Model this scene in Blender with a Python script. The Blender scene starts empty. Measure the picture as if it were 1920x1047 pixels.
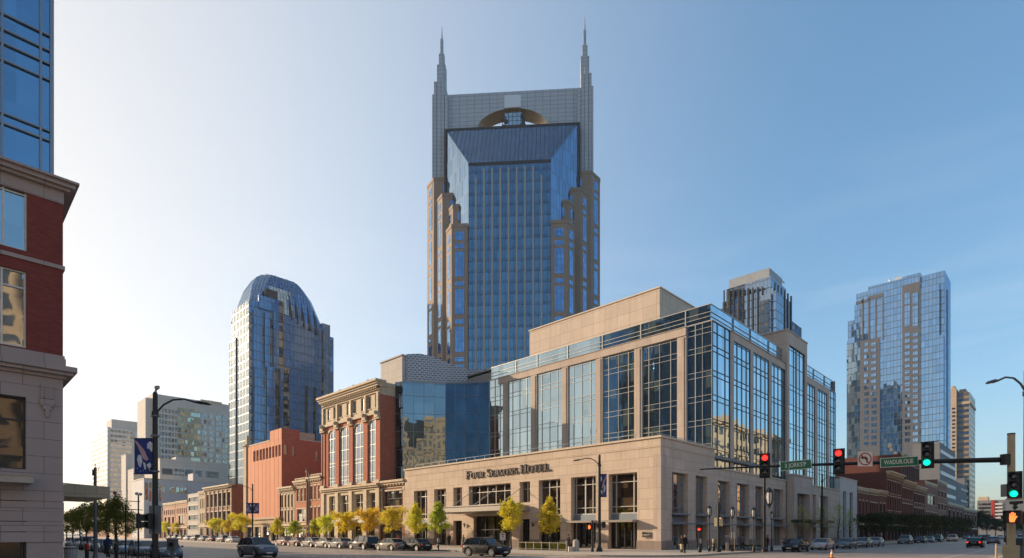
SUN_E=5.0; SKY_E=.15; AIR=1.0; DUST=2.4; OZ=3.2; EXPO=0.6; HAZE=0.00012; SKG=.84; SKK=1.48
import bpy, bmesh, math, random
from mathutils import Vector, Matrix, noise
random.seed(7)
S = bpy.context.scene
COL = S.collection
# ------------------------------------------------------------------ camera frame
FPX = 1072.0; EYE = 2.05; HZ = 1000.0
A = math.radians(44.4)
Fx, Fy = math.cos(A), math.sin(A)
Rx, Ry = Fy, -Fx
def tt(px): return (px-960.0)/FPX
def at(px, D):
    s = tt(px)*D
    return (Fx*D+Rx*s, Fy*D+Ry*s)
def YX(px, X=57.9):
    t = tt(px); return X*(Fy+Ry*t)/(Fx+Rx*t)
def XY(px, Y=33.2):
    t = tt(px); return Y*(Fx+Rx*t)/(Fy+Ry*t)
def dep(x, y): return Fx*x+Fy*y
def zat(py, D): return EYE+(HZ-py)/FPX*D

# ------------------------------------------------------------------ objects
OFF = {}
def thing(name, label, cat, loc=(0,0,0), group=None, rotz=None):
    o = bpy.data.objects.new(name, None); COL.objects.link(o)
    o.empty_display_size = .2
    o.location = loc; o['label'] = label; o['category'] = cat
    if group: o['group'] = group
    if rotz is None: OFF[o.name] = Vector(loc)
    else:
        o.rotation_euler = (0,0,rotz); OFF[o.name] = Vector((0,0,0))
    return o
def tag(o, label, cat, group=None):
    o['label'] = label; o['category'] = cat
    if group: o['group'] = group
    return o
def struct(o): o['kind'] = 'structure'; return o

class MB:
    def __init__(s): s.v=[]; s.f=[]; s.m=[]; s.uv=[]
    def poly(s, pts, m=0, uv=None):
        b=len(s.v); s.v += [tuple(p) for p in pts]
        s.f.append(tuple(range(b,b+len(pts)))); s.m.append(m); s.uv.append(uv)
    def box(s, x0,x1,y0,y1,z0,z1,m=0, skip=''):
        if x0>x1: x0,x1=x1,x0
        if y0>y1: y0,y1=y1,y0
        P=lambda i,j,k:((x0,x1)[i],(y0,y1)[j],(z0,z1)[k])
        F={'b':[(0,0,0),(0,1,0),(1,1,0),(1,0,0)],'t':[(0,0,1),(1,0,1),(1,1,1),(0,1,1)],
           's':[(0,0,0),(1,0,0),(1,0,1),(0,0,1)],'n':[(1,1,0),(0,1,0),(0,1,1),(1,1,1)],
           'w':[(0,1,0),(0,0,0),(0,0,1),(0,1,1)],'e':[(1,0,0),(1,1,0),(1,1,1),(1,0,1)]}
        for k,q in F.items():
            if k in skip: continue
            s.poly([P(*i) for i in q], m)
        return s
    def fb(s, f, s0,s1,z0,z1,d0,d1,m=0):      # box on a facade
        a=f.P(s0,d0); b=f.P(s1,d1)
        if f.ax: return s.box(a[0],b[0],a[1],b[1],z0,z1,m)
        q=[f.P(s0,d0),f.P(s1,d0),f.P(s1,d1),f.P(s0,d1)]
        return s.prism(q,z0,z1,m)
    def prism(s, pts, z0, z1, m=0, mt=None, bottom=True):
        ar=sum(pts[i][0]*pts[(i+1)%len(pts)][1]-pts[(i+1)%len(pts)][0]*pts[i][1] for i in range(len(pts)))
        if ar<0: pts=list(reversed(pts))
        n=len(pts)
        for i in range(n):
            a=pts[i]; b=pts[(i+1)%n]
            s.poly([(a[0],a[1],z0),(b[0],b[1],z0),(b[0],b[1],z1),(a[0],a[1],z1)],m)
        s.poly([(p[0],p[1],z1) for p in pts], m if mt is None else mt)
        if bottom: s.poly([(p[0],p[1],z0) for p in reversed(pts)], m)
        return s
    def tube(s, path, rad, n=8, m=0, cap=True, flat=1.0):
        path=[Vector(p) for p in path]
        if not hasattr(rad,'__len__'): rad=[rad]*len(path)
        rings=[]; up=None
        for i,p in enumerate(path):
            d=(path[min(i+1,len(path)-1)]-path[max(i-1,0)])
            if d.length<1e-9: d=Vector((0,0,1))
            d.normalize()
            if up is None:
                up=Vector((0,0,1)) if abs(d.z)<.9 else Vector((1,0,0))
            x=d.cross(up)
            if x.length<1e-4: x=d.cross(Vector((0,1,0)))
            x.normalize(); y=x.cross(d).normalized(); up=y
            b=len(s.v)
            for k in range(n):
                a=2*math.pi*k/n
                s.v.append(tuple(p+x*math.cos(a)*rad[i]+y*math.sin(a)*rad[i]*flat))
            rings.append(b)
        for i in range(len(rings)-1):
            for k in range(n):
                k2=(k+1)%n
                s.f.append((rings[i]+k,rings[i+1]+k,rings[i+1]+k2,rings[i]+k2)); s.m.append(m); s.uv.append(None)
        if cap:
            s.f.append(tuple(rings[0]+k for k in range(n))); s.m.append(m); s.uv.append(None)
            s.f.append(tuple(rings[-1]+k for k in reversed(range(n)))); s.m.append(m); s.uv.append(None)
        return s
    def cyl(s, x,y,z0,z1,r0,r1=None,n=12,m=0):
        return s.tube([(x,y,z0),(x,y,z1)],[r0,r0 if r1 is None else r1],n,m)
    def lathe(s, x,y, prof, n=16, m=0):
        return s.tube([(x,y,z) for z,r in prof],[r for z,r in prof],n,m)
    def ball(s, c, r, n=10, m=0, sz=1.0):
        k=7
        return s.tube([(c[0],c[1],c[2]-r*sz*math.cos(math.pi*(i+.15)/(k-.7))) for i in range(k)],[max(.002,r*math.sin(math.pi*(i+.15)/(k-.7))) for i in range(k)],n,m)
    def wall(s, f, s0,s1,z0,z1, ops, rd=.4, m=0, mr=None):
        if mr is None: mr=m
        ops=[(min(a,b),max(a,b),c,d) for a,b,c,d in ops]
        S_=sorted({s0,s1}|{o[0] for o in ops}|{o[1] for o in ops}); Z_=sorted({z0,z1}|{o[2] for o in ops}|{o[3] for o in ops})
        S_=[x for x in S_ if s0-1e-6<=x<=s1+1e-6]; Z_=[x for x in Z_ if z0-1e-6<=x<=z1+1e-6]
        for i in range(len(S_)-1):
            j=0
            while j<len(Z_)-1:
                cs=(S_[i]+S_[i+1])/2
                def hole(jj):
                    cz=(Z_[jj]+Z_[jj+1])/2
                    return any(o[0]<cs<o[1] and o[2]<cz<o[3] for o in ops)
                if hole(j): j+=1; continue
                k=j
                while k+1<len(Z_)-1 and not hole(k+1): k+=1
                s.poly([f.V(S_[i],Z_[j]),f.V(S_[i+1],Z_[j]),f.V(S_[i+1],Z_[k+1]),f.V(S_[i],Z_[k+1])],m)
                j=k+1
        for a,b,c,d in ops:
            s.poly([f.V(a,c),f.V(a,c,-rd),f.V(a,d,-rd),f.V(a,d)],mr)
            s.poly([f.V(b,c),f.V(b,d),f.V(b,d,-rd),f.V(b,c,-rd)],mr)
            s.poly([f.V(a,d),f.V(b,d),f.V(b,d,-rd),f.V(a,d,-rd)],mr)
            s.poly([f.V(a,c),f.V(a,c,-rd),f.V(b,c,-rd),f.V(b,c)],mr)
        return s
    def build(s, name, mats, parent=None, smooth=False, keep=False):
        off = OFF.get(parent.name, Vector((0,0,0))) if parent else Vector((0,0,0))
        me=bpy.data.meshes.new(name)
        ox,oy,oz=off
        me.from_pydata([(v[0]-ox,v[1]-oy,v[2]-oz) for v in s.v],[],s.f)
        if not isinstance(mats,(list,tuple)): mats=[mats]
        for m in mats: me.materials.append(m)
        me.polygons.foreach_set('material_index', s.m)
        if smooth: me.polygons.foreach_set('use_smooth',[True]*len(s.f))
        uvl=me.uv_layers.new(name='UVMap').data
        li=0; V=s.v
        me.update()
        for p,uv in zip(me.polygons,s.uv):
            if uv is not None:
                for k,u in enumerate(uv): uvl[p.loop_start+k].uv=u
                continue
            n=p.normal
            if abs(n.z)>.75:
                for li in p.loop_indices:
                    v=V[me.loops[li].vertex_index]; uvl[li].uv=(v[0],v[1])
            else:
                l=math.hypot(n.x,n.y) or 1; tx,ty=-n.y/l,n.x/l
                cz=max(.2,math.sqrt(max(0,1-n.z*n.z)))
                for li in p.loop_indices:
                    v=V[me.loops[li].vertex_index]; uvl[li].uv=(v[0]*tx+v[1]*ty, v[2]/cz)
        o=bpy.data.objects.new(name,me); COL.objects.link(o)
        if parent: o.parent=parent; OFF[o.name]=off
        else: OFF[o.name]=Vector((0,0,0))
        return o

class Fac:
    def __init__(s,O,h,n):
        s.O=O; s.h=h; s.n=n; s.ax=(abs(h[0])<1e-9 or abs(h[1])<1e-9)
    def P(s,a,d=0): return (s.O[0]+s.h[0]*a+s.n[0]*d, s.O[1]+s.h[1]*a+s.n[1]*d)
    def V(s,a,z,d=0): p=s.P(a,d); return (p[0],p[1],z)
def FX(c): return Fac((c,0),(0,1),(-1,0))
def FY(c): return Fac((0,c),(1,0),(0,-1))
def fbetween(p,q):     # facade from p to q, outward on the right-hand side of p->q
    L=math.hypot(q[0]-p[0],q[1]-p[1]); h=((q[0]-p[0])/L,(q[1]-p[1])/L)
    return Fac(p,h,(h[1],-h[0])), L

def clone(root, loc=None, rotz=None, label=None, group=None, color=None, scale=None):
    def cp(o,par):
        c=o.copy(); COL.objects.link(c)
        c.parent=par
        for ch in o.children: cp(ch,c)
        return c
    r=cp(root,None)
    OFF[r.name]=Vector((0,0,0))
    if loc is not None: r.location=loc
    if rotz is not None: r.rotation_euler=(0,0,rotz)
    if scale is not None: r.scale=scale
    if label: r['label']=label
    if group: r['group']=group
    if color is not None: paint(r,color)
    return r
def paint(o,c):
    o.color=(c[0],c[1],c[2],1)
    for ch in o.children: paint(ch,c)

# ------------------------------------------------------------------ materials
class NT:
    def __init__(s,name):
        s.mat=bpy.data.materials.new(name); s.mat.use_nodes=True
        s.t=s.mat.node_tree; s.t.nodes.clear()
        s.out=s.n('ShaderNodeOutputMaterial')
    def n(s,typ,_p=None,**kw):
        nd=s.t.nodes.new(typ)
        for k,v in (_p or {}).items(): setattr(nd,k,v)
        for k,v in kw.items():
            k=k.replace('_',' ')
            s.set(nd,k,v)
        return nd
    def set(s,nd,k,v):
        inp=nd.inputs[int(k)] if k.isdigit() else nd.inputs[k]
        if isinstance(v,bpy.types.NodeSocket): s.t.links.new(v,inp)
        elif isinstance(v,bpy.types.Node): s.t.links.new(v.outputs[0],inp)
        elif isinstance(v,(tuple,list)) and len(v)==3 and inp.type=='RGBA': inp.default_value=(*v,1)
        else: inp.default_value=v
    def m(s,op,a,b=0.0,c=0.0):
        nd=s.t.nodes.new('ShaderNodeMath'); nd.operation=op
        s.set(nd,'0',a); s.set(nd,'1',b); s.set(nd,'2',c)
        return nd.outputs[0]
    def vm(s,op,a,b=(0,0,0)):
        nd=s.t.nodes.new('ShaderNodeVectorMath'); nd.operation=op
        s.set(nd,'0',a)
        if op=='SCALE': s.set(nd,'3',b)
        else: s.set(nd,'1',b)
        return nd.outputs[0]
    def mix(s,f,a,b):
        nd=s.t.nodes.new('ShaderNodeMix'); nd.data_type='RGBA'
        s.set(nd,'0',f); s.set(nd,'6',a); s.set(nd,'7',b)
        return nd.outputs[2]
    def noise(s,vec,scale,detail=3,rough=.6):
        nd=s.n('ShaderNodeTexNoise'); s.set(nd,'Vector',vec); nd.inputs['Scale'].default_value=scale
        nd.inputs['Detail'].default_value=detail; nd.inputs['Roughness'].default_value=rough
        return nd.outputs[0]
    def ramp(s,f,a,b):
        nd=s.t.nodes.new('ShaderNodeMapRange'); s.set(nd,'0',f)
        nd.inputs[1].default_value=a; nd.inputs[2].default_value=b
        return nd.outputs[0]
    def end(s,sh): s.t.links.new(sh.outputs[0] if isinstance(sh,bpy.types.Node) else sh, s.out.inputs[0]); return s.mat
    def pos(s): return s.n('ShaderNodeNewGeometry').outputs['Position']
    def uv(s): return s.n('ShaderNodeTexCoord').outputs['UV']
def mul(c,k): return tuple(min(1,x*k) for x in c)

def plain(name,c,rough=.6,metal=0,var=.12,scale=3.0,spec=.4,bump=0):
    N=NT(name); p=N.n('ShaderNodeTexCoord').outputs['Object']
    f=N.noise(p,scale,4)
    col=N.mix(N.ramp(f,.3,.7),mul(c,1-var),mul(c,1+var))
    b=N.n('ShaderNodeBsdfPrincipled',Base_Color=col,Roughness=rough,Metallic=metal)
    b.inputs['Specular IOR Level'].default_value=spec
    if bump:
        N.set(b,'Normal',N.n('ShaderNodeBump',Height=N.noise(p,scale*8,3),Strength=bump,Distance=.02).outputs[0])
    return N.end(b)

def masonry(name,c,bw,bh,mort=.012,mc=None,var=.10,off=.5,stain=.12,rough=.85,bump=.3):
    N=NT(name); uv=N.uv(); p=N.pos()
    b=N.n('ShaderNodeTexBrick',Vector=uv,Color1=mul(c,1-var),Color2=mul(c,1+var),Mortar=mc or mul(c,.55),Scale=1.0,Mortar_Size=mort,Mortar_Smooth=.1,Bias=0.0,Brick_Width=bw,Row_Height=bh)
    b.offset=off
    n1=N.noise(p,.35,5,.65); n2=N.noise(p,4.0,3)
    # rain streaks: noise stretched vertically
    st=N.noise(N.vm('MULTIPLY',p,(1.3,1.3,.12)),1.0,4,.7)
    col=N.mix(N.m('MULTIPLY',N.ramp(n1,.35,.75),stain),b.outputs[0],mul(c,.55))
    col=N.mix(N.m('MULTIPLY',N.ramp(st,.5,.8),stain*1.5),col,mul(c,.5))
    col=N.mix(N.m('MULTIPLY',N.ramp(n2,.4,.8),.10),col,mul(c,1.3))
    bs=N.n('ShaderNodeBsdfPrincipled',Base_Color=col,Roughness=rough)
    bs.inputs['Specular IOR Level'].default_value=.25
    if bump: N.set(bs,'Normal',N.n('ShaderNodeBump',Height=N.m('MULTIPLY',b.outputs[1],-1.0),Strength=bump,Distance=.01).outputs[0])
    return N.end(bs)

def glassmat(name,cw=1.4,ch=1.6,tint=(.5,.65,.8),refl=.5,inner=(.02,.03,.035),blind=(.12,.13,.12),pblind=.12,
             mull=None,mw=.0,mh=.0,span=0.0,spancol=None,tilt=.006,wob=.02,wscale=.25,rough=.02,u0=0.0,v0=0.0,drawn=True):
    N=NT(name); uv=N.uv(); sp=N.n('ShaderNodeSeparateXYZ'); N.set(sp,'0',uv)
    u=N.m('DIVIDE',N.m('SUBTRACT',sp.outputs[0],u0),cw); v=N.m('DIVIDE',N.m('SUBTRACT',sp.outputs[1],v0),ch)
    fu=N.m('FLOOR',u); fv=N.m('FLOOR',v); ru=N.m('FRACT',u); rv=N.m('FRACT',v)
    cx=N.n('ShaderNodeCombineXYZ'); N.set(cx,'0',fu); N.set(cx,'1',fv)
    wn=N.n('ShaderNodeTexWhiteNoise',{'noise_dimensions':'3D'}); N.set(wn,'Vector',cx.outputs[0])
    rnd=wn.outputs[0]; rc=wn.outputs[1]
    g=N.n('ShaderNodeNewGeometry'); p=g.outputs['Position']
    # slightly uneven panes: per-pane tilt plus broad waviness
    t1=N.vm('SCALE',N.vm('SUBTRACT',rc,(.5,.5,.5)),tilt*2)
    nz=N.n('ShaderNodeTexNoise'); N.set(nz,'Vector',p); nz.inputs['Scale'].default_value=wscale; nz.inputs['Detail'].default_value=2
    t2=N.vm('SCALE',N.vm('SUBTRACT',nz.outputs[1],(.5,.5,.5)),wob*2)
    nrm=N.vm('NORMALIZE',N.vm('ADD',N.vm('ADD',g.outputs['Normal'],t1),t2))
    pv=N.m('ADD',.78,N.m('MULTIPLY',N.n('ShaderNodeSeparateColor',Color=rc).outputs[0],.30)); gl=N.n('ShaderNodeBsdfGlossy',Color=N.vm('SCALE',tint,pv),Roughness=rough); N.set(gl,'Normal',nrm)
    # interior seen through the glass
    isb=N.m('LESS_THAN',rnd,pblind)
    if drawn:
        hb=N.m('GREATER_THAN',rv,N.m('MULTIPLY',N.n('ShaderNodeSeparateColor',Color=rc).outputs[1],.8))
        isb=N.m('MULTIPLY',isb,hb)
    ic=N.mix(isb,N.mix(N.noise(p,1.1,3),mul(inner,.5),mul(inner,1.6)),blind)
    if span:
        ss=N.m('LESS_THAN',rv,span)
        ic=N.mix(ss,ic,spancol or mul(inner,1.5))
    di=N.n('ShaderNodeBsdfDiffuse',Color=ic)
    fr=N.n('ShaderNodeLayerWeight',Blend=.35); N.set(fr,'Normal',nrm)
    rf=N.m('ADD',refl,N.m('MULTIPLY',fr.outputs[1],(1-refl)*.55))
    if span: rf=N.m('SUBTRACT',rf,N.m('MULTIPLY',ss,.12))
    sh=N.n('ShaderNodeMixShader'); N.set(sh,'0',rf); N.set(sh,'1',di); N.set(sh,'2',gl)
    if mull and (mw or mh):
        mk=N.m('MAXIMUM',N.m('LESS_THAN',ru,mw/cw) if mw else 0.0,N.m('LESS_THAN',rv,mh/ch) if mh else 0.0)
        mb=N.n('ShaderNodeBsdfPrincipled',Base_Color=mull,Roughness=.45,Metallic=.3)
        s2=N.n('ShaderNodeMixShader'); N.set(s2,'0',mk); N.set(s2,'1',sh); N.set(s2,'2',mb); sh=s2
    return N.end(sh)

def emis(name,c,k):
    N=NT(name); b=N.n('ShaderNodeBsdfPrincipled',Base_Color=mul(c,.5),Roughness=.3)
    b.inputs['Emission Color'].default_value=(*c,1); b.inputs['Emission Strength'].default_value=k
    return N.end(b)

M={}
M['limestone']=masonry('limestone',(.575,.455,.355),2.4,1.2,.024,(.33,.26,.2),.075,.5,.34)
M['limestone_panel']=masonry('limestone_panel',(.56,.45,.36),2.45,2.0,.03,(.28,.22,.17),.07,0,.26)
M['limestone_plain']=masonry('limestone_plain',(.50,.405,.335),2.4,2.4,.02,(.30,.24,.19),.07,0,.30)
M['plinth']=masonry('plinth_granite',(.26,.205,.175),1.55,1.2,.02,(.12,.1,.09),.08,0,.1)
M['coping']=plain('coping_stone',(.56,.46,.35),.8)
M['redbrick']=masonry('red_brick',(.42,.125,.07),.45,.16,.016,(.24,.1,.07),.16,.5,.16)
M['redbrick2']=masonry('orange_brick',(.46,.17,.09),.5,.18,.016,(.34,.17,.11),.12,.5,.14)
M['redpanel']=masonry('terracotta_panel',(.60,.26,.15),2.35,60.,.14,(.25,.09,.05),.05,0,.15)
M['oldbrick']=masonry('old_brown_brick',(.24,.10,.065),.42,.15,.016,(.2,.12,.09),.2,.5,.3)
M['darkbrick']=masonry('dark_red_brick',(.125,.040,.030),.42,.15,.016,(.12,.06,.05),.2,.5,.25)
M['pinkbrick']=masonry('pale_pink_brick',(.44,.25,.18),.5,.18,.014,(.35,.22,.16),.1,.5,.15)
M['tanstone']=masonry('tan_stone',(.47,.36,.25),1.1,.55,.015,(.25,.19,.14),.06,.5,.22)
M['trim']=plain('carved_stone_trim',(.50,.40,.28),.8,0,.2,2.0)
M['whitewall']=masonry('white_painted_wall',(.52,.50,.49),1.8,1.2,.015,(.35,.34,.34),.03,0,.12)
M['lilacwall']=masonry('pale_grey_wall',(.50,.46,.47),6,4,.03,(.4,.37,.38),.02,0,.1)
M['concrete']=masonry('pale_concrete',(.47,.43,.39),3.0,1.6,.03,(.3,.27,.25),.03,0,.15)
M['greyconc']=masonry('grey_concrete',(.17,.17,.18),3.2,3.0,.04,(.17,.17,.18),.03,0,.15)
M['towerstone']=masonry('tower_granite',(.26,.205,.17),1.2,.65,.05,(.24,.17,.13),.07,.5,.06)
M['towergrey']=masonry('tower_metal_panel',(.37,.40,.44),2.9,1.6,.08,(.18,.19,.22),.04,0,.05,.5,.0)
M['mauvestone']=masonry('mauve_limestone',(.33,.265,.245),1.5,.8,.014,(.17,.13,.12),.03,.5,.08)
M['mauvebrick']=masonry('deep_red_brick',(.20,.045,.035),.3,.085,.010,(.12,.04,.035),.15,.5,.1)
M['towerfin']=plain('stone_fin',(.33,.31,.29),.6,0,.05)
M['frame']=plain('window_frame_light',(.48,.46,.42),.4,.3,.05)
M['frameblue']=plain('window_frame_grey',(.22,.25,.29),.4,.4,.05)
M['framemid']=plain('window_frame_bronze',(.09,.095,.10),.4,.3,.05)
M['framedark']=plain('window_frame_dark',(.03,.03,.035),.4,.2,.05)
M['metal']=plain('canopy_metal',(.30,.27,.24),.4,.3,.06)
M['black']=plain('black_painted_metal',(.012,.012,.013),.4,.1,.1)
M['polegrey']=plain('grey_pole_metal',(.12,.12,.125),.45,.3,.1)
M['poletan']=plain('tan_painted_pole',(.36,.28,.17),.5,0,.1)
M['roof']=plain('roof_membrane',(.22,.21,.20),.9)
M['letter']=plain('bronze_letter',(.05,.04,.032),.4,.5,.1)
M['awning']=plain('white_awning_canvas',(.62,.58,.5),.8)
M['rubber']=plain('tyre_rubber',(.015,.015,.016),.8)
M['rim']=plain('alloy_rim',(.5,.5,.52),.3,.8,.05)
M['chrome']=plain('chrome_trim',(.6,.6,.62),.2,.9,.02)
M['lens']=plain('headlamp_lens',(.55,.57,.6),.08,.2,.05,3,.8)
M['tail']=plain('tail_lamp_lens',(.35,.015,.01),.15,0,.05,3,.7)
M['taillit']=emis('tail_lamp_lit',(1,.03,.02),1.6)
M['plate']=plain('number_plate',(.6,.6,.58),.5)
M['white']=plain('white_paint',(.7,.69,.66),.6)
M['signgreen']=plain('street_sign_green',(.0,.13,.075),.5,0,.05)
M['coneorange']=plain('cone_orange',(.75,.25,.04),.6)
M['signwhite']=plain('sign_white',(.62,.57,.5),.5,0,.08)
M['signred']=plain('sign_red',(.35,.03,.02),.5)
M['redlamp']=emis('red_signal_lamp',(1,.02,.015),2.2)
M['greenlamp']=emis('green_signal_lamp',(.0,.85,.45),1.25)
M['orangelamp']=emis('orange_hand_lamp',(1,.16,.03),1.7)
M['litcream']=plain('cream_signal_housing',(.62,.5,.28),.5)
M['lamppane']=plain('lantern_glass',(.55,.55,.55),.25)
M['bannerblue']=plain('banner_blue',(.025,.035,.16),.8,0,.15)
M['bannerpink']=plain('banner_pink',(.42,.25,.27),.8,0,.15)
M['bannerwhite']=plain('banner_pale',(.5,.5,.55),.8,0,.2)
M['bark']=plain('bark',(.085,.065,.05),.9,0,.3,12,.2,.4)
M['darkglass']=glassmat('dark_shop_glass',1.1,1.5,(.8,.85,.9),.10,(.012,.012,.012),(.09,.07,.05),.15,wob=.01)
M['doorvoid']=plain('dark_entrance_glass',(.012,.011,.010),.12,0,.3,.6,.6)
M['hotelglass']=glassmat('hotel_glass',1.3,3.28,(.66,.84,.93),.42,(.016,.024,.022),(.085,.11,.095),.35,tilt=.004,wob=.008,wscale=.12,v0=23.75)
M['hotelglass_side']=glassmat('hotel_glass_side',1.1,3.28,(.70,.88,1.0),.62,(.03,.04,.045),(.10,.12,.12),.2,tilt=.006,wob=.012,wscale=.12,v0=23.75)
M['linkglass']=glassmat('link_glass',2.2,3.3,(.46,.58,.66),.40,(.015,.02,.025),(.06,.07,.07),.1,tilt=.006,wob=.010,wscale=.35)
M['podglass']=glassmat('podium_glass',.95,2.1,(.7,.7,.7),.10,(.014,.011,.008),(.075,.05,.03),.3,tilt=.006,wob=.02,wscale=.4)
M['podglass_side']=glassmat('podium_side_glass',1.4,4.0,(.95,.9,.85),.55,(.012,.011,.010),(.05,.04,.03),.1,tilt=.01,wob=.03,wscale=.5)
M['oldglass']=glassmat('old_window_glass',1.2,1.6,(.75,.78,.8),.2,(.02,.018,.016),(.2,.17,.12),.22,tilt=.02,wob=.02,wscale=.5)
M['brickbay']=glassmat('tall_bay_glass',1.0,3.2,(.50,.57,.66),.32,(.02,.02,.02),(.12,.11,.09),.15,tilt=.012,wob=.02,wscale=.3)
M['leftglass']=glassmat('corner_tower_glass',1.4,3.6,(.42,.62,.85),.42,(.02,.04,.07),(.05,.08,.12),.25,tilt=.008,wob=.01,wscale=.3)
M['leftwin']=glassmat('brick_window_glass',1.0,2.0,(.60,.66,.70),.5,(.02,.03,.04),(.05,.06,.07),.1,tilt=.010,wob=.014,wscale=.6)
M['leftlow']=glassmat('stone_window_glass',1.0,2.0,(.6,.6,.6),.12,(.015,.017,.02),(.03,.03,.03),.1,tilt=.010,wob=.014,wscale=.6)
M['towerglass']=glassmat('tower_blue_glass',1.48,3.95,(.24,.385,.50),.55,(.008,.04,.08),(.03,.075,.15),.2,mull=(.03,.07,.13),mw=.10,mh=.16,span=.30,spancol=(.006,.02,.05),tilt=.01,wob=.012,wscale=.08,drawn=False)
M['towerdiag']=glassmat('tower_side_glass',1.6,5.9,(.34,.50,.68),.55,(.012,.035,.08),(.03,.07,.13),.15,mull=(.03,.06,.10),mw=.16,mh=.14,tilt=.012,wob=.012,drawn=False)
M['towerroof']=glassmat('tower_roof_glass',1.55,2.1,(.25,.38,.52),.45,(.012,.02,.035),(.02,.03,.05),.1,mull=(.015,.022,.035),mw=.16,mh=.08,tilt=.006,wob=.01,drawn=False)
M['towerwin']=glassmat('tower_window_glass',1.4,2.0,(.30,.52,.82),.58,(.01,.03,.07),(.04,.08,.14),.2,mull=(.02,.04,.07),mw=.09,mh=.07,tilt=.012,wob=.01)
M['domeglass']=glassmat('domed_tower_glass',1.6,3.6,(.34,.52,.76),.16,(.06,.16,.30),(.09,.19,.31),.2,mull=(.02,.05,.10),mw=.18,mh=.30,tilt=.01,wob=.012,wscale=.05,drawn=False)
M['domeroof']=glassmat('dome_roof_glass',1.3,2.2,(.30,.46,.66),.5,(.03,.06,.10),(.03,.05,.08),.1,mull=(.03,.05,.08),mw=.2,mh=.12,tilt=.012,wob=.01,drawn=False)
M['paleglass']=glassmat('pale_glass',1.6,3.6,(.30,.40,.48),.2,(.035,.055,.075),(.08,.095,.10),.3,mull=(.03,.04,.05),mw=.2,mh=.35,tilt=.012,wob=.01,drawn=False)
M['stripdark']=glassmat('dark_recess_glass',1.3,3.6,(.3,.4,.5),.25,(.012,.016,.02),(.10,.075,.045),.22,mull=(.02,.025,.03),mw=.1,mh=.3,tilt=.02)
M['stripwarm']=glassmat('balcony_recess_glass',1.6,3.6,(.5,.5,.5),.18,(.02,.02,.02),(.34,.24,.14),.7,mull=(.03,.03,.03),mw=.1,mh=.5,tilt=.02)
M['midglass']=glassmat('mid_tower_glass',1.5,3.5,(.45,.58,.72),.5,(.03,.04,.05),(.16,.16,.15),.35,mull=(.10,.11,.12),mw=.16,mh=.35,tilt=.02,drawn=False)
M['midpale']=glassmat('mid_crown_glass',2.0,2.0,(.6,.68,.75),.5,(.2,.21,.22),(.35,.36,.36),.4,mull=(.3,.32,.34),mw=.15,mh=.15,tilt=.02,drawn=False)
M['rightglass']=glassmat('right_tower_glass',1.6,3.6,(.40,.60,.84),.60,(.02,.045,.075),(.10,.14,.17),.3,mull=(.06,.09,.12),mw=.14,mh=.3,tilt=.014,wob=.014,wscale=.05,drawn=False)
M['rightstone_shade']=masonry('right_tower_stone_shade',(.10,.108,.13),2.4,1.8,.05,(.17,.16,.16),.05,0,.08)  # cool dark tone puts shade into the colour of the sunlit face
M['tanwin']=glassmat('tan_tower_glass',3.0,3.4,(.7,.75,.8),.3,(.03,.03,.03),(.12,.1,.08),.3,mull=(.33,.24,.17),mw=.25,mh=1.5,tilt=.02,drawn=False)
M['whitewin']=glassmat('white_tower_glass',2.4,3.4,(.75,.78,.8),.35,(.09,.09,.085),(.2,.19,.17),.35,mull=(.50,.46,.41),mw=.28,mh=1.6,tilt=.02,drawn=False)
M['gridwin']=glassmat('grid_tower_glass',1.7,3.3,(.7,.75,.75),.25,(.04,.045,.05),(.2,.18,.13),.22,mull=(.40,.38,.35),mw=.35,mh=1.1,tilt=.03,drawn=False)
M['gridgreen']=glassmat('grid_green_glass',1.7,3.3,(.7,.78,.68),.35,(.08,.10,.085),(.42,.38,.22),.4,mull=(.22,.26,.23),mw=.2,mh=.9,tilt=.03,drawn=False)
M['backglass']=glassmat('back_office_glass',1.6,3.6,(.7,.8,.85),.4,(.02,.02,.02),(.12,.1,.08),.3,mull=(.46,.36,.24),mw=.5,mh=1.3,tilt=.01,drawn=False)
# car paint takes its colour from the object
N=NT('car_paint'); oi=N.n('ShaderNodeObjectInfo')
b=N.n('ShaderNodeBsdfPrincipled',Roughness=.55,Metallic=.0); N.set(b,'Base Color',oi.outputs['Color']); b.inputs['Specular IOR Level'].default_value=.1; b.inputs['Coat Weight'].default_value=.5; b.inputs['Coat Roughness'].default_value=.02
M['paint']=N.end(b)
M['carglass']=plain('car_glass',(.010,.014,.018),.02,0,.1,2,.45)
def cloth(name,c): return plain(name,c,.9,0,.15,10)
M['skin']=plain('skin',(.40,.23,.16),.6,0,.05)
M['hair']=plain('dark_hair',(.03,.02,.015),.7)

def leafmat(name,c1,c2,c3,trans=.35):
    N=NT(name); g=N.n('ShaderNodeNewGeometry'); r=g.outputs['Random Per Island']
    f=N.noise(g.outputs['Position'],1.2,3)
    oi=N.n('ShaderNodeObjectInfo')
    col=N.mix(N.ramp(f,.35,.65),N.mix(r,c1,c2),N.mix(r,c2,c3))
    hs=N.n('ShaderNodeHueSaturation'); N.set(hs,'Color',col)
    N.set(hs,'Hue',N.m('ADD',.478,N.m('MULTIPLY',oi.outputs['Random'],.045)))
    N.set(hs,'Value',N.m('ADD',.8,N.m('MULTIPLY',r,.4)))
    d=N.n('ShaderNodeBsdfPrincipled',Base_Color=hs.outputs[0],Roughness=.6); d.inputs['Specular IOR Level'].default_value=.2
    t=N.n('ShaderNodeBsdfTranslucent',Color=hs.outputs[0])
    s=N.n('ShaderNodeMixShader'); N.set(s,'0',trans); N.set(s,'1',d); N.set(s,'2',t)
    return N.end(s)
M['leafyellow']=leafmat('yellow_leaves',(.66,.56,.04),(.78,.66,.07),(.48,.50,.05),.5)
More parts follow.
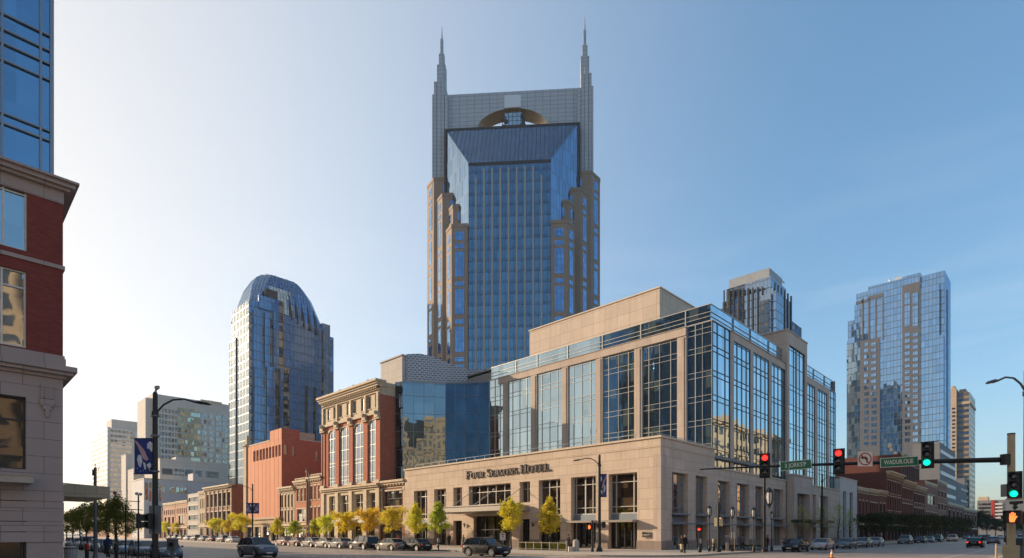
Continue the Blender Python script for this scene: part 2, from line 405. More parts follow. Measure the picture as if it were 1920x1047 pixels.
M['leaforange']=leafmat('golden_leaves',(.74,.46,.03),(.78,.55,.05),(.62,.46,.05),.5)
M['leafgreen']=leafmat('green_leaves',(.10,.14,.02),(.17,.18,.03),(.26,.21,.04),.5)
M['leafdark']=leafmat('dark_leaves',(.025,.04,.015),(.045,.06,.02),(.07,.07,.02),.25)
M['leafmixed']=leafmat('yellow_green_leaves',(.42,.45,.05),(.58,.55,.06),(.30,.34,.04),.5)
# ================================================================== parts helpers
def window(par, f, s0,s1,z0,z1, d=-.3, cols=(), rows=(), fm='frame', gm='oldglass', w=.07, thick=.10, edge=True, name='window', cw=None, sill=None, glass=True, widen=None):
    """a window frame with its pane; cols are fractions, rows absolute heights; d is the pane depth"""
    if s0>s1: s0,s1=s1,s0
    b=MB(); D0,D1=d,d+thick
    if edge:
        b.fb(f,s0,s0+w,z0,z1,D0,D1); b.fb(f,s1-w,s1,z0,z1,D0,D1)
        b.fb(f,s0+w,s1-w,z0,z0+w,D0,D1-.004); b.fb(f,s0+w,s1-w,z1-w,z1,D0,D1-.004)
    for c in cols:
        ww=w
        if isinstance(c,tuple): c,ww=c
        x=s0+(s1-s0)*c; b.fb(f,x-ww/2,x+ww/2,z0+(w if edge else 0),z1-(w if edge else 0),D0,D1-.008)
    for r in rows:
        ww=w
        if isinstance(r,tuple): r,ww=r
        b.fb(f,s0+(w if edge else 0),s1-(w if edge else 0),r-ww/2,r+ww/2,D0,D1-.016 if widen is None else D1+widen)
    o=b.build(name,M[fm],par)
    if glass:
        g=MB(); g.fb(f,s0,s1,z0,z1,d-.04,d+.004); g.build('pane',M[gm],o)
    if sill:
        q=MB(); q.fb(f,s0-.1,s1+.1,z0-.16,z0-.002,-.02,.12); q.build('sill',M[sill],o)
    return o
def part(name,mat,par,fn,smooth=False):
    b=MB(); fn(b); return b.build(name,mat if not isinstance(mat,str) else M[mat],par,smooth)
def bx(name,mat,par,*a):
    return part(name,mat,par,lambda b:b.box(*a))
def shell(b, x0,x1,y0,y1,z0,z1,skip='b',m=0): b.box(x0,x1,y0,y1,z0,z1,m,skip)
def roofbits(par,x0,x1,y0,y1,z,n=3,seed=1,mat='greyconc'):
    r=random.Random(seed); b=MB()
    for i in range(n):
        x=r.uniform(x0+1,x1-3); y=r.uniform(y0+1,y1-3); w=r.uniform(1.2,3); h=r.uniform(.8,2.2)
        b.box(x,x+w,y,y+w*.8,z-.2,z+h+.01*i)
        b.cyl(x+w*.5,y+w*.4,z+h,z+h+.5,.18,n=8)
    b.build('roof_unit',M[mat],par)

# ================================================================== HOTEL
PX=57.9; PY=33.2; Y1=YX(759); ZP=12.9; ZQ=10.5; XE=XY(1575)
hotel=thing('hotel_building','large limestone and glass hotel on the corner with dark lettering over its canopy','hotel',(PX,PY,0))
fl=FX(PX); fr=FY(PY)
XS=XY(1340)
ops=[]
big=[(776,801),(814,836.4),(1010,1050.5),(1070.6,1117),(1141,1194.6)]
for a,b_ in big: ops.append((YX(a),YX(b_),.14,9.2))
hi=[(850,866),(879,957.6),(974,993.8)]
for a,b_ in hi: ops.append((YX(a),YX(b_),6.3,9.2))
low=[(850,866,4.0),(888,957,4.6),(975,993,4.0)]
for a,b_,t_ in low: ops.append((YX(a),YX(b_),.14,t_))
part('street_wall','limestone',hotel,lambda b:b.wall(fl,PY,Y1,0,ZP,ops,.75))
rops=[(1260,1290),(1304.5,1326),(1346,1368.5),(1381,1405),(1416,1434),(1450,1469),(1511,1530),(1537,1553)]
rops=[(XY(a),XY(b_)) for a,b_ in rops]
def sidewall(b):
    b.wall(fr,PX,XS,0,ZP,[(a,c,.14,9.2) for a,c in rops if c<XS],.75)
    b.wall(fr,XS,XE,0,ZQ,[(a,c,.14,9.0) for a,c in rops if a>XS],.75)
    b.poly([(XS,PY,ZQ),(XS,PY+9,ZQ),(XS,PY+9,ZP),(XS,PY,ZP)])
part('side_wall','limestone',hotel,sidewall)
part('end_wall','limestone',hotel,lambda b:b.poly([(PX,Y1,0),(PX+30,Y1,0),(PX+30,Y1,ZP),(PX,Y1,ZP)]))
# window over the step at the end of the tall parapet (straddles XS) is handled as its own opening
part('terrace','roof',hotel,lambda b:(b.box(PX+.5,PX+30,PY+.5,Y1-.1,ZP-.9,ZP-.5),b.box(XS+.1,XE-.1,PY+.5,PY+3,ZQ-.8,ZQ-.4)))
def cop(b):
    b.box(PX-.18,PX+.55,PY-.18,Y1+.1,ZP-.003,ZP+.22); b.box(PX+.55,XS+.12,PY-.18,PY+.5,ZP-.002,ZP+.218)
    b.box(XS+.002,XE,PY-.14,PY+.5,ZQ,ZQ+.2)
    b.box(PX-.06,PX,PY-.06,Y1,ZP-1.05,ZP-.98); b.box(PX,XS,PY-.06,PY,ZP-1.05,ZP-.98)
part('coping','coping',hotel,cop)
def corner(b):
    b.box(PX-.12,PX+1.1,PY-.12,PY+.9,0.0,ZP-1.9)
part('corner_pier','limestone_plain',hotel,corner)
def plinth():
    cuts=sorted([(YX(b_),YX(a)) for a,b_ in big]+[(YX(b_),YX(a)) for a,b_,_ in low]); s=PY-.16
    for a,c in cuts+[(Y1,Y1)]:
        if a-s>.1: bx('plinth','plinth',hotel,PX-.15,PX+.05,s+.002,a-.002,0,1.15)
        s=c
    s=PX+.06
    for a,c in sorted(rops)+[(XE,XE)]:
        if a-s>.1: bx('plinth','plinth',hotel,s+.002,a-.002,PY-.15,PY+.05,0,1.15)
        s=c
plinth()
for i,(a,b_) in enumerate(big):
    s1,s0=YX(a),YX(b_)
    cols={0:(.33,.7),1:(.33,.7),2:(.28,.62),3:((.22,.09),(.52,.16),(.9,.09)),4:((.2,.12),(.82,.12))}[i]
    window(hotel,fl,s0,s1,.15,9.2,-.72,cols,(8.2,5.25,(4.45,.16)),'frame','podglass',.09,.14)
    part('awning','metal',hotel,lambda b:(b.fb(fl,s0-.15,s1+.15,3.35,3.55,-.6,1.25),b.fb(fl,s0-.1,s1+.1,3.56,3.62,-.5,1.1)))
    part('spandrel','frameblue',hotel,lambda b:b.fb(fl,s0+.1,s1-.1,3.63,4.36,-.7,-.52))
    o=part('door','framedark',hotel,lambda b:[b.fb(fl,x-.05,x+.05,.14,3.3,-.7,-.46) for x in [s0+.15+(s1-s0-.3)*k/4 for k in range(5)]]+[b.fb(fl,s0+.2,s1-.2,.15,.4,-.69,-.5)])
for a,b_ in hi:
    s1,s0=YX(a),YX(b_); n=5 if s1-s0>6 else 2
    window(hotel,fl,s0,s1,6.3,9.2,-.72,[k/n for k in range(1,n)],(8.2,),'frame','podglass',.08,.14)
for a,b_,t_ in low:
    s1,s0=YX(a),YX(b_)
    part('entrance_recess','doorvoid',hotel,lambda b:b.fb(fl,s0,s1,.14,t_,-.95,-.74))
    part('door','framedark',hotel,lambda b:[b.fb(fl,x-.05,x+.05,.14,t_-.1,-.73,-.55) for x in [s0+.1+(s1-s0-.2)*k/4 for k in range(5)]]+[b.fb(fl,s0,s1,2.5,2.62,-.73,-.56)])
for a,c in rops:
    zt=9.2 if c<XS else 9.0
    window(hotel,fr,a,c,.15,zt,-.72,(.36,.7),(7.9,5.0,(4.3,.14)),'frameblue','podglass_side',.09,.14)
    part('awning','frameblue',hotel,lambda b:(b.fb(fr,a-.1,c+.1,4.2,4.4,-.6,.35),b.fb(fr,a-.1,c+.1,3.1,3.28,-.6,.9)))
    part('spandrel','frameblue',hotel,lambda b:b.fb(fr,a+.1,c-.1,3.3,4.15,-.7,-.5))
# projecting doorway bay on the side street
pa,pb=XY(1474),XY(1510)
def bay(b):
    b.box(pa,pa+1.6,PY-1.2,PY-.16,0,ZQ+.9); b.box(pb-1.6,pb,PY-1.2,PY-.16,0,ZQ+.9); b.box(pa+1.6,pb-1.6,PY-1.2,PY-.16,8.6,ZQ+.9)
    b.box(pa-.15,pb+.15,PY-1.35,PY-.05,ZQ+.9,ZQ+1.15)
part('entrance_bay','limestone_plain',hotel,bay)
window(hotel,fr,pa+1.6,pb-1.6,.15,8.6,.17,(.33,.66),(4.4,7.2),'frameblue','podglass_side',.1,.16)
part('awning','framedark',hotel,lambda b:(b.box(pa-1.5,pb+1.5,PY-4.2,PY-1.25,3.7,4.15),b.box(pa-1.3,pb+1.3,PY-4.0,PY-1.5,4.16,4.22)))
# glass railing along the terrace edge
def rail(b):
    b.box(PX+1.5,PX+1.54,PY+2,Y1-1,ZP+1.0,ZP+1.03)
    for i in range(22): y=PY+2+i*(Y1-3-PY)/21; b.box(PX+1.5,PX+1.55,y-.02,y+.02,ZP-.5,ZP+.98)
    b.box(PX+1.6,XS-.2,PY+1.5,PY+1.56,ZP+.9,ZP+.95)
    for i in range(7): x=PX+2+i*(XS-PX-3)/6; b.box(x-.02,x+.02,PY+1.5,PY+1.55,ZP-.5,ZP+.9)
part('terrace_railing','frameblue',hotel,rail)
# --- canopy
cx=52.2; cy0,cy1=YX(938,cx),YX(814,cx)
def canopy(b):
    b.box(cx,PX-.16,cy0,cy1,5.28,5.72); b.box(cx-.12,PX-.2,cy0-.12,cy1+.12,5.73,5.86); b.box(cx-.1,PX-.2,cy0-.1,cy1+.1,5.02,5.27)
    b.box(cx+.5,PX-.4,cy0+.5,cy1-.5,4.93,5.015)
can=part('canopy','metal',hotel,canopy)
def rods(b):
    for y in (cy1-2.2,cy0+1.6,(cy0+cy1)/2):
        b.tube([(PX-.2,y,8.35),(cx+1.4,y,5.86)],.05,6); b.ball((PX-.2,y,8.4),.16,8)
part('tie_rod','frame',hotel,rods)
# --- serif lettering
def ring(b,f,cs,cz,rx,rz,w,a0=0,a1=360,d0=.05,d1=.2,n=20,thin=.5):
    for i in range(n):
        A0=math.radians(a0+(a1-a0)*i/n); A1=math.radians(a0+(a1-a0)*(i+1)/n)
        def pt(a,o):
            ww=w*(thin+(1-thin)*abs(math.cos(a)))
            k=0 if o else ww
            return (cs+(rx-k)*math.cos(a), cz+(rz-k*.8)*math.sin(a))
        q=[pt(A0,1),pt(A1,1),pt(A1,0),pt(A0,0)]
        fr_=[f.V(-s,z,d1) for s,z in q]; bk=[f.V(-s,z,d0) for s,z in q]
        b.poly(fr_); b.poly(list(reversed(bk)))
        b.poly([fr_[0],fr_[1],bk[1],bk[0]]); b.poly([fr_[2],fr_[3],bk[3],bk[2]])
def stroke(b,f,x0,z0,x1,z1,w,d0=.05,d1=.2):
    q=[(x0-w/2,z0),(x0+w/2,z0),(x1+w/2,z1),(x1-w/2,z1)] if abs(z1-z0)>.02 else [(x0,z0-w/2),(x1,z0-w/2),(x1,z0+w/2),(x0,z0+w/2)]
    fr_=[f.V(-s,z,d1) for s,z in q]; bk=[f.V(-s,z,d0) for s,z in q]
    b.poly(fr_); b.poly(list(reversed(bk)))
    for i in range(4): b.poly([fr_[i],fr_[(i+1)%4],bk[(i+1)%4],bk[i]])
def glyph(b,f,ch,x,z,h):
    """draw in screen-left-to-right x; the facade axis runs the other way, so x is negated inside"""
    T=.19*h; t=.09*h; sr=.07*h
    S=lambda a,c,d,e,w: stroke(b,f,x+a*h,z+c*h,x+d*h,z+e*h,w)
    sf=lambda a,c: S(a-.14,c,a+.14,c,sr)
    mm=lambda v: v
    if ch=='F':
        S(.2,0,.2,1,T); sf(.2,.03); S(.08,.965,.66,.965,sr); S(.25,.52,.52,.52,sr); S(.64,.80,.64,.97,t); S(.52,.42,.52,.62,t); W=.74
    elif ch=='E':
        S(.2,0,.2,1,T); S(.08,.965,.64,.965,sr); S(.25,.52,.52,.52,sr); S(.08,.035,.68,.035,sr); S(.62,.80,.62,.97,t); S(.66,.03,.66,.22,t); S(.52,.42,.52,.62,t); W=.78
    elif ch=='L':
        S(.2,0,.2,1,T); sf(.2,.965); S(.08,.035,.64,.035,sr); S(.62,.03,.62,.26,t); W=.72
    elif ch=='T':
        S(.38,0,.38,1,T); sf(.38,.035); S(.04,.965,.72,.965,sr); S(.06,.78,.06,.97,t); S(.70,.78,.70,.97,t); W=.78
    elif ch=='H':
        S(.2,0,.2,1,T); S(.72,0,.72,1,T); [sf(a,c) for a in (.2,.72) for c in (.035,.965)]; S(.25,.52,.68,.52,sr); W=.94
    elif ch=='O': ring(b,f,x+.46*h,z+.5*h,.42*h,.51*h,T,thin=.42); W=.94
    elif ch=='U':
        S(.22,.3,.22,1,T); S(.68,.3,.68,1,t); sf(.22,.965); sf(.68,.965); ring(b,f,x+.44*h,z+.34*h,.30*h,.35*h,T*.9,180,360,thin=.45); W=.9
    elif ch=='R':
        S(.2,0,.2,1,T); sf(.2,.035); S(.08,.965,.42,.965,sr); ring(b,f,x+.40*h,z+.73*h,.29*h,.27*h,T*.9,-90,90,thin=.4); S(.22,.49,.42,.49,sr); S(.70,0,.42,.5,T*.9); sf(.74,.035); W=.86
    elif ch=='S':
        ring(b,f,x+.33*h,z+.75*h,.25*h,.26*h,T*.8,20,255,thin=.5); ring(b,f,x+.33*h,z+.27*h,.27*h,.28*h,T*.8,-165,80,thin=.5); W=.66
    elif ch=='A':
        S(.12,0,.42,1,t); S(.74,0,.44,1,T); S(.25,.34,.6,.34,sr); sf(.12,.035); sf(.74,.035); W=.88
    elif ch=='N':
        S(.18,0,.18,1,t); S(.74,0,.74,1,t); S(.70,0,.22,1,T); sf(.18,.035); sf(.14,.965); sf(.74,.965); W=.92
    elif ch=='.': S(.02,.06,.16,.06,.13*h); W=.3
    else: W=.42
    return W*h
ls=MB(); total=[]
text=[('F',1.2),('O',.92),('U',.92),('R',.92),(' ',.8),('S',1.2),('E',.92),('A',.92),('S',.92),('O',.92),('N',.92),('S',.92),(' ',.8),('H',1.2),('O',1.0),('T',1.0),('E',1.0),('L',1.0),('.',1.0)]
ya,yb=YX(874),YX(1035); tmp=MB(); w=0
for ch,h in text: w+=glyph(tmp,fl,ch,0,0,h)
k=(ya-yb)/w; x=-ya
fs=Fac((PX,0),(0,1),(-1,0))
for ch,h in text:
    g=MB(); ww=glyph(g,fl,ch,0,10.35,h)
    if g.v:
        xs=-0; g.v=[(v[0], ya+(v[1])*k, v[2]) for v in g.v]   # v[1] = -x
        g.v=[(v[0],v[1]-0,v[2]) for v in g.v]
        g.build('sign_letter',M['letter'],hotel)
    ya-=ww*k
# --- wall lamps and small plaque
def lamp_wall(y,z=3.0):
    b=MB(); b.box(PX-.25,PX-.16,y-.12,y+.12,z-.25,z+.35); b.box(PX-.45,PX-.2,y-.1,y+.1,z+.1,z+.3); b.build('wall_lamp',M['framedark'],hotel)
for p_ in (843,873,1001): lamp_wall(YX(p_),3.2)
pl=tag(part('plaque','metal',None,lambda b:b.box(PX-.2,PX-.16,YX(1222),YX(1205),1.55,2.25)),'small bronze plaque with dark worn characters beside the hotel corner','plaque')
r=random.Random(5); b=MB()
for z in (1.98,1.66):
    y=YX(1205)-.06
    while y>YX(1222)+.1:
        w_=r.uniform(.05,.13); b.box(PX-.215,PX-.2,y-w_,y,z-.05,z+r.uniform(.08,.2)); y-=w_+.04
b.build('lettering',M['letter'],pl)
# --- upper glass block
GX=73.0; GY=34.2; GZ=32.8; GYE=YX(918,GX); GXE=XY(1566,GY)
fg=FX(GX); fh=FY(GY)
floors=[14.0+3.28*i for i in range(5)]      # double mullion lines 0.75 m apart
part('glass_core','hotelglass',hotel,lambda b:(b.poly([(GX,GYE,ZP-.6),(GX,GY,ZP-.6),(GX,GY,GZ-2.4),(GX,GYE,GZ-2.4)]),b.poly([(GX,GYE,GZ-2.4),(GX,GY,GZ-2.4),(GX+.45,GY+.45,GZ-2.4),(GX+.45,GYE,GZ-2.4)]),b.poly([(GX+.45,GYE,GZ-2.4),(GX+.45,GY+.45,GZ-2.4),(GX+.45,GY+.45,GZ),(GX+.45,GYE,GZ)])))
part('side_glass_core','hotelglass_side',hotel,lambda b:(b.poly([(GX,GY,ZQ-.6),(GXE,GY,ZQ-.6),(GXE,GY,GZ-2.4),(GX,GY,GZ-2.4)]),b.poly([(GX+.45,GY+.45,GZ-2.4),(GXE,GY+.45,GZ-2.4),(GXE,GY+.45,GZ),(GX+.45,GY+.45,GZ)]),b.poly([(GX,GY,GZ-2.4),(GXE,GY,GZ-2.4),(GXE,GY+.45,GZ-2.4),(GX+.45,GY+.45,GZ-2.4)])))
part('roof','roof',hotel,lambda b:(b.box(GX+.5,GXE-.3,GY+.55,GYE+20,GZ-.7,GZ-.3),b.poly([(GXE,GY,0),(GXE,GYE+20,0),(GXE,GYE+20,GZ),(GXE,GY,GZ)]),b.poly([(GX+1,GYE+20,0),(GXE,GYE+20,0),(GXE,GYE+20,GZ),(GX+1,GYE+20,GZ)]),b.poly([(GX+.5,GYE,ZP),(GX+.5,GYE+20,ZP),(GX+.5,GYE+20,GZ),(GX+.5,GYE,GZ)])))
def edge(b):
    b.box(GX+.38,GX+.7,GY+.38,GYE,GZ,GZ+.09); b.box(GX+.7,GXE,GY+.38,GY+.7,GZ,GZ+.09)
    for z in (GZ-1.0,GZ-1.6): b.box(GX+.36,GX+.44,GY+.36,GYE,z-.03,z+.03); b.box(GX+.44,GXE,GY+.36,GY+.44,z-.03,z+.03)
    b.box(GX-.1,GX+.05,GY-.1,GYE,GZ-2.41,GZ-2.33); b.box(GX+.05,GXE,GY-.1,GY+.05,GZ-2.41,GZ-2.33)
    for y in [YX(p_,GX) for p_ in (965,1005,1062,1127,1199,1283)]: b.box(GX+.3,GX+.43,y-.06,y+.06,GZ-2.2,GZ)
part('roof_edge_rail','frame',hotel,edge)
pil=[(944.7,953.6),(997,1008),(1055.3,1066.5),(1118.5,1131),(1190.6,1205),(1271,1288)]
pilY=[(YX(b_,GX),YX(a,GX)) for a,b_ in pil]
def pilf(i):
    s0,s1=pilY[i]
    def q(b):
        b.fb(fg,s0,s1,ZP-.6,29.2,-.1,.24); b.fb(fg,s0+.30,s1-.30,ZP-.6,29.0,.24,.33)
    return q
for i in range(6): part('pilaster','limestone_plain',hotel,pilf(i))
for i in range(6):
    s0=pilY[i][0]; s1=pilY[i-1][0] if i else pilY[0][1]+.0
    if i==0: s1=pilY[0][1]+1.2
    part('header','limestone_plain',hotel,lambda b:(b.fb(fg,s0,s1-.02,29.2,30.3,-.1,.27+.02*i),b.fb(fg,s0-.05,s1,30.3,30.38,-.1,.36+.02*i)))
bays=[(pilY[i][1],pilY[i-1][0]) for i in range(1,6)]
def rowsfor(fls,top): 
    r_=[]
    for z in fls: r_+= [z,z-.75]
    return [z for z in r_ if z<top and z>ZP-.3]+[28.9]
for s0,s1 in bays:
    window(hotel,fg,s0,s1,ZP-.5,29.2,.02,((.19,.065),(.5,.04),(.81,.065)),rowsfor([14.0,17.3,20.55,23.8,27.1],29),'frame','hotelglass',.045,.09,glass=False)
window(hotel,fg,pilY[0][1],GYE,ZP-.5,GZ-2.45,.02,((.25,.06),(.6,.06),),rowsfor([14.0,17.3,20.55,23.8,27.1],29),'frame','hotelglass',.045,.09,glass=False)
window(hotel,fg,GY,pilY[5][0],ZP-.5,GZ-2.45,.02,((.37,.04),(.65,.08)),rowsfor([14.0,17.3,20.55,23.8,27.1],29)+[29.6],'frame','hotelglass',.045,.09,glass=False)
# side street face of the glass block
spx=[(1368,1374.5),(1405.8,1411.3),(1440.5,1445.5)]; sp2=[(1508.5,1509.5),(1527,1532),(1550,1554)]
def sx(p_): return XY(p_,GY)
sp=[(sx(a),sx(b_)) for a,b_ in spx]; sq=[(sx(1527),sx(1532)),(sx(1550),sx(1554))]
TA,TB=sx(1471),sx(1508.5)
for a,c in sp+sq: part('pilaster','limestone_plain',hotel,lambda b:b.fb(fh,a,c,ZQ-.5,29.2,-.1,.11))
edges_=[sp[0][0],sp[1][0],sp[2][0],TA-.02]
for i in range(3): part('header','limestone_plain',hotel,lambda b:(b.fb(fh,edges_[i],edges_[i+1]-.03,29.2,30.3,-.1,.14),b.fb(fh,edges_[i],edges_[i+1],30.3,30.38,-.1,.28)))
part('header','limestone_plain',hotel,lambda b:b.fb(fh,TB+.02,sq[1][1],29.2,30.3,-.1,.14))
gaps=[(GX,sp[0][0]),(sp[0][1],sp[1][0]),(sp[1][1],sp[2][0]),(sp[2][1],TA),(TB,sq[0][0]),(sq[0][1],sq[1][0]),(sq[1][1],GXE)]
for j,(a,c) in enumerate(gaps):
    cc=(.28,.72) if j in (0,6) else (.22,.5,.78)
    window(hotel,fh,a,c,ZQ-.4,29.2 if j not in (0,6) else GZ-2.45,.02,cc,[z for z in rowsfor([10.7,14.0,17.3,20.55,23.8,27.1],29)]+[z-.75 for z in (13.99,)][:0],'framemid','hotelglass_side',.055,.09,glass=False)
for x_ in [sx(p_) for p_ in (1380,1412,1446,1530,1550)]:
    part('mullion','frameblue',hotel,lambda b:b.box(x_-.04,x_+.04,GY+.3,GY+.43,GZ-2.3,GZ-.05))
# stair tower that rises above the side parapet
ZT=zat(620,dep(TA,GY)); 
def stair(b):
    b.box(TA,TA+1.0,GY-.45,GY+11,ZQ-.3,ZT,0,'b'); b.box(TB-1.0,TB,GY-.45,GY+11,ZQ-.3,ZT,0,'b'); b.box(TA+1.0,TB-1.0,GY-.45,GY+11,ZT-2.2,ZT)
    b.box(TA-.12,TB+.12,GY-.55,GY+11.1,ZT,ZT+.2)
part('stair_tower','limestone_plain',hotel,stair)
window(hotel,fh,TA+1.0,TB-1.0,ZQ-.2,ZT-2.2,.2,((.33,.08),(.5,.5),(.7,.08)),[z for z in (14,17.3,20.55,23.8,27.1,30.4,33.0)]+[13.2,16.5,19.8,23,26.3],'framemid','hotelglass_side',.055,.09)
# stone penthouse on the roof
HX=80.; HY=YX(1237,HX); HY2=YX(993,HX); HZ_=40.4; HX2=112
part('penthouse','limestone_panel',hotel,lambda b:b.box(HX,HX2,HY,HY2,GZ-.6,HZ_,0,'b'))
part('penthouse_coping','coping',hotel,lambda b:b.box(HX-.15,HX2+.1,HY-.15,HY2+.15,HZ_,HZ_+.22))
part('vent','metal',hotel,lambda b:(b.box(HX-.08,HX+.0,YX(1140,HX),YX(1122,HX),GZ+1.3,GZ+1.6),b.box(HX+1.2,HX+1.9,HY-.4,HY-.02,GZ+2.0,GZ+2.7),b.box(HX-.05,HX,YX(1222,HX)-.1,YX(1218,HX),GZ+1.9,GZ+3.0)))
# --- curved glass link on the left
lk=[(61.2,90.45),(61.75,88.9),(65.1,86.85),(68.4,84.5),(70.7,81.6),(72.2,79.4),(GX+.4,GYE+.05)]
LZ=30.3
def linkf(b):
    for i in range(len(lk)-1):
        p,q=lk[i],lk[i+1]
        b.poly([(p[0],p[1],0),(q[0],q[1],0),(q[0],q[1],LZ),(p[0],p[1],LZ)],0 if i else 1)
part('link_glass',[M['linkglass'],M['stripdark']],hotel,linkf)
def linkm(b):
    for i in range(len(lk)-1):
        f,L=fbetween(lk[i+1],lk[i]) ; f=Fac(lk[i],((lk[i+1][0]-lk[i][0])/L,(lk[i+1][1]-lk[i][1])/L),(-abs(lk[i+1][1]-lk[i][1])/L,-abs(lk[i+1][0]-lk[i][0])/L))
        n=max(1,round(L/1.9))
        for k_ in range(n): b.fb(f,k_*L/n-.035,k_*L/n+.035,ZP-1,LZ,.0,.09)
        for z in (14.4,17.7,21.0,24.4,27.7,LZ-.15): b.fb(f,0,L,z-.035,z+.035,.0,.08)
part('link_mullion','frameblue',hotel,linkm)
N=NT('perforated_screen'); uv=N.uv(); v_=N.n('ShaderNodeTexBrick',Vector=uv,Color1=(.09,.09,.10),Color2=(.13,.13,.14),Mortar=(.46,.46,.48),Scale=1.0,Mortar_Size=.12,Brick_Width=.8,Row_Height=.42)
bs_=N.n('ShaderNodeBsdfPrincipled',Base_Color=v_.outputs[0],Roughness=.5,Metallic=.3); M['screen']=N.end(bs_)
def screen(b):
    pts=[(64.0,91.0,36.3),(66.2,89.6,36.6),(68.5,88.2,36.2),(71,86.4,35.0),(73.4,84.2,34.0),(75.4,81.6,33.8),(77.4,79,34.4)]
    for i in range(len(pts)-1):
        p,q=pts[i],pts[i+1]
        b.poly([(p[0],p[1],LZ+.4),(q[0],q[1],LZ+.4),(q[0],q[1],q[2]),(p[0],p[1],p[2])])
        b.poly([(p[0]+.3,p[1]+.3,LZ+.4),(p[0]+.3,p[1]+.3,p[2]),(q[0]+.3,q[1]+.3,q[2]),(q[0]+.3,q[1]+.3,LZ+.4)])
        b.poly([(p[0],p[1],p[2]),(q[0],q[1],q[2]),(q[0]+.3,q[1]+.3,q[2]),(p[0]+.3,p[1]+.3,p[2])])
part('roof_screen','screen',hotel,screen)
def lband(b):
    for i in range(1,len(lk)-1):
        p,q=lk[i],lk[i+1]; b.prism([(p[0]+.1,p[1]+.1),(q[0]+.1,q[1]+.1),(q[0]+5,q[1]+5),(p[0]+5,p[1]+5)],LZ,LZ+.35+.003*i)
part('link_roof','metal',hotel,lband)
sty=YX(745,64)
part('plant_room','concrete',hotel,lambda b:(b.box(63.2,72,91.2,YX(714,63.2),28,35.9),b.box(63.0,72.1,91.0,YX(713,63.2),35.9,36.15)))

# ================================================================== MAIN TOWER (turned about 4 degrees off the view axis)
D0=203.0; tx,ty=at(955,D0)
tower=thing('twin_spire_tower','tall blue glass skyscraper with two spires and an arched opening under its grey top','skyscraper',(tx,ty,0),rotz=A-math.pi/2-math.radians(4.0))
def sym(fn,*names):
    for sg in (-1,1): fn(sg)
part('glass_shaft','towerglass',tower,lambda b:b.box(-14.6,14.6,0,20,0,134.1,0,'b'))
def diag(sg):
    def q(b):
        b.poly([(sg*14.62,.02,0),(sg*24.8,12,0),(sg*24.8,12,154.5),(sg*14.62,.02,134.1)])
        b.poly([(sg*24.8,12,0),(sg*24.8,16,0),(sg*24.8,16,154.5),(sg*24.8,12,154.5)])
    part('side_glazing','towerdiag',tower,q)
sym(diag)
part('sloping_roof','towerroof',tower,lambda b:b.poly([(-14.65,0,134.12),(14.65,0,134.12),(24.85,12,154.5),(-24.85,12,154.5)]))
def rim(b):
    b.box(-25.6,25.6,11.9,12.4,154.45,155.3); b.box(-25.6,-24.9,11.8,12.5,128,154.4); b.box(24.9,25.6,11.8,12.5,128,154.4)
part('roof_rim','framedark',tower,rim)
bx('roof_band','framedark',tower,-14.7,14.7,-.12,.05,133.0,134.1)
for i in range(9):
    u=(892+i*15.4-955)*D0/FPX; zt=128.8 if i in (0,8) else 131.8
    part('fin','towerfin',tower,lambda b:b.box(u-.28,u+.28,-.35,-.02,0,zt))
def block(sg,ui,uo,w0,w1,zt,cu,cw):
    pts=[(sg*ui,w0),(sg*(uo-cu),w0),(sg*uo,w0+cw),(sg*uo,w1),(sg*ui,w1)]
    part('stone_corner','towerstone',tower,lambda b:b.prism(pts,0,zt,0,None,False))
    part('parapet','towerstone',tower,lambda b:b.prism([(sg*(ui-.15),w0-.15),(sg*(uo-cu+.1),w0-.15),(sg*(uo+.15),w0+cw-.05),(sg*(uo+.15),w1-.3),(sg*(ui-.15),w1-.3)],zt-.9,zt+.25))
    # windows: a tall light and a short one per pair of floors
    f1=Fac((0,w0),(1,0),(0,-1)); c=sg*(ui+uo-cu)/2; hw=min(1.6,(uo-cu-ui)/2-.9)
    a=(sg*(uo-cu),w0); e=(sg*uo,w0+cw); L=math.hypot(e[0]-a[0],e[1]-a[1])
    f2=Fac(a,((e[0]-a[0])/L,(e[1]-a[1])/L),(sg*(e[1]-a[1])/L,-abs(e[0]-a[0])/L))
    z=zt-2.6; first=True
    while z>16:
        h=3.0 if first else 8.9
        for ff,cc,ww in ((f1,c,hw),(f2,L/2,min(1.2,L/2-.9))):
            if ww<.4: continue
            bb=MB(); bb.fb(ff,cc-ww,cc+ww,z-h,z,-.1,.07); bb.build('window',M['towerwin'],tower)
            if not first:
                bb=MB(); bb.fb(ff,cc-ww,cc+ww,z+1.1,z+2.7,-.1,.07); bb.build('window',M['towerwin'],tower)
        z-=(h+1.6) if first else 13.4
        if first: z-=2.4
        first=False
for sg in (-1,1):
    block(sg,14.75,23.2,-1.2,6.2,111.7,2.7,4.2)
    block(sg,14.9,23.8,5.0,12.5,122.3,2.7,4.0)
    block(sg,16.5,28.6,8.5,17,128.6,2.9,4.2)
    block(sg,19.5,33.4,12.6,27,137.2,3.6,5.0)
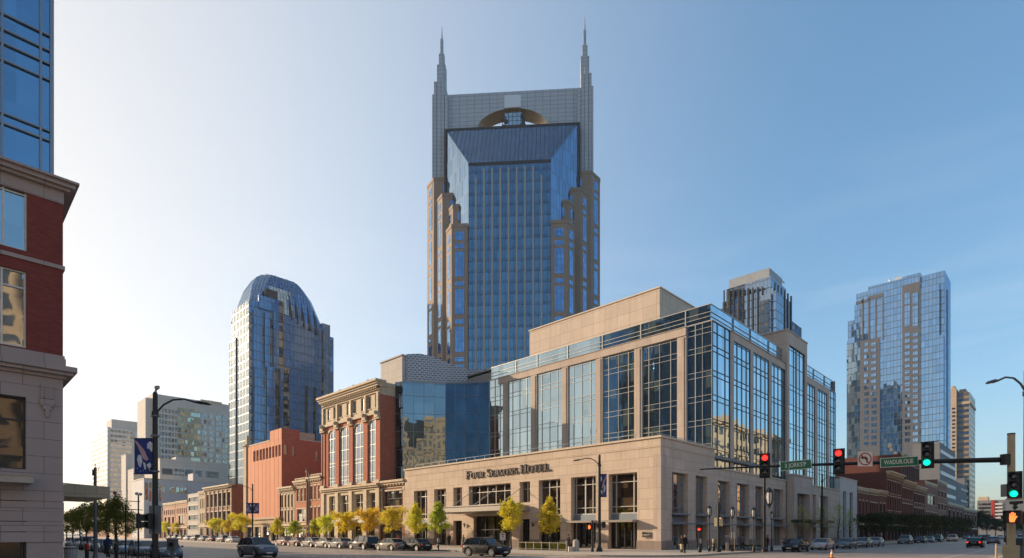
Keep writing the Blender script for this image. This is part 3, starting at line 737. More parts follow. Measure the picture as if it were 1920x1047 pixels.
# grey slab with the arch
SW=30.2; s0_,s1_=15.2,22.0; ZS=170.6; zb=154.3; rx,rz=14.2,9.9
part('crown_base','towergrey',tower,lambda b:b.box(-SW,SW,s0_,s1_,100,zb,0,'bt'))
def arch(b):
    n=28; pts=[(-rx*math.cos(math.pi*i/n),zb+rz*math.sin(math.pi*i/n)**.85) for i in range(n+1)]
    for w in (s0_,s1_):
        fr=[(-SW,zb),(-rx,zb)]
        b.poly([(-SW,w,zb),(-rx,w,zb),(-rx,w,ZS),(-SW,w,ZS)]); b.poly([(rx,w,zb),(SW,w,zb),(SW,w,ZS),(rx,w,ZS)])
        for i in range(n): b.poly([(pts[i][0],w,pts[i][1]),(pts[i+1][0],w,pts[i+1][1]),(pts[i+1][0],w,ZS),(pts[i][0],w,ZS)])
    b.poly([(-SW,s0_,ZS),(SW,s0_,ZS),(SW,s1_,ZS),(-SW,s1_,ZS)])
    for x_ in (-SW,SW): b.poly([(x_,s0_,zb),(x_,s1_,zb),(x_,s1_,ZS),(x_,s0_,ZS)])
    b.poly([(-SW,s0_,zb),(SW,s0_,zb),(SW,s1_,zb),(-SW,s1_,zb)])
    for i in range(n): b.poly([(pts[i][0],s0_,pts[i][1]),(pts[i][0],s1_,pts[i][1]),(pts[i+1][0],s1_,pts[i+1][1]),(pts[i+1][0],s0_,pts[i+1][1])],1)
M['soffit']=plain('arch_soffit_panel',(.20,.145,.09),.35,.4,.15,.5)
part('arched_crown',[M['towergrey'],M['soffit']],tower,arch)
M['mirrorpanel']=glassmat('mirror_panel',1.6,1.6,(.7,.72,.75),.6,(.05,.05,.05),(.3,.3,.3),.3,mull=(.05,.05,.05),mw=.2,mh=.2,tilt=.05)
M['palepanel']=plain('pale_panel',(.62,.62,.64),.5,.2,.05)
part('crown_panel','palepanel',tower,lambda b:b.box(-3.0,3.3,s0_-.35,s0_-.02,164.3,169.0))
def piece(b):
    b.box(-3.0,3.6,s0_+1,s1_-1.5,zb,164.6); 
part('crown_pier','mirrorpanel',tower,piece)
def gear(b):
    r=random.Random(3)
    for i in range(60):
        u=r.choice([r.uniform(-4.2,-2.4),r.uniform(2.6,4.2)]); z=r.uniform(zb,162); h=r.uniform(.3,1.4)
        b.box(u,u+r.uniform(.3,1.2),s0_+.3+i*.03,s0_+.9+i*.03,z,z+h)
    for i in range(12): u=r.uniform(-12,12); b.box(u,u+.3,13,13.4,154.3,155.3+r.uniform(.2,1.0))
part('roof_equipment','framedark',tower,gear)
def pier(sg):
    def q(b):
        zt=ZS+5.2
        for k,(a,c,h) in enumerate(((24.7,25.9,-6),(26.0,27.2,-.2),(27.3,28.8,1.0),(28.9,29.95,-1.0),(30.0,30.6,-6))):
            b.box(sg*a,sg*c,s0_-1.1-.15*k,s1_+.5,zt*0+118,zt+h)
    part('corner_rib','towergrey',tower,q)
    u=sg*27.6; w=17.5; z=ZS+2
    def sp_(b):
        dz=0 if sg<0 else .8
        for r0,za,zc in ((1.6,z-4,183.1),(1.0,183.1,187.8),(.52,187.8,193.8)):
            b.box(u-r0,u+r0,w-r0,w+r0,za,zc); b.box(u-r0*.55,u+r0*.55,w-r0*1.12,w+r0*1.12,za,zc-.4)
        b.tube([(u,w,193.8),(u,w,199.3)],[.34,.08],6)
        for i in range(3): b.cyl(u,w,194.4+i*1.1,194.55+i*1.1,.4-.08*i,n=8)
    part('spire','towergrey',tower,sp_)
sym(pier)
# ================================================================== helpers for towers measured on the photograph's bearings
def fbx(b,X,p0,p1,yt,yb,d0=-.05,d1=.3,m=0,zb=None):      # on a plane X = const
    a,c=sorted((YX(p0,X),YX(p1,X))); D=dep(X,(a+c)/2)
    b.fb(FX(X),a,c,zat(yb,D) if zb is None else zb,zat(yt,D),d0,d1,m)
def fby(b,Y,p0,p1,yt,yb,d0=-.05,d1=.3,m=0,zb=None):
    a,c=sorted((XY(p0,Y),XY(p1,Y))); D=dep((a+c)/2,Y)
    b.fb(FY(Y),a,c,zat(yb,D) if zb is None else zb,zat(yt,D),d0,d1,m)
# ------------------------------------------------------------------ domed glass tower on the left
DX,DY=90.2,236.7; DX1=XY(612,DY); DY1=YX(435.5,DX); zs=zat(562,230)
dome=thing('domed_glass_tower','blue glass tower with a rounded mansard crown behind the orange brick block','skyscraper',(DX,DY,0))
part('shaft',[M['domeglass'],M['paleglass'],M['roof']],dome,lambda b:(b.poly([(DX,DY,0),(DX1,DY,0),(DX1,DY,zs-4),(DX,DY,zs)]),b.poly([(DX,DY1,0),(DX,DY,0),(DX,DY,zs),(DX,DY1,zs)],1),b.poly([(DX1,DY,0),(DX1,DY1,0),(DX1,DY1,zs-4),(DX1,DY,zs-4)]),b.poly([(DX1,DY1,0),(DX,DY1,0),(DX,DY1,zs),(DX1,DY1,zs-4)]),b.poly([(DX,DY,zs),(DX1,DY,zs-4),(DX1,DY1,zs-4),(DX,DY1,zs)],2)))
part('lower_shoulder','domeglass',dome,lambda b:(b.box(DX1-.5,XY(619,DY+3),DY+3,DY1,0,zat(600,252)),b.box(XY(619,DY+3),XY(625.5,DY+5),DY+5,DY1,0,zat(622,254))))
part('pale_shoulder','paleglass',dome,lambda b:b.box(DX-.6,DX+2,DY1-5,DY1+1.5,0,zat(640,243)))
def crown(b):
    def ring(x0,x1,y0,y1,c,z): return [(x0+c,y0,z),(x1-c,y0,z),(x1,y0+c,z),(x1,y1-c,z),(x1-c,y1,z),(x0+c,y1,z),(x0,y1-c,z),(x0,y0+c,z)]
    R_=[ring(DX+.3,DX1-.3,DY+.3,DY1+4,1.5,zs-4.2),ring(DX+4.2,DX1-3.6,DY+3.0,DY1+3,4,zs+9.5),ring(DX+6.6,DX1-6.4,DY+4.6,DY1+1,4,zs+14.0),ring(DX+8.6,DX1-9.2,DY+5.8,DY1-1,3,zs+15.6)]
    for i in range(len(R_)-1):
        for k in range(8):
            b.poly([R_[i][k],R_[i][(k+1)%8],R_[i+1][(k+1)%8],R_[i+1][k]])
    b.poly(R_[-1])
part('crown','domeroof',dome,crown)
def strips(specs,mat,name,d1=.25,d0=-.05):
    for p0,p1,yt,yb in specs: part(name,mat,dome,lambda b:fby(b,DY,p0,p1,yt,yb,d0,d1))
strips([(466,472.6,585,870),(521.5,531,565,691)],'stripwarm','balcony_strip')
strips([(527.5,539.4,691,850)],'stripwarm','balcony_strip',1.3)
strips([(488.8,494.8,587,692),(504.2,511.3,587,692)],'stripdark','dark_strip',.2)
strips([(488.6,497,692,850),(512.6,521.5,692,850)],'stripdark','dark_strip',1.4)
strips([(572,576.5,724,850),(587,592,727,850),(603,606.5,620,740)],'stripdark','dark_strip',.2)
strips([(474,488.7,583,692),(495,504,587,692),(511.5,521.4,587,692)],'domeglass','projecting_bay',.9)
strips([(474,488.5,691,850),(497.1,512.5,690,850),(521.6,527.4,692,850)],'domeglass','projecting_bay',1.9)
strips([(484,522,559,584)],'domeglass','projecting_bay',.6)
part('recess','framedark',dome,lambda b:fby(b,DY+1.2,496,519,545,560,-.3,.9))
for i in range(5):
    p=545+i*11.3; xc=XY(p+2,DY); zl=92.6-i*.9; zh=104.2-i*1.1
    part('crown_slot','framedark',dome,lambda b:b.tube([(xc,DY+.3+(z-91.8)/13.7*2.7-.05,z) for z in (zl,(zl+zh)/2,zh)],[.85,.6,.12],4))
part('roof_equipment','framedark',dome,lambda b:[b.tube([(DX+11+i*1.6,DY+8,zs+15.5),(DX+11.2+i*1.6,DY+8,zs+16.3+(i%3)*.3)],.12,5) for i in range(8)]+[b.tube([(DX+10,DY+8,zs+16.2),(DX+24,DY+8,zs+16.0)],.1,5)])
# ------------------------------------------------------------------ dark mid-rise tower behind the hotel
MX,MY=237.8,85.9; MY1=YX(1355,MX); MX1=XY(1485,MY)
mid=thing('dark_finned_tower','dark glass tower with pale boxy crown rising behind the hotel roof','skyscraper',(MX,MY,0))
zm=zat(540,230)
part('shaft','midglass',mid,lambda b:b.box(MX,MX1,MY,MY1,0,zm,0,'b'))
M['crownpanel']=plain('crown_panel',(.27,.28,.30),.5,.1,.1,.4)
part('crown','crownpanel',mid,lambda b:(b.box(MX+1.5,MX1-6,MY+2.0,YX(1367,MX+1.5),zm-.5,zat(503,233)),))
part('upper_tier','midglass',mid,lambda b:b.box(MX+.8,MX1-3.5,MY+1.2,YX(1362,MX+.8),zm-.3,zat(521,233)))
part('front_bay','midglass',mid,lambda b:(fbx(b,MX,1430,1449,556,800,-.1,2.4),fby(b,MY,1447.5,1462,553,800,-.1,1.5)))
part('dark_bay','stripdark',mid,lambda b:fbx(b,MX,1430,1446.5,567,800,2.42,2.9))
r=random.Random(2)
for i in range(9):
    p=1357+i*9.0; part('fin','framedark',mid,lambda b:(fbx(b,MX,p,p+2.0+(i%2)*1.0,545-i*.8,800,-.1,.35+.03*i)))
for i in range(6):
    p=1452+i*6; part('fin','framedark',mid,lambda b:fby(b,MY,p,p+1.4,531+i*5,700,-.1,.3+.02*i))
part('low_wing','midglass',mid,lambda b:b.box(MX1-.2,XY(1503,MY+2),MY+2,MY1,0,zat(592,245)))
part('left_wing','midglass',mid,lambda b:b.box(MX+3,MX+20,MY1-.2,MY1+7,0,zat(574,245)))
part('crown_frame','frame',mid,lambda b:[b.tube([(MX1-6.5+i,MY+3,zat(520,235)),(MX1-5.5+i,MY+3,zat(505+i*2,235))],.14,5) for i in range(5)]+[b.box(MX1-7,MX1-.5,MY+2.8,MY+3.2,zat(507,235),zat(505,235))])
# ------------------------------------------------------------------ big stepped glass and stone tower on the right
NX,NY=373.,47.6; NX1=XY(1782.5,NY)
big_t=thing('stepped_glass_tower','wide stepped blue glass tower with stone bands standing right of the hotel','skyscraper',(NX,NY,0))
stp=[(1587,1589,640),(1589,1602,601),(1602,1605,572),(1605,1627.5,549),(1627.5,1657,534.5),(1657,1691,527),(1691,1725.6,515.5),(1725.6,1771.5,513)]
def nsh(b):
    for i,(a,c,yt) in enumerate(stp):
        y0,y1=YX(c,NX),YX(a,NX); z=zat(yt,dep(NX,(y0+y1)/2)); b.box(NX+(0 if i>1 else .6),NX1,y0,y1,0,z,0,'b')
part('shaft','rightglass',big_t,nsh)
def st(specs,d1,mat='rightstone_shade',name='stone_panel'):
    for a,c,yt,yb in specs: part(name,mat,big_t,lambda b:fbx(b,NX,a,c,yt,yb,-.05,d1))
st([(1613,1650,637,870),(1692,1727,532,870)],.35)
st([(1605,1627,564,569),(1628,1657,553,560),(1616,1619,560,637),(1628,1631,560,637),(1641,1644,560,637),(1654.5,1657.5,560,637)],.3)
part('projecting_bay','rightglass',big_t,lambda b:fbx(b,NX,1727.5,1762,537,828,-.05,1.2))
part('lower_bay','rightglass',big_t,lambda b:fbx(b,NX,1762.1,1771,630,833,-.05,2.0))
part('dark_strip','stripdark',big_t,lambda b:(fbx(b,NX,1762,1765,543,629,-.05,.3),fbx(b,NX,1724.9,1727.3,520,850,-.05,.55)))
part('side_slot','framedark',big_t,lambda b:fby(b,NY,1775.5,1777.3,545,860,-.05,.2))
for (ca,cb) in ((1620.5,1628),(1634,1643)):
    for k in range(17): y=643+k*11.6; part('window','rightglass',big_t,lambda b:fbx(b,NX,ca,cb,y,y+6.4,.2,.46))
for (ca,cb) in ((1697,1706),(1712,1721.5)):
    for k in range(18): y=625+k*11.6; part('window','rightglass',big_t,lambda b:fbx(b,NX,ca,cb,y,y+6.4,.2,.46))
    for (yt,yb) in ((550,571),(574,612)): part('window','rightglass',big_t,lambda b:fbx(b,NX,ca-.5,cb+.5,yt,yb,.2,.46))
part('mast','frame',big_t,lambda b:(b.tube([(NX+3,YX(1668,NX),zat(520,315)),(NX+3,YX(1664,NX),zat(518,315))],.25,6),b.box(NX+2,NX+4,YX(1691,NX),YX(1676,NX),zat(523,315),zat(519,315)),b.tube([(NX+3,YX(1680,NX),136),(NX+3,YX(1664,NX),zat(517,315))],.3,6)))
# ------------------------------------------------------------------ tan tower
OX,OY=446.,44.8
tan=thing('tan_office_tower','narrow tan and grey office tower right of the stepped glass tower','tower',(OX,OY,0))
oy1=YX(1794,OX); oy2=YX(1781,OX); ox1=XY(1828.5,OY)
part('shaft','tanwin',tan,lambda b:b.box(OX,ox1,OY,oy1,0,zat(735,350),0,'b'))
part('corner_pier','tanstone',tan,lambda b:(b.box(OX-1.5,ox1-4,oy1,oy2,0,zat(726,350)),b.box(OX-1,OX+9,oy1+1,oy2-1,zat(726,350),zat(720,350))))
part('cap','tanstone',tan,lambda b:(b.box(OX+2,ox1-3,OY+2,oy1-1,zat(735,350),zat(727,350)),b.box(OX-.4,ox1+.4,OY-.4,oy1,zat(757,350),zat(752,350))))
for k in range(3):
    part('window','oldglass',tan,lambda b:[fbx(b,OX-1.5,1785,1790,765+22*j+k*7,768+22*j+k*7,-.05,.2) for j in range(9)])
# ------------------------------------------------------------------ towers on the left horizon
KD=320.; kx,ky=at(287,KD); kx1=XY(434,ky)
slab=thing('grid_windowed_slab','broad concrete slab block with gridded windows behind the blue banner pole','office block',(kx,ky,0))
kz=zat(738,KD)
part('shell','concrete',slab,lambda b:(b.box(kx,kx1,ky,ky+22,0,kz,0,'b'),b.box(kx-3.2,kx-.02,ky+2,ky+20,0,zat(746,KD))))
def kb(p0,p1,yt,yb,mat,name,d=.15): part(name,mat,slab,lambda b:fby(b,ky,p0,p1,yt,yb,-.02,d))
kb(299,332,765,870,'gridwin','window_bay'); kb(333,376,767,875,'gridgreen','green_window_bay',.25)
for a in (378,391,404,417): kb(a,a+10,772+(a-378)*.13,875,'gridwin','window_bay')
kb(376,416,752,758,'tanstone','sign_band',.1)
part('roof_equipment','framedark',slab,lambda b:[b.box(XY(p,ky),XY(p,ky)+.8,ky+2,ky+2.8,kz-.1,kz+1.5) for p in (392,398,430)])
LD=400.; lx,ly=at(203,LD); 
whit=thing('pale_ribbon_tower','pale ribbon windowed tower with a set back top left of the slab block','office block',(lx,ly,0))
lz=zat(802,LD)
LX1=XY(252,ly)
part('shaft','whitewin',whit,lambda b:b.prism([(lx,ly),(LX1,ly),(LX1+8,ly+8),(LX1+8,ly+44),(lx,ly+44),(lx-1,YX(172,lx-1)),],0,lz,0))
part('top_storey','concrete',whit,lambda b:b.prism([(lx+2.5,ly+3),(XY(266,ly),ly+3),(XY(266,ly),ly+20),(lx+2.5,ly+20)],lz,zat(786,LD+4)))
part('pier','concrete',whit,lambda b:(b.box(lx-.5,lx+1.2,ly-.5,ly+1,0,lz+.3),b.box(LX1-1.2,LX1+.3,ly-.5,ly+1,0,lz+.3)))
# extra pale blocks between them and the street
def simple(name,label,cat,X0,X1_,Y0,Y1_,z,wm,feats,group=None,cap=True):
    t_=thing(name,label,cat,(X0,Y0,0),group)
    part('wall',wm,t_,lambda b:b.box(X0,X1_,Y0,Y1_,0,z,0,'b'))
    if cap: part('parapet','coping' if wm not in('greyconc','darkbrick') else wm,t_,lambda b:(b.box(X0-.15,X1_+.15,Y0-.15,Y0+.3,z,z+.35),b.box(X0-.15,X0+.3,Y0+.3,Y1_,z,z+.35)))
    for f in feats:
        nm,mt,pl_,p0,p1,yt,yb=f[:7]; d=f[7] if len(f)>7 else .12
        part(nm,mt,t_,lambda b:(fby(b,Y0,p0,p1,yt,yb,-7,-.01)) if nm.startswith('roof') else (fbx(b,X0,p0,p1,yt,yb,-.02,d) if pl_=='x' else fby(b,Y0,p0,p1,yt,yb,-.02,d)))
    return t_
# long grey office with strip windows
gx,gy=at(300,262)
simple('long_grey_office','long low grey office with ribbon windows in front of the slab block','office block',gx,XY(457,gy),gy,gy+25,zat(861,262),'concrete',
  [('window','paleglass','y',304,323,879,890),('window','gridwin','y',325,345,880,892),('window','oldglass','y',347,361,881,893),('window','oldglass','y',366,378,883,894),('window','oldglass','y',386,410,885,896),('window','oldglass','y',428,440,889,899),('roof_house','concrete','y',330,357,858,866,3.)])
gx,gy=at(272,236)
simple('pale_lilac_block','plain pale lilac block with one band of windows above the old brick shops','office block',gx,XY(466,gy),gy,gy+14,zat(898,236),'lilacwall',
  [('window','backglass','y',318,352,913,926),('window','backglass','y',300,308,911,928),('roof_room','lilacwall','y',362,372,888,903,4.)])
gx,gy=at(303,215)
simple('white_pier_block','white building with tall narrow bays left of the pink brick shop','building',XY(270,gy),gx,gy,gy+18,zat(900,215),'whitewall',
  [('window','oldglass','y',272,277,905+k*0,937) for k in range(1)]+[('window','oldglass','y',p,p+3.6,920,940) for p in (280,286,292,298)]+[('window','oldglass','y',p,p+3.6,905,916) for p in (280,286,292,298)])
gx,gy=at(236,300)
simple('blank_concrete_block','tall blank pale concrete block behind the slim poles','building',gx,XY(249,gy),gy,gy+10,zat(853,300),'concrete',[])
gx,gy=at(250.5,290)
simple('small_window_block','narrow cream block with rows of tiny windows beneath the banner','building',gx,XY(271,gy),gy,gy+12,zat(880,290),'concrete',[('window_grid','gridwin','y',252,262,884,940)])

# ================================================================== row buildings along the streets
def rowhouse(name,label,f,s0,s1,H,depth,wm,tm,rows,cor=.7,shop=3.6,gm='oldglass',fm='framedark',sill=True,pil=0,cat='building',dim=.45,recess=.28,balus=False,endwin=None):
    s0,s1=min(s0,s1),max(s0,s1)
    base=f.P(s0,0); t_=thing(name,label,cat,(base[0],base[1],0))
    ops=[]
    for (z0,z1,n,wf) in rows:
        pitch=(s1-s0-1.0)/n
        for i in range(n):
            c=s0+.5+pitch*(i+.5); ops.append((c-pitch*wf/2,c+pitch*wf/2,z0,z1))
    sh=[]
    if shop:
        n=max(1,int((s1-s0)/4.2)); pitch=(s1-s0-.8)/n
        for i in range(n): c=s0+.4+pitch*(i+.5); sh.append((c-pitch*.40,c+pitch*.40,.35,shop-.5))
    def w(b):
        b.wall(f,s0,s1,0,H,ops+sh,recess)
        a,b2,c,d=f.P(s0,0),f.P(s1,0),f.P(s1,-depth),f.P(s0,-depth)
        for p,q in ((a,d),(d,c),(c,b2)): b.poly([(p[0],p[1],0),(q[0],q[1],0),(q[0],q[1],H),(p[0],p[1],H)])
    part('wall',wm,t_,w)
    rr=f.P(s0,-depth); a=f.P(s0,0); c=f.P(s1,-depth)
    part('roof','roof',t_,lambda b:b.box(min(a[0],c[0])+.02,max(a[0],c[0])-.02,min(a[1],c[1])+.02,max(a[1],c[1])-.02,H-1.0,H-.7))
    for o in ops:
        ww=o[1]-o[0]
        cols=(.5,) if ww>.9 else ()
        window(t_,f,o[0],o[1],o[2],o[3],-recess+.03,cols,((o[2]+o[3])/2,),fm,gm,.07,.09,sill=tm if sill else None)
    for o in sh:
        window(t_,f,o[0],o[1],o[2],o[3],-recess+.03,(.33,.66),(o[3]-.6,),fm,'darkglass',.08,.1,name='shopfront')
    def trimf(b):
        if cor:
            b.fb(f,s0-.05,s1+.05,H-.25,H+.12,-.1,cor*.75); b.fb(f,s0,s1,H-.6,H-.25,-.05,cor*.45); b.fb(f,s0,s1,H-1.25,H-1.1,-.05,.12)
            n=int((s1-s0)/.9)
            for i in range(n): x=s0+(i+.5)*(s1-s0)/n; b.fb(f,x-.13,x+.13,H-.9,H-.6,-.05,cor*.4)
        if balus:
            b.fb(f,s0,s1,H+.55,H+.7,-.1,.12)
            n=int((s1-s0)/.8)
            for i in range(n): x=s0+(i+.5)*(s1-s0)/n; b.fb(f,x-.14,x+.14,H+.12,H+.55,-.05,.08)
    part('cornice',tm,t_,trimf)
    if shop: part('shop_fascia',tm,t_,lambda b:b.fb(f,s0,s1,shop-.1,shop+.35,-.05,.28))
    if pil:
        for i in range(pil+1):
            x=s0+.25+(s1-s0-.5)*i/pil; part('pilaster',tm if pil>0 else wm,t_,lambda b:(b.fb(f,x-.22,x+.22,shop+.36,H-1.3,-.02,.22),b.fb(f,x-.32,x+.32,H-1.75,H-1.3+.0,.221,.34)))
    if dim:
        for o in ops: part('lintel',tm,t_,lambda b:b.fb(f,o[0]-.12,o[1]+.12,o[3]+.003,o[3]+dim*.6,-.02,.09))
    return t_
# ---- brick building with tall bays, next to the hotel
BX=PX; b0,b1=YX(712),YX(605); fb_=FX(BX); BH=30.0
brick=thing('tall_bay_brick_building','red brick building with tall arched glass bays, stone cornice and stone base','building',(BX,b0,0))
bw=[(691,707.8),(663.5,681.4),(637.4,654),(615.6,628.7)]; bw=[(YX(b_),YX(a)) for a,b_ in bw]
lowb=[(692,709),(664,681.5),(639,655),(617,628)]; lowb=[(YX(b_),YX(a)) for a,b_ in lowb]
opsU=[(a,c,11.6,23.2) for a,c in bw]; opsL=[(a,c,5.2,9.6) for a,c in lowb]; opsG=[(a,c,.3,3.9) for a,c in lowb]
att=[]
for a,c in bw:
    w_=(c-a); m_=(a+c)/2
    for o in (-w_*.42,w_*.42): att.append((m_+o-.62,m_+o+.62,25.3,27.7))
SX2=XY(743,b0)
def brw(b):
    b.wall(fb_,b0,b1,11.2,24.0,opsU,.24,0)
    b.poly([(BX,b0,0),(BX+26,b0,0),(BX+26,b0,27.6),(BX,b0,27.6)]); b.poly([(BX+26,b0,0),(BX+26,b1,0),(BX+26,b1,BH),(BX+26,b0,BH)]); b.poly([(BX+26,b1,0),(BX,b1,0),(BX,b1,BH),(BX+26,b1,BH)])
part('wall','redbrick',brick,brw)
def brs(b):
    b.wall(fb_,b0,b1,0,11.2,opsL+opsG,.55)
part('stone_wall','trim',brick,brs)
part('attic_wall','trim',brick,lambda b:b.wall(fb_,b0,b1,24.0,BH-.6,att,.35))
bx('side_frieze','trim',brick,BX+.02,BX+26,b0-.04,b0+.3,27.6,BH-.1)
def brc(b):
    for d,z0,z1 in ((1.3,29.75,30.15),(1.0,29.4,29.75),(.75,29.0,29.4),(.3,28.4,28.6)): b.box(BX-d,BX+1,b0-d*.5,b1+d*.3,z0,z1)
    for i in range(30): y=b0+.5+i*(b1-b0-1)/29; b.box(BX-.6,BX-.02,y-.12,y+.12,28.62,28.98)
    for i in range(4): y=b0+3+i*5.2; b.ball((BX-.6,y,30.35),.3,8)
part('cornice','trim',brick,brc)
def brd(b):
    b.box(BX-.35,BX,b0,b1,24.0,24.5); b.box(BX-.25,BX,b0,b1,27.95,28.1)
    for d,z0,z1 in ((.8,10.9,11.25),(.55,10.6,10.9),(.25,10.2,10.35)): b.box(BX-d,BX-.001,b0-.05,b1+.05,z0,z1)
    b.box(BX-.5,BX,b0,b1,4.5,4.85); b.box(BX+.5,BX+26,b0-.2,b0-.06,29.2,29.9)
part('string_course','trim',brick,brd)
pls=[b0+.45]+[(bw[i][1]+bw[i+1][0])/2 for i in range(3)]+[b1-.45]
for i,y in enumerate(pls):
    part('pilaster','redbrick',brick,lambda b:b.box(BX-.14,BX-.01,y-.75,y+.75,11.9,23.0))
    part('capital','trim',brick,lambda b:(b.box(BX-.5,BX-.01,y-.85,y+.85,23.0,23.3),b.box(BX-.62,BX-.01,y-.6,y+.6,23.3,24.0),b.ball((BX-.6,y,24.2),.4,8)))
    part('pilaster_foot','trim',brick,lambda b:b.box(BX-.45,BX-.01,y-.85,y+.85,11.26,11.9))
    part('attic_pilaster','trim',brick,lambda b:b.box(BX-.3,BX-.01,y-.3,y+.3,24.51,27.94))
    part('base_pier','trim',brick,lambda b:(b.box(BX-.35,BX-.01,y-.7,y+.7,.1,4.49),b.box(BX-.3,BX-.01,y-.6,y+.6,4.86,10.19)))
for a,c in bw:
    window(brick,fb_,a,c,11.6,23.2,-.19,(.3,.7),[12.6,13.3,15.6,16.3,18.6,21.3],'frame','brickbay',.06,.10)
    def arch_(b):
        n=10; hw=(c-a)/2; m_=(a+c)/2
        for i in range(n):
            u0=-1+2*i/n; u1=-1+2*(i+1)/n
            b.poly([(BX-.02,m_+u0*hw,22.2+.9*math.sqrt(max(0,1-u0*u0*.98))),(BX-.02,m_+u1*hw,22.2+.9*math.sqrt(max(0,1-u1*u1*.98))),(BX-.02,m_+u1*hw,23.25),(BX-.02,m_+u0*hw,23.25)])
            b.poly([(BX-.02,m_+u0*hw,22.2+.9*math.sqrt(max(0,1-u0*u0*.98))),(BX-.02,m_+u1*hw,22.2+.9*math.sqrt(max(0,1-u1*u1*.98))),(BX+.4,m_+u1*hw,22.2+.9*math.sqrt(max(0,1-u1*u1*.98))),(BX+.4,m_+u0*hw,22.2+.9*math.sqrt(max(0,1-u0*u0*.98)))])
    part('arch','trim',brick,arch_)
for a,c,z0,z1 in att: window(brick,fb_,a,c,z0,z1,-.3,(.5,),(),'frame','brickbay',.08,.1,sill='trim')
for a,c,z0,z1 in opsL: window(brick,fb_,a,c,z0,z1,-.5,(.5,),(8.0,),'frame','oldglass',.09,.12)
for i,(a,c,z0,z1) in enumerate(opsG):
    window(brick,fb_,a,c,z0,z1,-.5,(.33,.66),(3.0,),'framedark','darkglass',.08,.1,name='shopfront')
for i,(a,c) in enumerate(lowb):
    def aw(b,za,zb_,ou):
        b.poly([(BX-.3,a-.4,za),(BX-.3,c+.4,za),(BX-ou,c+.4,zb_),(BX-ou,a-.4,zb_)])
        b.poly([(BX-ou,a-.4,zb_),(BX-ou,c+.4,zb_),(BX-ou,c+.4,zb_-.3),(BX-ou,a-.4,zb_-.3)])
        for y in (a-.4,c+.4): b.poly([(BX-.3,y,za),(BX-ou,y,zb_),(BX-ou,y,zb_-.3),(BX-.3,y,zb_-.3)])
        b.poly([(BX-.3,a-.4,za-.06),(BX-ou,a-.4,zb_-.06),(BX-ou,c+.4,zb_-.06),(BX-.3,c+.4,za-.06)])
    if i!=3: part('awning','awning',brick,lambda b:aw(b,5.4,4.3,2.2))
part('roof','roof',brick,lambda b:b.box(BX+.5,BX+25.8,b0+.4,b1-.1,BH-1.3,BH-.9))
part('roof_planting','leafgreen' if False else 'greyconc',brick,lambda b:b.box(BX+8,BX+16,b1-9,b1-3,BH-1,BH+1.6))
part('drain_pipe','framedark',brick,lambda b:b.tube([(BX-.2,b1-.15,.2),(BX-.2,b1-.15,28)],.07,6))
rowhouse('small_ornate_shop','small weathered shop squeezed between the hotel and the tall bay brick building',FX(PX+.3),Y1+.15,b0-.15,11.4,9,'oldbrick','trim',[(6.9,9.6,1,.82),(3.9,5.2,1,.8)],.9,3.7,pil=1)
rowhouse('red_brick_shop','two storey orange brick shop with pier and stone balustrade beside the tall bay building',FX(PX),YX(578.6),b1+.1+.0,14.0,18,'redbrick2','trim',[(9.3,12.2,3,.62),(4.7,7.6,3,.6)],.9,3.9,balus=True,fm='frame')
rowhouse('pediment_brick_shop','orange brick shop with a round headed parapet left of the dividing pier',FX(PX+.02),YX(553),YX(578.4),13.6,18,'redbrick2','trim',[(9.1,12.0,3,.7),(4.6,7.4,1,.8)],.9,3.9,balus=True,fm='frame')
pi=tag(part('downpipe_pier','oldbrick',None,lambda b:(b.box(PX-.5,PX-.05,YX(579.2),YX(577.8),0,15.2),b.box(PX-.6,PX-.03,YX(580),YX(577),15.2,15.6),b.ball((PX-.3,YX(578.5),15.9),.4,8))),'dark brick pier with ball top dividing the two orange brick shops','pier')
rowhouse('stone_fronted_shop','narrow pale stone shop with paired windows under the big orange brick block',FX(PX),YX(524.5),YX(552.4),12.6,18,'tanstone','trim',[(8.0,10.9,4,.5),(4.5,7.3,4,.5)],1.0,3.8)
# ---- the big orange brick block
q0,q1=YX(528),YX(463); ez=26.3; q2=YX(506)
blk=thing('blank_brick_block','huge blank orange and dark red brick block with one strip of windows under the roof','building',(PX,q0,0))
def bop(): return [(YX(p+4.2*1.0),YX(p),21.2-.0,24.2) for p in ()]
zc=24.4
wb=[YX(474+ (527-474)*i/9) for i in range(10)]
bops=[(wb[i+1]+.25,wb[i]-.25,20.2,22.9) for i in range(9)]
def blw(b):
    b.wall(FX(PX),q0,q1,5.6,zc,bops,.5,0)
def bls(b):
    b.box(PX+.01,PX+28,q0,q2,zc-.02,ez,0,'b'); b.poly([(PX+.01,q0,0),(PX+28,q0,0),(PX+28,q0,zc),(PX+.01,q0,zc)])
    b.poly([(PX+28,q0,0),(PX+28,q1,0),(PX+28,q1,zc),(PX+28,q0,zc)]); b.poly([(PX,q1,0),(PX+28,q1,0),(PX+28,q1,zc),(PX,q1,zc)])
part('front_wall','redpanel',blk,blw)
def sidew(b):
    sx_=[XY(p,q0) for p in (532,539,548,553,590,597)]
    b.wall(FY(q0),PX,PX+28,0,zc,[(sx_[0],sx_[1],20.6,22.9),(sx_[2],sx_[3],20.4,22.8),(sx_[4],sx_[5],19.8,22.2)],.4)
    b.poly([(PX+28,q0,0),(PX+28,q1,0),(PX+28,q1,zc),(PX+28,q0,zc)]); b.poly([(PX,q1,0),(PX+28,q1,0),(PX+28,q1,zc),(PX,q1,zc)])
part('side_wall','redbrick',blk,sidew)
part('roof_tower','redbrick',blk,lambda b:b.box(PX+.02,XY(562,q0),q0+.02,q2,zc,ez+.4,0,''))
part('roof_tower_front','redpanel',blk,lambda b:b.box(PX-.02,PX+.019,q0+.02,q2-.02,zc+.01,ez+.38))
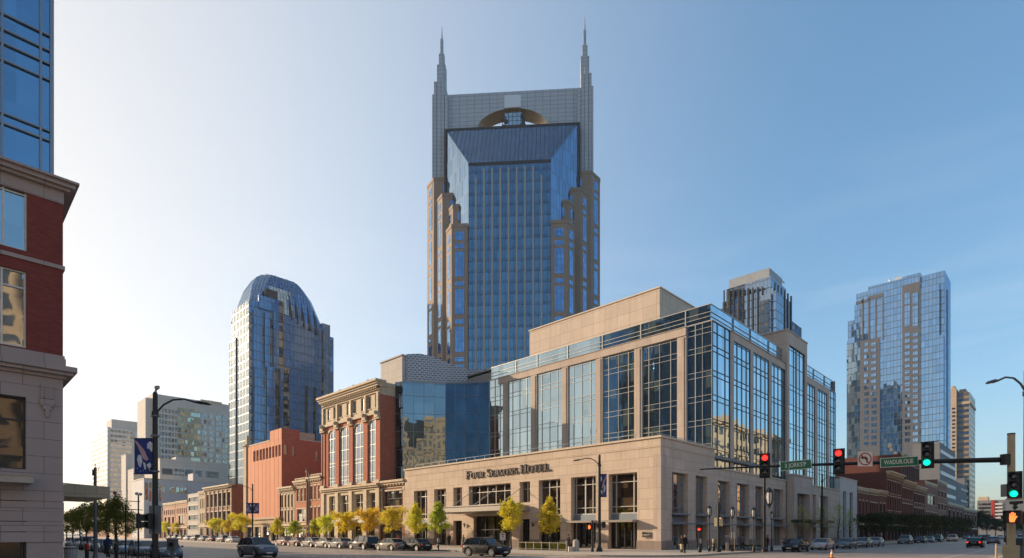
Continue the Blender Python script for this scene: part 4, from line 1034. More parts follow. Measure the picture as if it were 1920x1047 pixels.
part('roof','roof',blk,lambda b:b.box(PX+.05,PX+27.9,q0+.05,q1-.05,zc-1.4,zc-1.0))
part('roof_hut','tanstone',blk,lambda b:b.box(XY(562,q0)+1,XY(590,q0+3),q0+3,q0+9,zc-1,zc+2.4))
part('coping','coping',blk,lambda b:(b.box(PX-.1,PX+.4,q2+.01,q1,zc,zc+.2),b.box(XY(562,q0)+.02,PX+28,q0-.05,q0+.35,zc,zc+.2)))
for a,c,z0,z1 in bops: window(blk,FX(PX),a,c,z0,z1,-.42,(.5,),(),'frame','oldglass',.07,.09)
for p0,p1,z0,z1 in ((532,539,20.6,22.9),(548,553,20.4,22.8),(590,597,19.8,22.2)): window(blk,FY(q0),XY(p0,q0),XY(p1,q0),z0,z1,-.35,(.5,),(),'frame','gridgreen',.09,.1)
part('chimney','tanstone',blk,lambda b:(b.box(PX-.3,PX+1.2,q1-.2,q1+1.6,0,24.6),b.box(PX-.6,PX+1.6,q1-.4,q1+1.9,24.6,25.0),b.box(PX,PX+.9,q1+.1,q1+1.2,25,27.4)))
def lowf(b):
    b.wall(FX(PX-.3),q0+.1,q1,0,5.4,[(q0+1.2+i*5.1,q0+4.9+i*5.1,.3,3.6) for i in range(4)],.5)
    b.box(PX-.7,PX-.02,q0+.1,q1,5.4,5.9); b.box(PX-.5,PX-.31,q0+.1,q1,4.3,4.5)
part('shop_wall','tanstone',blk,lowf)
for i in range(4): window(blk,FX(PX-.3),q0+1.2+i*5.1,q0+4.9+i*5.1,.3,3.6,-.45,(.33,.66),(2.8,),'framedark','darkglass',name='shopfront')
# ---- further along the left street
rowhouse('corner_warehouse','dark brick corner warehouse with arched tall windows and heavy stone cornice',FX(PX),YX(435),YX(385.6),15.4,25,'oldbrick','trim',[(9.6,13.4,6,.55),(4.8,8.2,6,.55)],1.3,4.0,pil=6)
rowhouse('narrow_stone_front','narrow three storey stone front left of the corner warehouse',FX(PX),YX(385.2),YX(373.5),zat(921,170),20,'tanstone','trim',[(9.6,12.4,3,.5),(5.2,8,3,.5)],.6,4.0)
rowhouse('striped_modern_block','small modern block with alternating dark glass and white bands',FX(PX),YX(373),YX(352.3),zat(925,177),20,'concrete','coping',[(3.2,4.6,1,.97),(6.2,7.6,1,.97),(9.2,10.6,1,.97),(12,13.2,1,.97)],0,0,gm='stripdark')
rowhouse('pink_brick_shop','low pale pink brick shop with large upper windows',FX(PX),YX(352),YX(329.5),zat(941,190),18,'pinkbrick','trim',[(8.6,10.2,6,.45),(4.6,7.8,1,.55)],.4,3.8)
rowhouse('pink_brick_house','low pale brick house with a step in its parapet, last of the pink fronts',FX(PX),YX(329),YX(306),zat(946,205),18,'pinkbrick','trim',[(8.4,10.0,6,.5),(4.6,7.6,3,.5)],.4,3.8)
rowhouse('shadowed_back_house','dark roofed building showing over the pink brick fronts',FX(PX+22),YX(352,PX+22),YX(305,PX+22),zat(934,215),14,'oldbrick','trim',[(9,11.5,6,.4)],.3,0)
rowhouse('far_street_house','low brown house far down the left street behind the yellow trees',FX(PX),YX(305),YX(286),zat(960,235),18,'oldbrick','trim',[(5,7,5,.5)],.4,3.6)
rowhouse('farthest_street_house','lowest pale house at the far end of the left street',FX(PX),YX(285.5),YX(262),zat(970,280),18,'tanstone','trim',[(4.6,6.5,5,.5)],.4,3.4)
for i,(a,c,h) in enumerate(((262,240,965),(239,205,972),(203,160,976))):
    rowhouse('horizon_house',['long pinkish house under the small window block at street end','distant low house behind the green trees','most distant low house near the stone canopy'][i],FX(PX),YX(a),YX(c),zat(h,dep(PX,YX(a))),20,['pinkbrick','tanstone','oldbrick'][i],'trim',[],.3,0)

# ---- right street
f2=FY(PY)
ws=thing('white_slit_building','white rendered building with two tall slit windows right of the hotel','building',(XE+.1,PY,0))
wx0,wx1=XE+.1,XY(1607); wz=13.2
sl=[(XY(1581),XY(1587)),(XY(1593.6),XY(1599.6))]
part('wall','whitewall',ws,lambda b:(b.wall(f2,wx0,wx1,0,wz,[(a,c,.3,10.6) for a,c in sl],.6),b.poly([(wx0,PY,0),(wx0,PY+30,0),(wx0,PY+30,wz),(wx0,PY,wz)]),b.poly([(wx1,PY,0),(wx1,PY+30,0),(wx1,PY+30,wz),(wx1,PY,wz)])))
part('parapet','coping',ws,lambda b:(b.box(wx0-.05,wx1+.05,PY-.12,PY+.4,wz,wz+.2),b.box(wx0-.1,wx0+.3,PY+.4,PY+30,wz,wz+.2)))
part('roof','roof',ws,lambda b:b.box(wx0+.1,wx1-.1,PY+.1,PY+29,wz-.8,wz-.5))
for a,c in sl: window(ws,f2,a,c,.3,10.6,-.55,(.5,),(3.5,7),'framedark','podglass_side')
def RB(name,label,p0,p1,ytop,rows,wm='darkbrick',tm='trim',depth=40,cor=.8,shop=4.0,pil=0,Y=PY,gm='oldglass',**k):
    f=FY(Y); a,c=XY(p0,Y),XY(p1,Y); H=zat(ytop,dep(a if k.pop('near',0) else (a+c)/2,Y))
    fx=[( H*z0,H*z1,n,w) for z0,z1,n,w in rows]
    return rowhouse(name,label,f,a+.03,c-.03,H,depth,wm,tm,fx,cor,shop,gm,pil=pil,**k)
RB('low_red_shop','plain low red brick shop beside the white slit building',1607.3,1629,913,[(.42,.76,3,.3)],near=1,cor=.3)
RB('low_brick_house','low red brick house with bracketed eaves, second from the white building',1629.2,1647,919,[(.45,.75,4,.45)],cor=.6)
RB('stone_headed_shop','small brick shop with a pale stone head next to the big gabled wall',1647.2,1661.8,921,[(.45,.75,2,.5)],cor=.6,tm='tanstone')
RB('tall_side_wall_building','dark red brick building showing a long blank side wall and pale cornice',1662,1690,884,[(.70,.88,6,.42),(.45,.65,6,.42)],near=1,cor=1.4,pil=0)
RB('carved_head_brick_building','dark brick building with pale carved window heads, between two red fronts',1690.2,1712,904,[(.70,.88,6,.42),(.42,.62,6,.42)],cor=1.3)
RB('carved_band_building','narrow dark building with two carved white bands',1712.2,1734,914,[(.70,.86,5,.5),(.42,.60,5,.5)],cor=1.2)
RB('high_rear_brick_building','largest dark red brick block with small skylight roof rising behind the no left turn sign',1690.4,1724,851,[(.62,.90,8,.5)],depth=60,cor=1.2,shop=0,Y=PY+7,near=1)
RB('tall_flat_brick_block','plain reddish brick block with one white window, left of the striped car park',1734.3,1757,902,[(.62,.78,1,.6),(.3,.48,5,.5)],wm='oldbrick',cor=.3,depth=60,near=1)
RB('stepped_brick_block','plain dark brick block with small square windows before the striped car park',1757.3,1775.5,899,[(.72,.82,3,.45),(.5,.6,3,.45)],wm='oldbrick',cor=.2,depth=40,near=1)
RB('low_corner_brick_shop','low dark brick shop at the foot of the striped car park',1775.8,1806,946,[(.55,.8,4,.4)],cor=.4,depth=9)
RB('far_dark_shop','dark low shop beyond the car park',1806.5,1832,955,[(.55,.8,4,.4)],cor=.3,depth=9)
# striped car park behind
PYk=44.0; x0=XY(1762,PYk); x1=XY(1791,PYk); zp=zat(829,dep(x0,PYk)); x2=XY(1817,PYk); x3=XY(1833,PYk)
park=thing('striped_car_park','grey car park block with white sloping bands on its street side','car park',(x0,PYk,0))
part('wall','greyconc',park,lambda b:(b.box(x0,x1,PYk,YX(1711,x0),0,zp,0,'b'),b.box(x1,x2,PYk+1,PYk+40,0,zat(912,dep(x2,PYk))),b.box(x2,x3,PYk+2,PYk+30,0,zat(905,dep(x3,PYk)))))
for k in range(5):
    z1=zp-3.2-k*5.0; part('white_band','white',park,lambda b:b.box(x0+1,x1-.5,PYk-.3,PYk-.02,z1-1.7,z1))
for k in range(2):
    z1=zat(920,dep(x2,PYk))-k*6.5; part('white_band','whitewall',park,lambda b:b.box((x1+x2)/2,x2-.5,PYk+.7,PYk+.98,z1-1.2,z1))
for k in range(6):
    z1=zat(912,dep(x3,PYk))-k*4.2; part('white_band','whitewall',park,lambda b:b.box(x2+2,x3-1,PYk+1.7,PYk+1.98,z1-1.4,z1))
# buildings closing the end of the street
EXX=580.
endb=thing('grey_balcony_block','wide grey balconied block with a red vertical stripe closing the right street','building',(EXX,30,0))
part('wall','greyconc',endb,lambda b:(b.box(EXX,EXX+30,YX(1884,EXX),YX(1832,EXX),0,zat(938,445)),))
part('red_stripe','redpanel2' if 'redpanel2' in M else 'signred',endb,lambda b:fbx(b,EXX,1859,1865,938,985,-.05,.9))
for k in range(6): part('balcony_band','whitewall',endb,lambda b:fbx(b,EXX,1866,1880,944+k*6.5,946.8+k*6.5,-.05,1.2))
for k in range(5): part('window_band','oldglass',endb,lambda b:fbx(b,EXX,1835,1857,944+k*7,947.5+k*7,-.05,.2))
part('roof_house','tanstone',endb,lambda b:fbx(b,EXX+8,1834,1853,932,940,-8,.1))
eb2=thing('red_roofed_block','distant block with a reddish top behind the walk signal pole','building',(EXX+10,20,0))
part('wall','greyconc',eb2,lambda b:fbx(b,EXX+10,1896,1935,957,1000,-20,0,zb=0))
part('roof_storey','signred',eb2,lambda b:fbx(b,EXX+14,1900,1925,948,957,-12,0))
part('window_band','oldglass',eb2,lambda b:[fbx(b,EXX+10,1898,1934,962+k*8,965+k*8,-.05,.2) for k in range(4)])
roofbits(brick,BX+4,BX+22,b0+3,b1-3,BH-.9,5,3)
roofbits(blk,PX+3,PX+24,q0+8,q1-3,zc-1,4,4)
roofbits(park,x0+2,x1-4,PYk+4,PYk+30,zp,4,6)
roofbits(ws,wx0+1,wx1-1,PY+4,PY+24,wz,3,7)
roofbits(hotel,GX+26,GXE-6,GY+3,GY+20,GZ-.4,5,9)
# ================================================================== left corner building (red brick over stone, glass tower on top)
CX,CY=4.45,34.0; CYE=103.; CX0=-26.
CZ1=zat(700,27); CZ2=zat(352,27)
cornerb=thing('corner_brick_building','near corner building of mauve stone and deep red brick with a glass tower above','building',(CX,CY,0))
fc=FY(CY); Dc=dep(CX,CY)
Zc=lambda y: zat(y,Dc)
zg=Zc(700); zbk=Zc(668)
def wx(p): return XY(p,CY)
o_low=[(wx(-60),wx(49),Zc(885),Zc(754)),(wx(-60),wx(50),.25,Zc(940))]
o_br=[(wx(-60),wx(49),Zc(667)+.02,Zc(527)),(wx(-60),wx(50.5),Zc(490),Zc(358))]
def shellc(b,z0,z1):
    b.poly([(CX,CY,z0),(CX,CYE,z0),(CX,CYE,z1),(CX,CY,z1)]); b.poly([(CX,CYE,z0),(CX0,CYE,z0),(CX0,CYE,z1),(CX,CYE,z1)]); b.poly([(CX0,CYE,z0),(CX0,CY,z0),(CX0,CY,z1),(CX0,CYE,z1)])
part('stone_wall','mauvestone',cornerb,lambda b:(b.wall(fc,CX0,CX,0,Zc(712),o_low,.45),shellc(b,0,Zc(712))))
part('brick_wall','mauvebrick',cornerb,lambda b:(b.wall(fc,CX0,CX-.0,Zc(672),Zc(384),o_br,.25),shellc(b,Zc(672),Zc(384))))
def ccor(b):
    for d,z0,z1 in ((.12,Zc(712),Zc(706)),(.35,Zc(706),Zc(700)),(.48,Zc(700),Zc(690)),(.1,Zc(690),Zc(674)),(.06,Zc(674),Zc(668.5))):
        b.box(CX0-d,CX+d,CY-d,CYE+d,z0,z1)
    b.box(CX0-.07,CX+.07,CY-.07,CYE,Zc(507),Zc(500))
    b.box(CX0,CX+.03,CY-.03,CYE,Zc(384),Zc(361))
    for d,z0,z1 in ((.25,Zc(361),Zc(356)),(.42,Zc(356),Zc(348)),(.55,Zc(348),Zc(344))): b.box(CX0-d,CX+d,CY-d,CYE+d,z0,z1)
part('cornice','mauvestone',cornerb,ccor)
def cjoint(b):
    for y in (941,960,978,997,1016): b.box(CX-3,CX+.035,CY-.035,CY+.3,Zc(y),Zc(y-17.6))
    b.box(CX-1.2,CX+.045,CY-.05,CY+.3,0,.35)
part('rustication','mauvestone',cornerb,cjoint)
part('ornament','mauvestone',cornerb,lambda b:(b.box(wx(76),wx(100),CY-.08,CY-.01,Zc(752),Zc(727)),b.box(wx(80),wx(85),CY-.11,CY-.082,Zc(749),Zc(733)),b.box(wx(91),wx(96),CY-.11,CY-.082,Zc(749),Zc(733)),b.box(wx(75),wx(101),CY-.1,CY-.01,Zc(766),Zc(753.2)),b.box(wx(80),wx(96),CY-.09,CY-.01,Zc(773),Zc(766.2)),b.box(wx(85),wx(92),CY-.1,CY-.01,Zc(786),Zc(773.2))))
window(cornerb,fc,o_low[0][0],o_low[0][1],o_low[0][2],o_low[0][3],-.4,(.5,),(Zc(795),Zc(861)),'framedark','leftlow',.08,.1)
window(cornerb,fc,o_low[1][0],o_low[1][1],o_low[1][2],o_low[1][3],-.4,(.5,.93),(),'framedark','doorvoid',.08,.1)
window(cornerb,fc,o_br[0][0],o_br[0][1],o_br[0][2]+.05,o_br[0][3],-.2,(.57,),(Zc(557),),'frame','leftwin',.07,.09)
window(cornerb,fc,o_br[1][0],o_br[1][1],o_br[1][2],o_br[1][3],-.2,(.59,),(Zc(388),),'frame','leftwin',.07,.09)
part('canopy','metal',cornerb,lambda b:(b.box(wx(-60),wx(57),CY-1.2,CY-.05,Zc(912),Zc(900)),b.box(wx(-60),wx(58),CY-1.25,CY-.04,Zc(900)+.003,Zc(898))))
gzb=Zc(341); GT=82.
part('glass_tower','leftglass',cornerb,lambda b:b.box(CX0+1,CX-.35,CY+.35,CYE-.5,Zc(344),GT,0,'b'))
fgl=FY(CY+.35)
def lmull(b):
    xa=CX-.35
    xs=[xa-.06,XY(76,CY+.35),XY(4,CY+.35)]; 
    while xs[-1]>CX0+4: xs.append(xs[-1]-1.9)
    for x in xs: b.box(x-.045,x+.045,CY+.22,CY+.34,Zc(344),GT)
    ys=[318,263,247,155,117,105,(92-15),(60-15)]
    z=Zc(332); 
    for y in (268,250,155,125,100,72,-20): b.box(CX0+1,xa,CY+.24,CY+.34,Zc(y)-.035,Zc(y)+.035)
    z=Zc(-20)
    while z<GT-1: z+=2.9; b.box(CX0+1,xa,CY+.24,CY+.34,z-.035,z+.035); z+=.9; b.box(CX0+1,xa,CY+.24,CY+.34,z-.035,z+.035)
    b.box(xa-.1,xa+.04,CY+.2,CY+.5,Zc(344),GT+.02)
part('mullion','frameblue',cornerb,lmull)
# side canopy seen past the corner
part('side_canopy','tanstone',cornerb,lambda b:(b.prism([(CX+.02,42.2),(CX+3.35,42.2),(CX+3.35,49),(CX+.02,49)],zat(920,dep(6,42))-.35,zat(909,dep(6,42))),b.tube([(CX,44,zat(896,32)),(CX+3,44,zat(907,34))],.05,6)))

# ================================================================== blocks behind and beside the camera (seen only in reflections and shade)
def backblock(name,label,x0,x1,y0,y1,z,face,n,rows,mat='tanstone'):
    t_=thing(name,label,'office block',(x0,y0,0))
    f=Fac((0,y1),(1,0),(0,1)) if face=='n' else Fac((x1,0),(0,1),(1,0))
    s0,s1=(x0,x1) if face=='n' else (y0,y1)
    part('wall',mat,t_,lambda b:(b.box(x0,x1,y0,y1,0,z,0,'b'),b.fb(f,s0-.4,s1+.4,z-1.5,z+.3,0,.8),b.fb(f,s0,s1,z*.72,z*.72+.6,0,.5)))
    p_=(s1-s0)/n; q_=(z-4)/rows
    def w(b):
        for i in range(n):
            for j in range(rows): b.fb(f,s0+p_*(i+.25),s0+p_*(i+.75),3+q_*(j+.15),3+q_*(j+.72),-.1,.04)
    o=part('window_band','oldglass',t_,w)
    return t_
backblock('cream_office_block','cream office block across the side street opposite the hotel',150,212,-34,-4.5,35,'n',18,8)
backblock('brown_office_block','brown office block at the corner across the side street',52,146,-34,-5,14,'n',26,3,'oldbrick')
backblock('cream_corner_block','tall cream stone block behind the photographer, mirrored in the curved glass',-64,-9,-84,-48,55,'n',17,13)
backblock('cream_side_block','lower cream stone block behind the photographer, mirrored in the corner windows',-8.5,14,-84,-48,43,'n',7,10)
backblock('low_row_block','low brick row on the near side of the left street, mirrored in the hotel windows',-30,3.4,110,235,17,'e',30,3,'oldbrick')
simple('rear_shade_block','unseen plain block added behind the hotel to shade the brick row','building',134,166,78,115,38,'greyconc',[])  # added out of sight, only to cast shade on the brick row
backblock('cream_garage_block','tan block beyond the cross street behind the photographer',62,110,-84,-48,24,'n',14,6)
# ================================================================== ground, roads, pavements
CURB_X=41.0; CURB_Y=24.0; LX=11.8; SY=4.6
def asphalt(name,c):
    N=NT(name); p=N.pos()
    n1=N.noise(p,.12,4); n2=N.noise(p,1.5,5,.7); n3=N.noise(p,25,3)
    st=N.noise(N.vm('MULTIPLY',p,(.9,.05,1)),1.0,3); s2=N.noise(N.vm('MULTIPLY',p,(.05,.9,1)),1.0,3)
    v=N.n('ShaderNodeTexVoronoi',{'feature':'DISTANCE_TO_EDGE'},Scale=.22); N.set(v,'Vector',N.vm('ADD',p,N.vm('SCALE',N.n('ShaderNodeTexNoise',Scale=.8).outputs[1],1.5)))
    crack=N.m('MULTIPLY',N.m('LESS_THAN',v.outputs[0],.012),N.ramp(n1,.45,.6))
    col=N.mix(N.ramp(n1,.3,.7),mul(c,.8),mul(c,1.2)); col=N.mix(N.m('MULTIPLY',N.ramp(n2,.4,.75),.35),col,mul(c,.6)); col=N.mix(N.m('MULTIPLY',N.ramp(n3,.4,.8),.3),col,mul(c,1.7))
    col=N.mix(N.m('MULTIPLY',N.ramp(st,.55,.75),.35),col,mul(c,.55)); col=N.mix(N.m('MULTIPLY',N.ramp(s2,.55,.75),.25),col,mul(c,.6)); col=N.mix(N.m('MULTIPLY',crack,.7),col,mul(c,.3))
    b=N.n('ShaderNodeBsdfPrincipled',Base_Color=col,Roughness=N.m('ADD',.45,N.m('MULTIPLY',n2,.25))); b.inputs['Specular IOR Level'].default_value=.5
    N.set(b,'Normal',N.n('ShaderNodeBump',Height=n3,Strength=.25,Distance=.02).outputs[0])
    return N.end(b)
M['asphalt']=asphalt('asphalt',(.30,.235,.18)); M['ground']=asphalt('ground_mix',(.14,.13,.11)); M['patch']=asphalt('asphalt_patch',(.16,.13,.105))
M['paving']=masonry('concrete_paving',(.52,.43,.34),1.5,1.5,.02,(.18,.15,.12),.05,0,.25,.85,.2)
M['kerb']=masonry('kerb_stone',(.38,.34,.29),2.4,.5,.02,(.2,.18,.15),.05,0,.25)
M['roadpaint']=plain('road_paint',(.50,.48,.43),.7,0,.3,6)
struct(part('ground','ground',None,lambda b:b.box(-900,1400,-900,1400,-1.0,-.06)))
def rd(b):
    b.box(LX,CURB_X+12,-120,900,-.055,0); b.box(CURB_X+12.001,900,SY,CURB_Y+12,-.055,-.0001) ; b.box(-120,LX-.001,SY,CURB_Y+10,-.055,-.0002)
struct(part('road','asphalt',None,rd))
def arc(cx_,cy_,r,a0,a1,n=10): return [(cx_+r*math.cos(math.radians(a0+(a1-a0)*i/n)),cy_+r*math.sin(math.radians(a0+(a1-a0)*i/n))) for i in range(n+1)]
def pave(name,pts,edge_in=.16):
    b=MB(); b.prism(pts,-.05,.13); o=b.build(name,M['paving']); struct(o); return o
r_=8.0
ne=[(PX+40,CURB_Y),(900,CURB_Y),(900,PY+60),(PX-1,PY+60),(PX-1,900),(CURB_X,900)]+[]+list(reversed(arc(CURB_X+r_,CURB_Y+r_,r_,180,270)))[::-1]
pave('pavement',[(900,CURB_Y),(900,PY+8),(PX+5,PY+8),(PX+5,700),(CURB_X,700)]+arc(CURB_X+r_,CURB_Y+r_,r_,180,270))
pave('pavement',[(LX,700),(-120,700),(-120,27)]+arc(LX-5,27+5,5,-90,0))
pave('pavement',[(900,SY),(900,-140),(36,-140),(36,-4)]+arc(36+5,SY-5,5,180,90))
pave('pavement',[(LX,-120),(LX,-4)]+arc(LX-5,SY-5,5,0,90)+[(-120,SY),(-120,-120)])
def kerbs(b):
    def run(pts):
        for i in range(len(pts)-1):
            p,q=pts[i],pts[i+1]; L=math.hypot(q[0]-p[0],q[1]-p[1]); nx,ny=(q[1]-p[1])/L*.16,-(q[0]-p[0])/L*.16
            b.prism([p,q,(q[0]+nx,q[1]+ny),(p[0]+nx,p[1]+ny)],-.04,.142+.0005*(i%2))
    run([(CURB_X,500)]+[(CURB_X,CURB_Y+r_)]+arc(CURB_X+r_,CURB_Y+r_,r_,180,270)[1:]+[(500,CURB_Y)])
    run([(500,SY)]+[(41,SY)]); run([(LX,32),(LX,500)])
struct(part('kerb','kerb',None,kerbs))
def mk(b):
    for px,py in ((1675,1038),(1703,1034.7),(1734.6,1031.7),(1773.6,1026),(1808,1019)):
        D=EYE*FPX/(py-1000); x,y=at(px,D); b.box(x-1.6,x+1.6,12.9-.08,12.9+.08,.004,.006)
    for i in range(10): x=150+i*13; b.box(x,x+3,12.82,12.98,.004,.006)
    b.box(53,400,7.4,7.56,.004,.006)
    for i in range(20): y=70+i*12; b.box(25.9,26.05,y,y+3,.004,.006)
    b.box(19.0,19.15,60,300,.004,.006); b.box(33.4,33.5,60,300,.004,.006)
    for i in range(26): y=44+i*6.2; b.box(35.2,40.6,y,y+.1,.004,.006)
    b.box(13,40,36.4,36.75,.004,.006); b.box(13,40,40.0,40.35,.004,.006)      # crossing lines
    b.box(50.2,50.6,5.2,23.6,.004,.006); b.box(54.0,54.35,5.2,23.6,.004,.006)
for i in range(12):
    x_=14+i*2.2
    struct(bx('road_marking','roadpaint',None,x_,x_+.6,30.2,33.4,.004,.006))
for (x_,y_) in ((30,38),(47,18),(36,58),(60,15),(24,47),(75,18)):
    struct(part('manhole_cover','polegrey',None,lambda b:b.tube([(x_,y_,.003),(x_,y_,.012)],.36,20)))
for (x0_,x1_,y0_,y1_) in ((33,39,46,50.5),(44,47,12,20),(60,71,17,19.5),(20,23,40,52)):
    struct(bx('road_patch','patch',None,x0_,x1_,y0_,y1_,.001,.0025))
struct(part('road_marking','roadpaint',None,mk))

# ================================================================== trees
def make_tree(name,mat,H,crown0,W,n,leaf,seed,form='oval',bare=.0,trunk=.13,label='',cat='tree',open_=.35):
    r=random.Random(seed); t_=thing(name,label,cat,(0,0,0),None,0)
    b=MB()
    tz=[0,.15,crown0*.6,crown0,crown0+(H-crown0)*.5,H*.96]
    tr=[trunk*1.5,trunk*1.1,trunk,trunk*.85,trunk*.4,.015]
    jx=[(0,0)]+[(r.uniform(-.06,.06)*k,r.uniform(-.06,.06)*k) for k in range(1,6)]
    path=[(jx[i][0],jx[i][1],tz[i]) for i in range(6)]
    b.tube(path,tr,8)
    tips=[]
    nb=26
    for i in range(nb):
        f=i/nb; z=crown0-.15+(H-crown0)*(.05+.8*f); a=i*2.4+r.uniform(-.4,.4)
        prof=math.sin(math.pi*min(1,(f*.85+.18)))**.7 if form=='oval' else (1-f)**.75 if form=='cone' else math.sin(math.pi*(f*.8+.2))**.5
        L=W/2*prof*r.uniform(.7,1.12); up=r.uniform(.5,1.1)
        p0=(jx[3][0],jx[3][1],z); p1=(L*.5*math.cos(a),L*.5*math.sin(a),z+L*up*.45); p2=(L*math.cos(a),L*math.sin(a),min(H*.99,z+L*up*1.1))
        rr=trunk*.3*(1-f*.6)
        b.tube([p0,p1,p2],[rr,rr*.6,.01],5)
        tips+= [(p1,p2,L)]
    b.build('trunk',M['bark'],t_,True)
    lv=MB()
    cl=[]
    for p1,p2,L in tips:
        for k in range(5):
            f=r.uniform(.1,1.12); c=[p1[j]+(p2[j]-p1[j])*f for j in range(3)]
            cl.append((c[0]+r.gauss(0,.05*W),c[1]+r.gauss(0,.05*W),c[2]+r.gauss(0,.16),r.uniform(.25,.6)*W*.16+.1))
    for k in range(14):
        z=crown0+(H-crown0)*r.uniform(.1,1.0); cl.append((r.gauss(0,.1),r.gauss(0,.1),z,.3))
    per=max(3,n//len(cl))
    for c in cl:
        if r.random()<bare: continue
        for k in range(per):
            v=Vector((r.gauss(0,1),r.gauss(0,1),r.gauss(0,1)*.9))*c[3]*.60
            p=Vector(c[:3])+v
            if p.z<crown0*.78: continue
            u=Vector((r.gauss(0,1),r.gauss(0,1),r.gauss(0,1))).normalized(); w=u.cross(Vector((r.gauss(0,1),r.gauss(0,1),r.gauss(0,1)))).normalized()
            s=leaf*r.uniform(.6,1.25)
            q=[p-u*s*.5,p+w*s*.32,p+u*s*.55,p-w*s*.32]
            lv.poly(q)
    lv.build('crown',M[mat],t_)
    return t_
TREES={}
def T(kind,px=None,D=None,pos=None,h=None,label='',group=None,w=None,rot=0):
    if pos is None: pos=at(px,D)
    src,H0=TREES[kind]
    k=(h or H0)/H0; kw=w or k
    o=src if kind not in USED else clone(src)
    USED.add(kind)
    o.location=(pos[0],pos[1],.12); o.rotation_euler=(0,0,rot or random.uniform(0,6)); o.scale=(kw,kw,k)
    o['label']=label; 
    if group: o['group']=group
    return o
USED=set()
GY_='yellow street trees on the left street'
TREES['y1']=(make_tree('street_tree','leafyellow',6.4,1.9,3.1,6000,.19,1),6.4)
TREES['y2']=(make_tree('street_tree','leafyellow',6.4,1.7,2.8,5600,.19,2,'cone'),6.4)
TREES['y3']=(make_tree('street_tree','leaforange',5.6,1.8,4.0,6000,.21,3),5.6)
TREES['y4']=(make_tree('street_tree','leafyellow',5.6,1.8,4.2,5200,.21,4,'round'),5.6)
TREES['m1']=(make_tree('street_tree','leafmixed',6.4,1.8,3.0,5200,.19,5,'cone'),6.4)
TREES['g1']=(make_tree('street_tree','leafgreen',6.5,2.1,4.2,3600,.2,6,'oval'),6.5)
TREES['g2']=(make_tree('street_tree','leafgreen',7.6,2.1,4.6,3600,.2,7,'cone'),7.6)
TREES['d1']=(make_tree('street_tree','leafdark',6.8,1.9,5.6,4200,.28,8,'round'),6.8)
TREES['d2']=(make_tree('street_tree','leafmixed',8.5,2.0,4.4,900,.16,9,'cone',.25),8.5)
hh=lambda py,D: zat(py,D)-.1
T('y1',958,67,h=hh(932,67),w=.9,label='yellow tree in front of the hotel canopy, its trunk rising behind the dark moving car',group=GY_)
T('y2',1030,65.5,h=hh(931,65.5),w=1.05,label='yellow tree standing in the hedge bed right of the hotel canopy',group=GY_)
T('m1',821,76,h=hh(938,76),w=1.0,label='yellow green tree in front of the left end of the hotel canopy',group=GY_)
T('y2',779,84,h=hh(943,84),w=1.1,label='pale yellow conical tree at the left corner of the hotel front',group=GY_)
T('y4',735,90,h=hh(955,90),w=.95,label='yellow green tree before the small ornate shop left of the hotel',group=GY_)
T('y3',692,97,h=hh(957,97),w=.95,label='deep golden tree between two white awnings',group=GY_)
T('y3',649,101,h=hh(964,101),w=1.05,label='wide golden tree before the middle of the tall bay brick building',group=GY_)
T('y4',612,108,h=hh(968,108),w=.9,label='yellow tree at the left corner of the tall bay brick building',group=GY_)
T('m1',590,112,h=hh(972,112),w=1.2,label='thin yellow green tree before the red brick shop',group=GY_)
T('m1',552,120,h=hh(975,120),w=1.4,label='mottled olive tree before the narrow pale stone shop',group=GY_)
T('y2',519,118,h=hh(970,118),w=1.0,label='slim yellow tree at the right end of the blank brick block',group=GY_)
for i,(px,D,py,lab) in enumerate(((452,140,966,'small yellow tree just left of the blank brick block'),(428,150,972,'yellow tree before the right half of the corner warehouse'),(404,158,974,'yellow tree before the left half of the corner warehouse'),(332,190,978,'yellow tree under the pink brick house'),(314,198,980,'bright yellow tree right beside the black banner pole'),(270,215,982,'small golden tree seen between the slim poles'))):
    T('y1' if i%2 else 'y4',px,D,h=hh(py,D),w=hh(py,D)/6.2*1.15,label=lab,group=GY_)
GG='green trees on the near left pavement'
for i,(px,D,py,k,lab) in enumerate(((219,48,925,'g2','tallest green tree, nearest to the banner pole on the left pavement'),(198,53,938,'g1','green tree second from the banner pole side'),(180,58,948,'g1','green tree just behind the grey slim pole'),(164,63,944,'g1','green tree with sunlit top left of the grey slim pole'),(150,69,950,'g2','pale topped green tree fifth along the left pavement'),(137,76,956,'g1','green tree half hidden by the building corner'),(125,84,962,'g1','last green tree, against the corner building edge'),(238,60,958,'g1','small dark green tree behind the tallest one'))):
    T(k,pos=(10.7 if i<7 else 14,0) if 0 else at(px,D),h=hh(py,D),w=hh(py,D)/7.2,label=lab,group=GG)
GD='dark trees along the right street'
def TR(px,Y,py,k,lab,kw=1):
    X=XY(px,Y); D=dep(X,Y); h=hh(py,D); T(k,pos=(X,Y),h=h,w=h/TREES[k][1]*kw,label=lab,group=GD)
TR(1503,26.5,937,'d2','thin half bare tree in front of the hotel side doorway')
TR(1540,26.5,938,'d2','half bare tree at the far end of the hotel side')
TR(1573,26.5,935,'d2','half bare tree before the white slit building')
TR(1592,26.5,950,'d2','low half bare tree between the white building and the low red shop')
for i,(px,py,lab) in enumerate(((1636,966,'dark tree before the low brick house'),(1652,964,'dark spreading tree under the stone headed shop'),(1688,966,'dark round tree before the tall side wall building'),(1712,966,'dark tree before the carved head building'),(1733,968,'dark tree before the carved band building'),(1752,968,'dark tree by the plain reddish block'),(1770,970,'dark tree by the stepped brick block'),(1788,972,'dark tree before the low corner shop'),(1805,974,'dark tree below the car park steps'))):
    TR(px,27.0,py,'d1',lab,1.25)
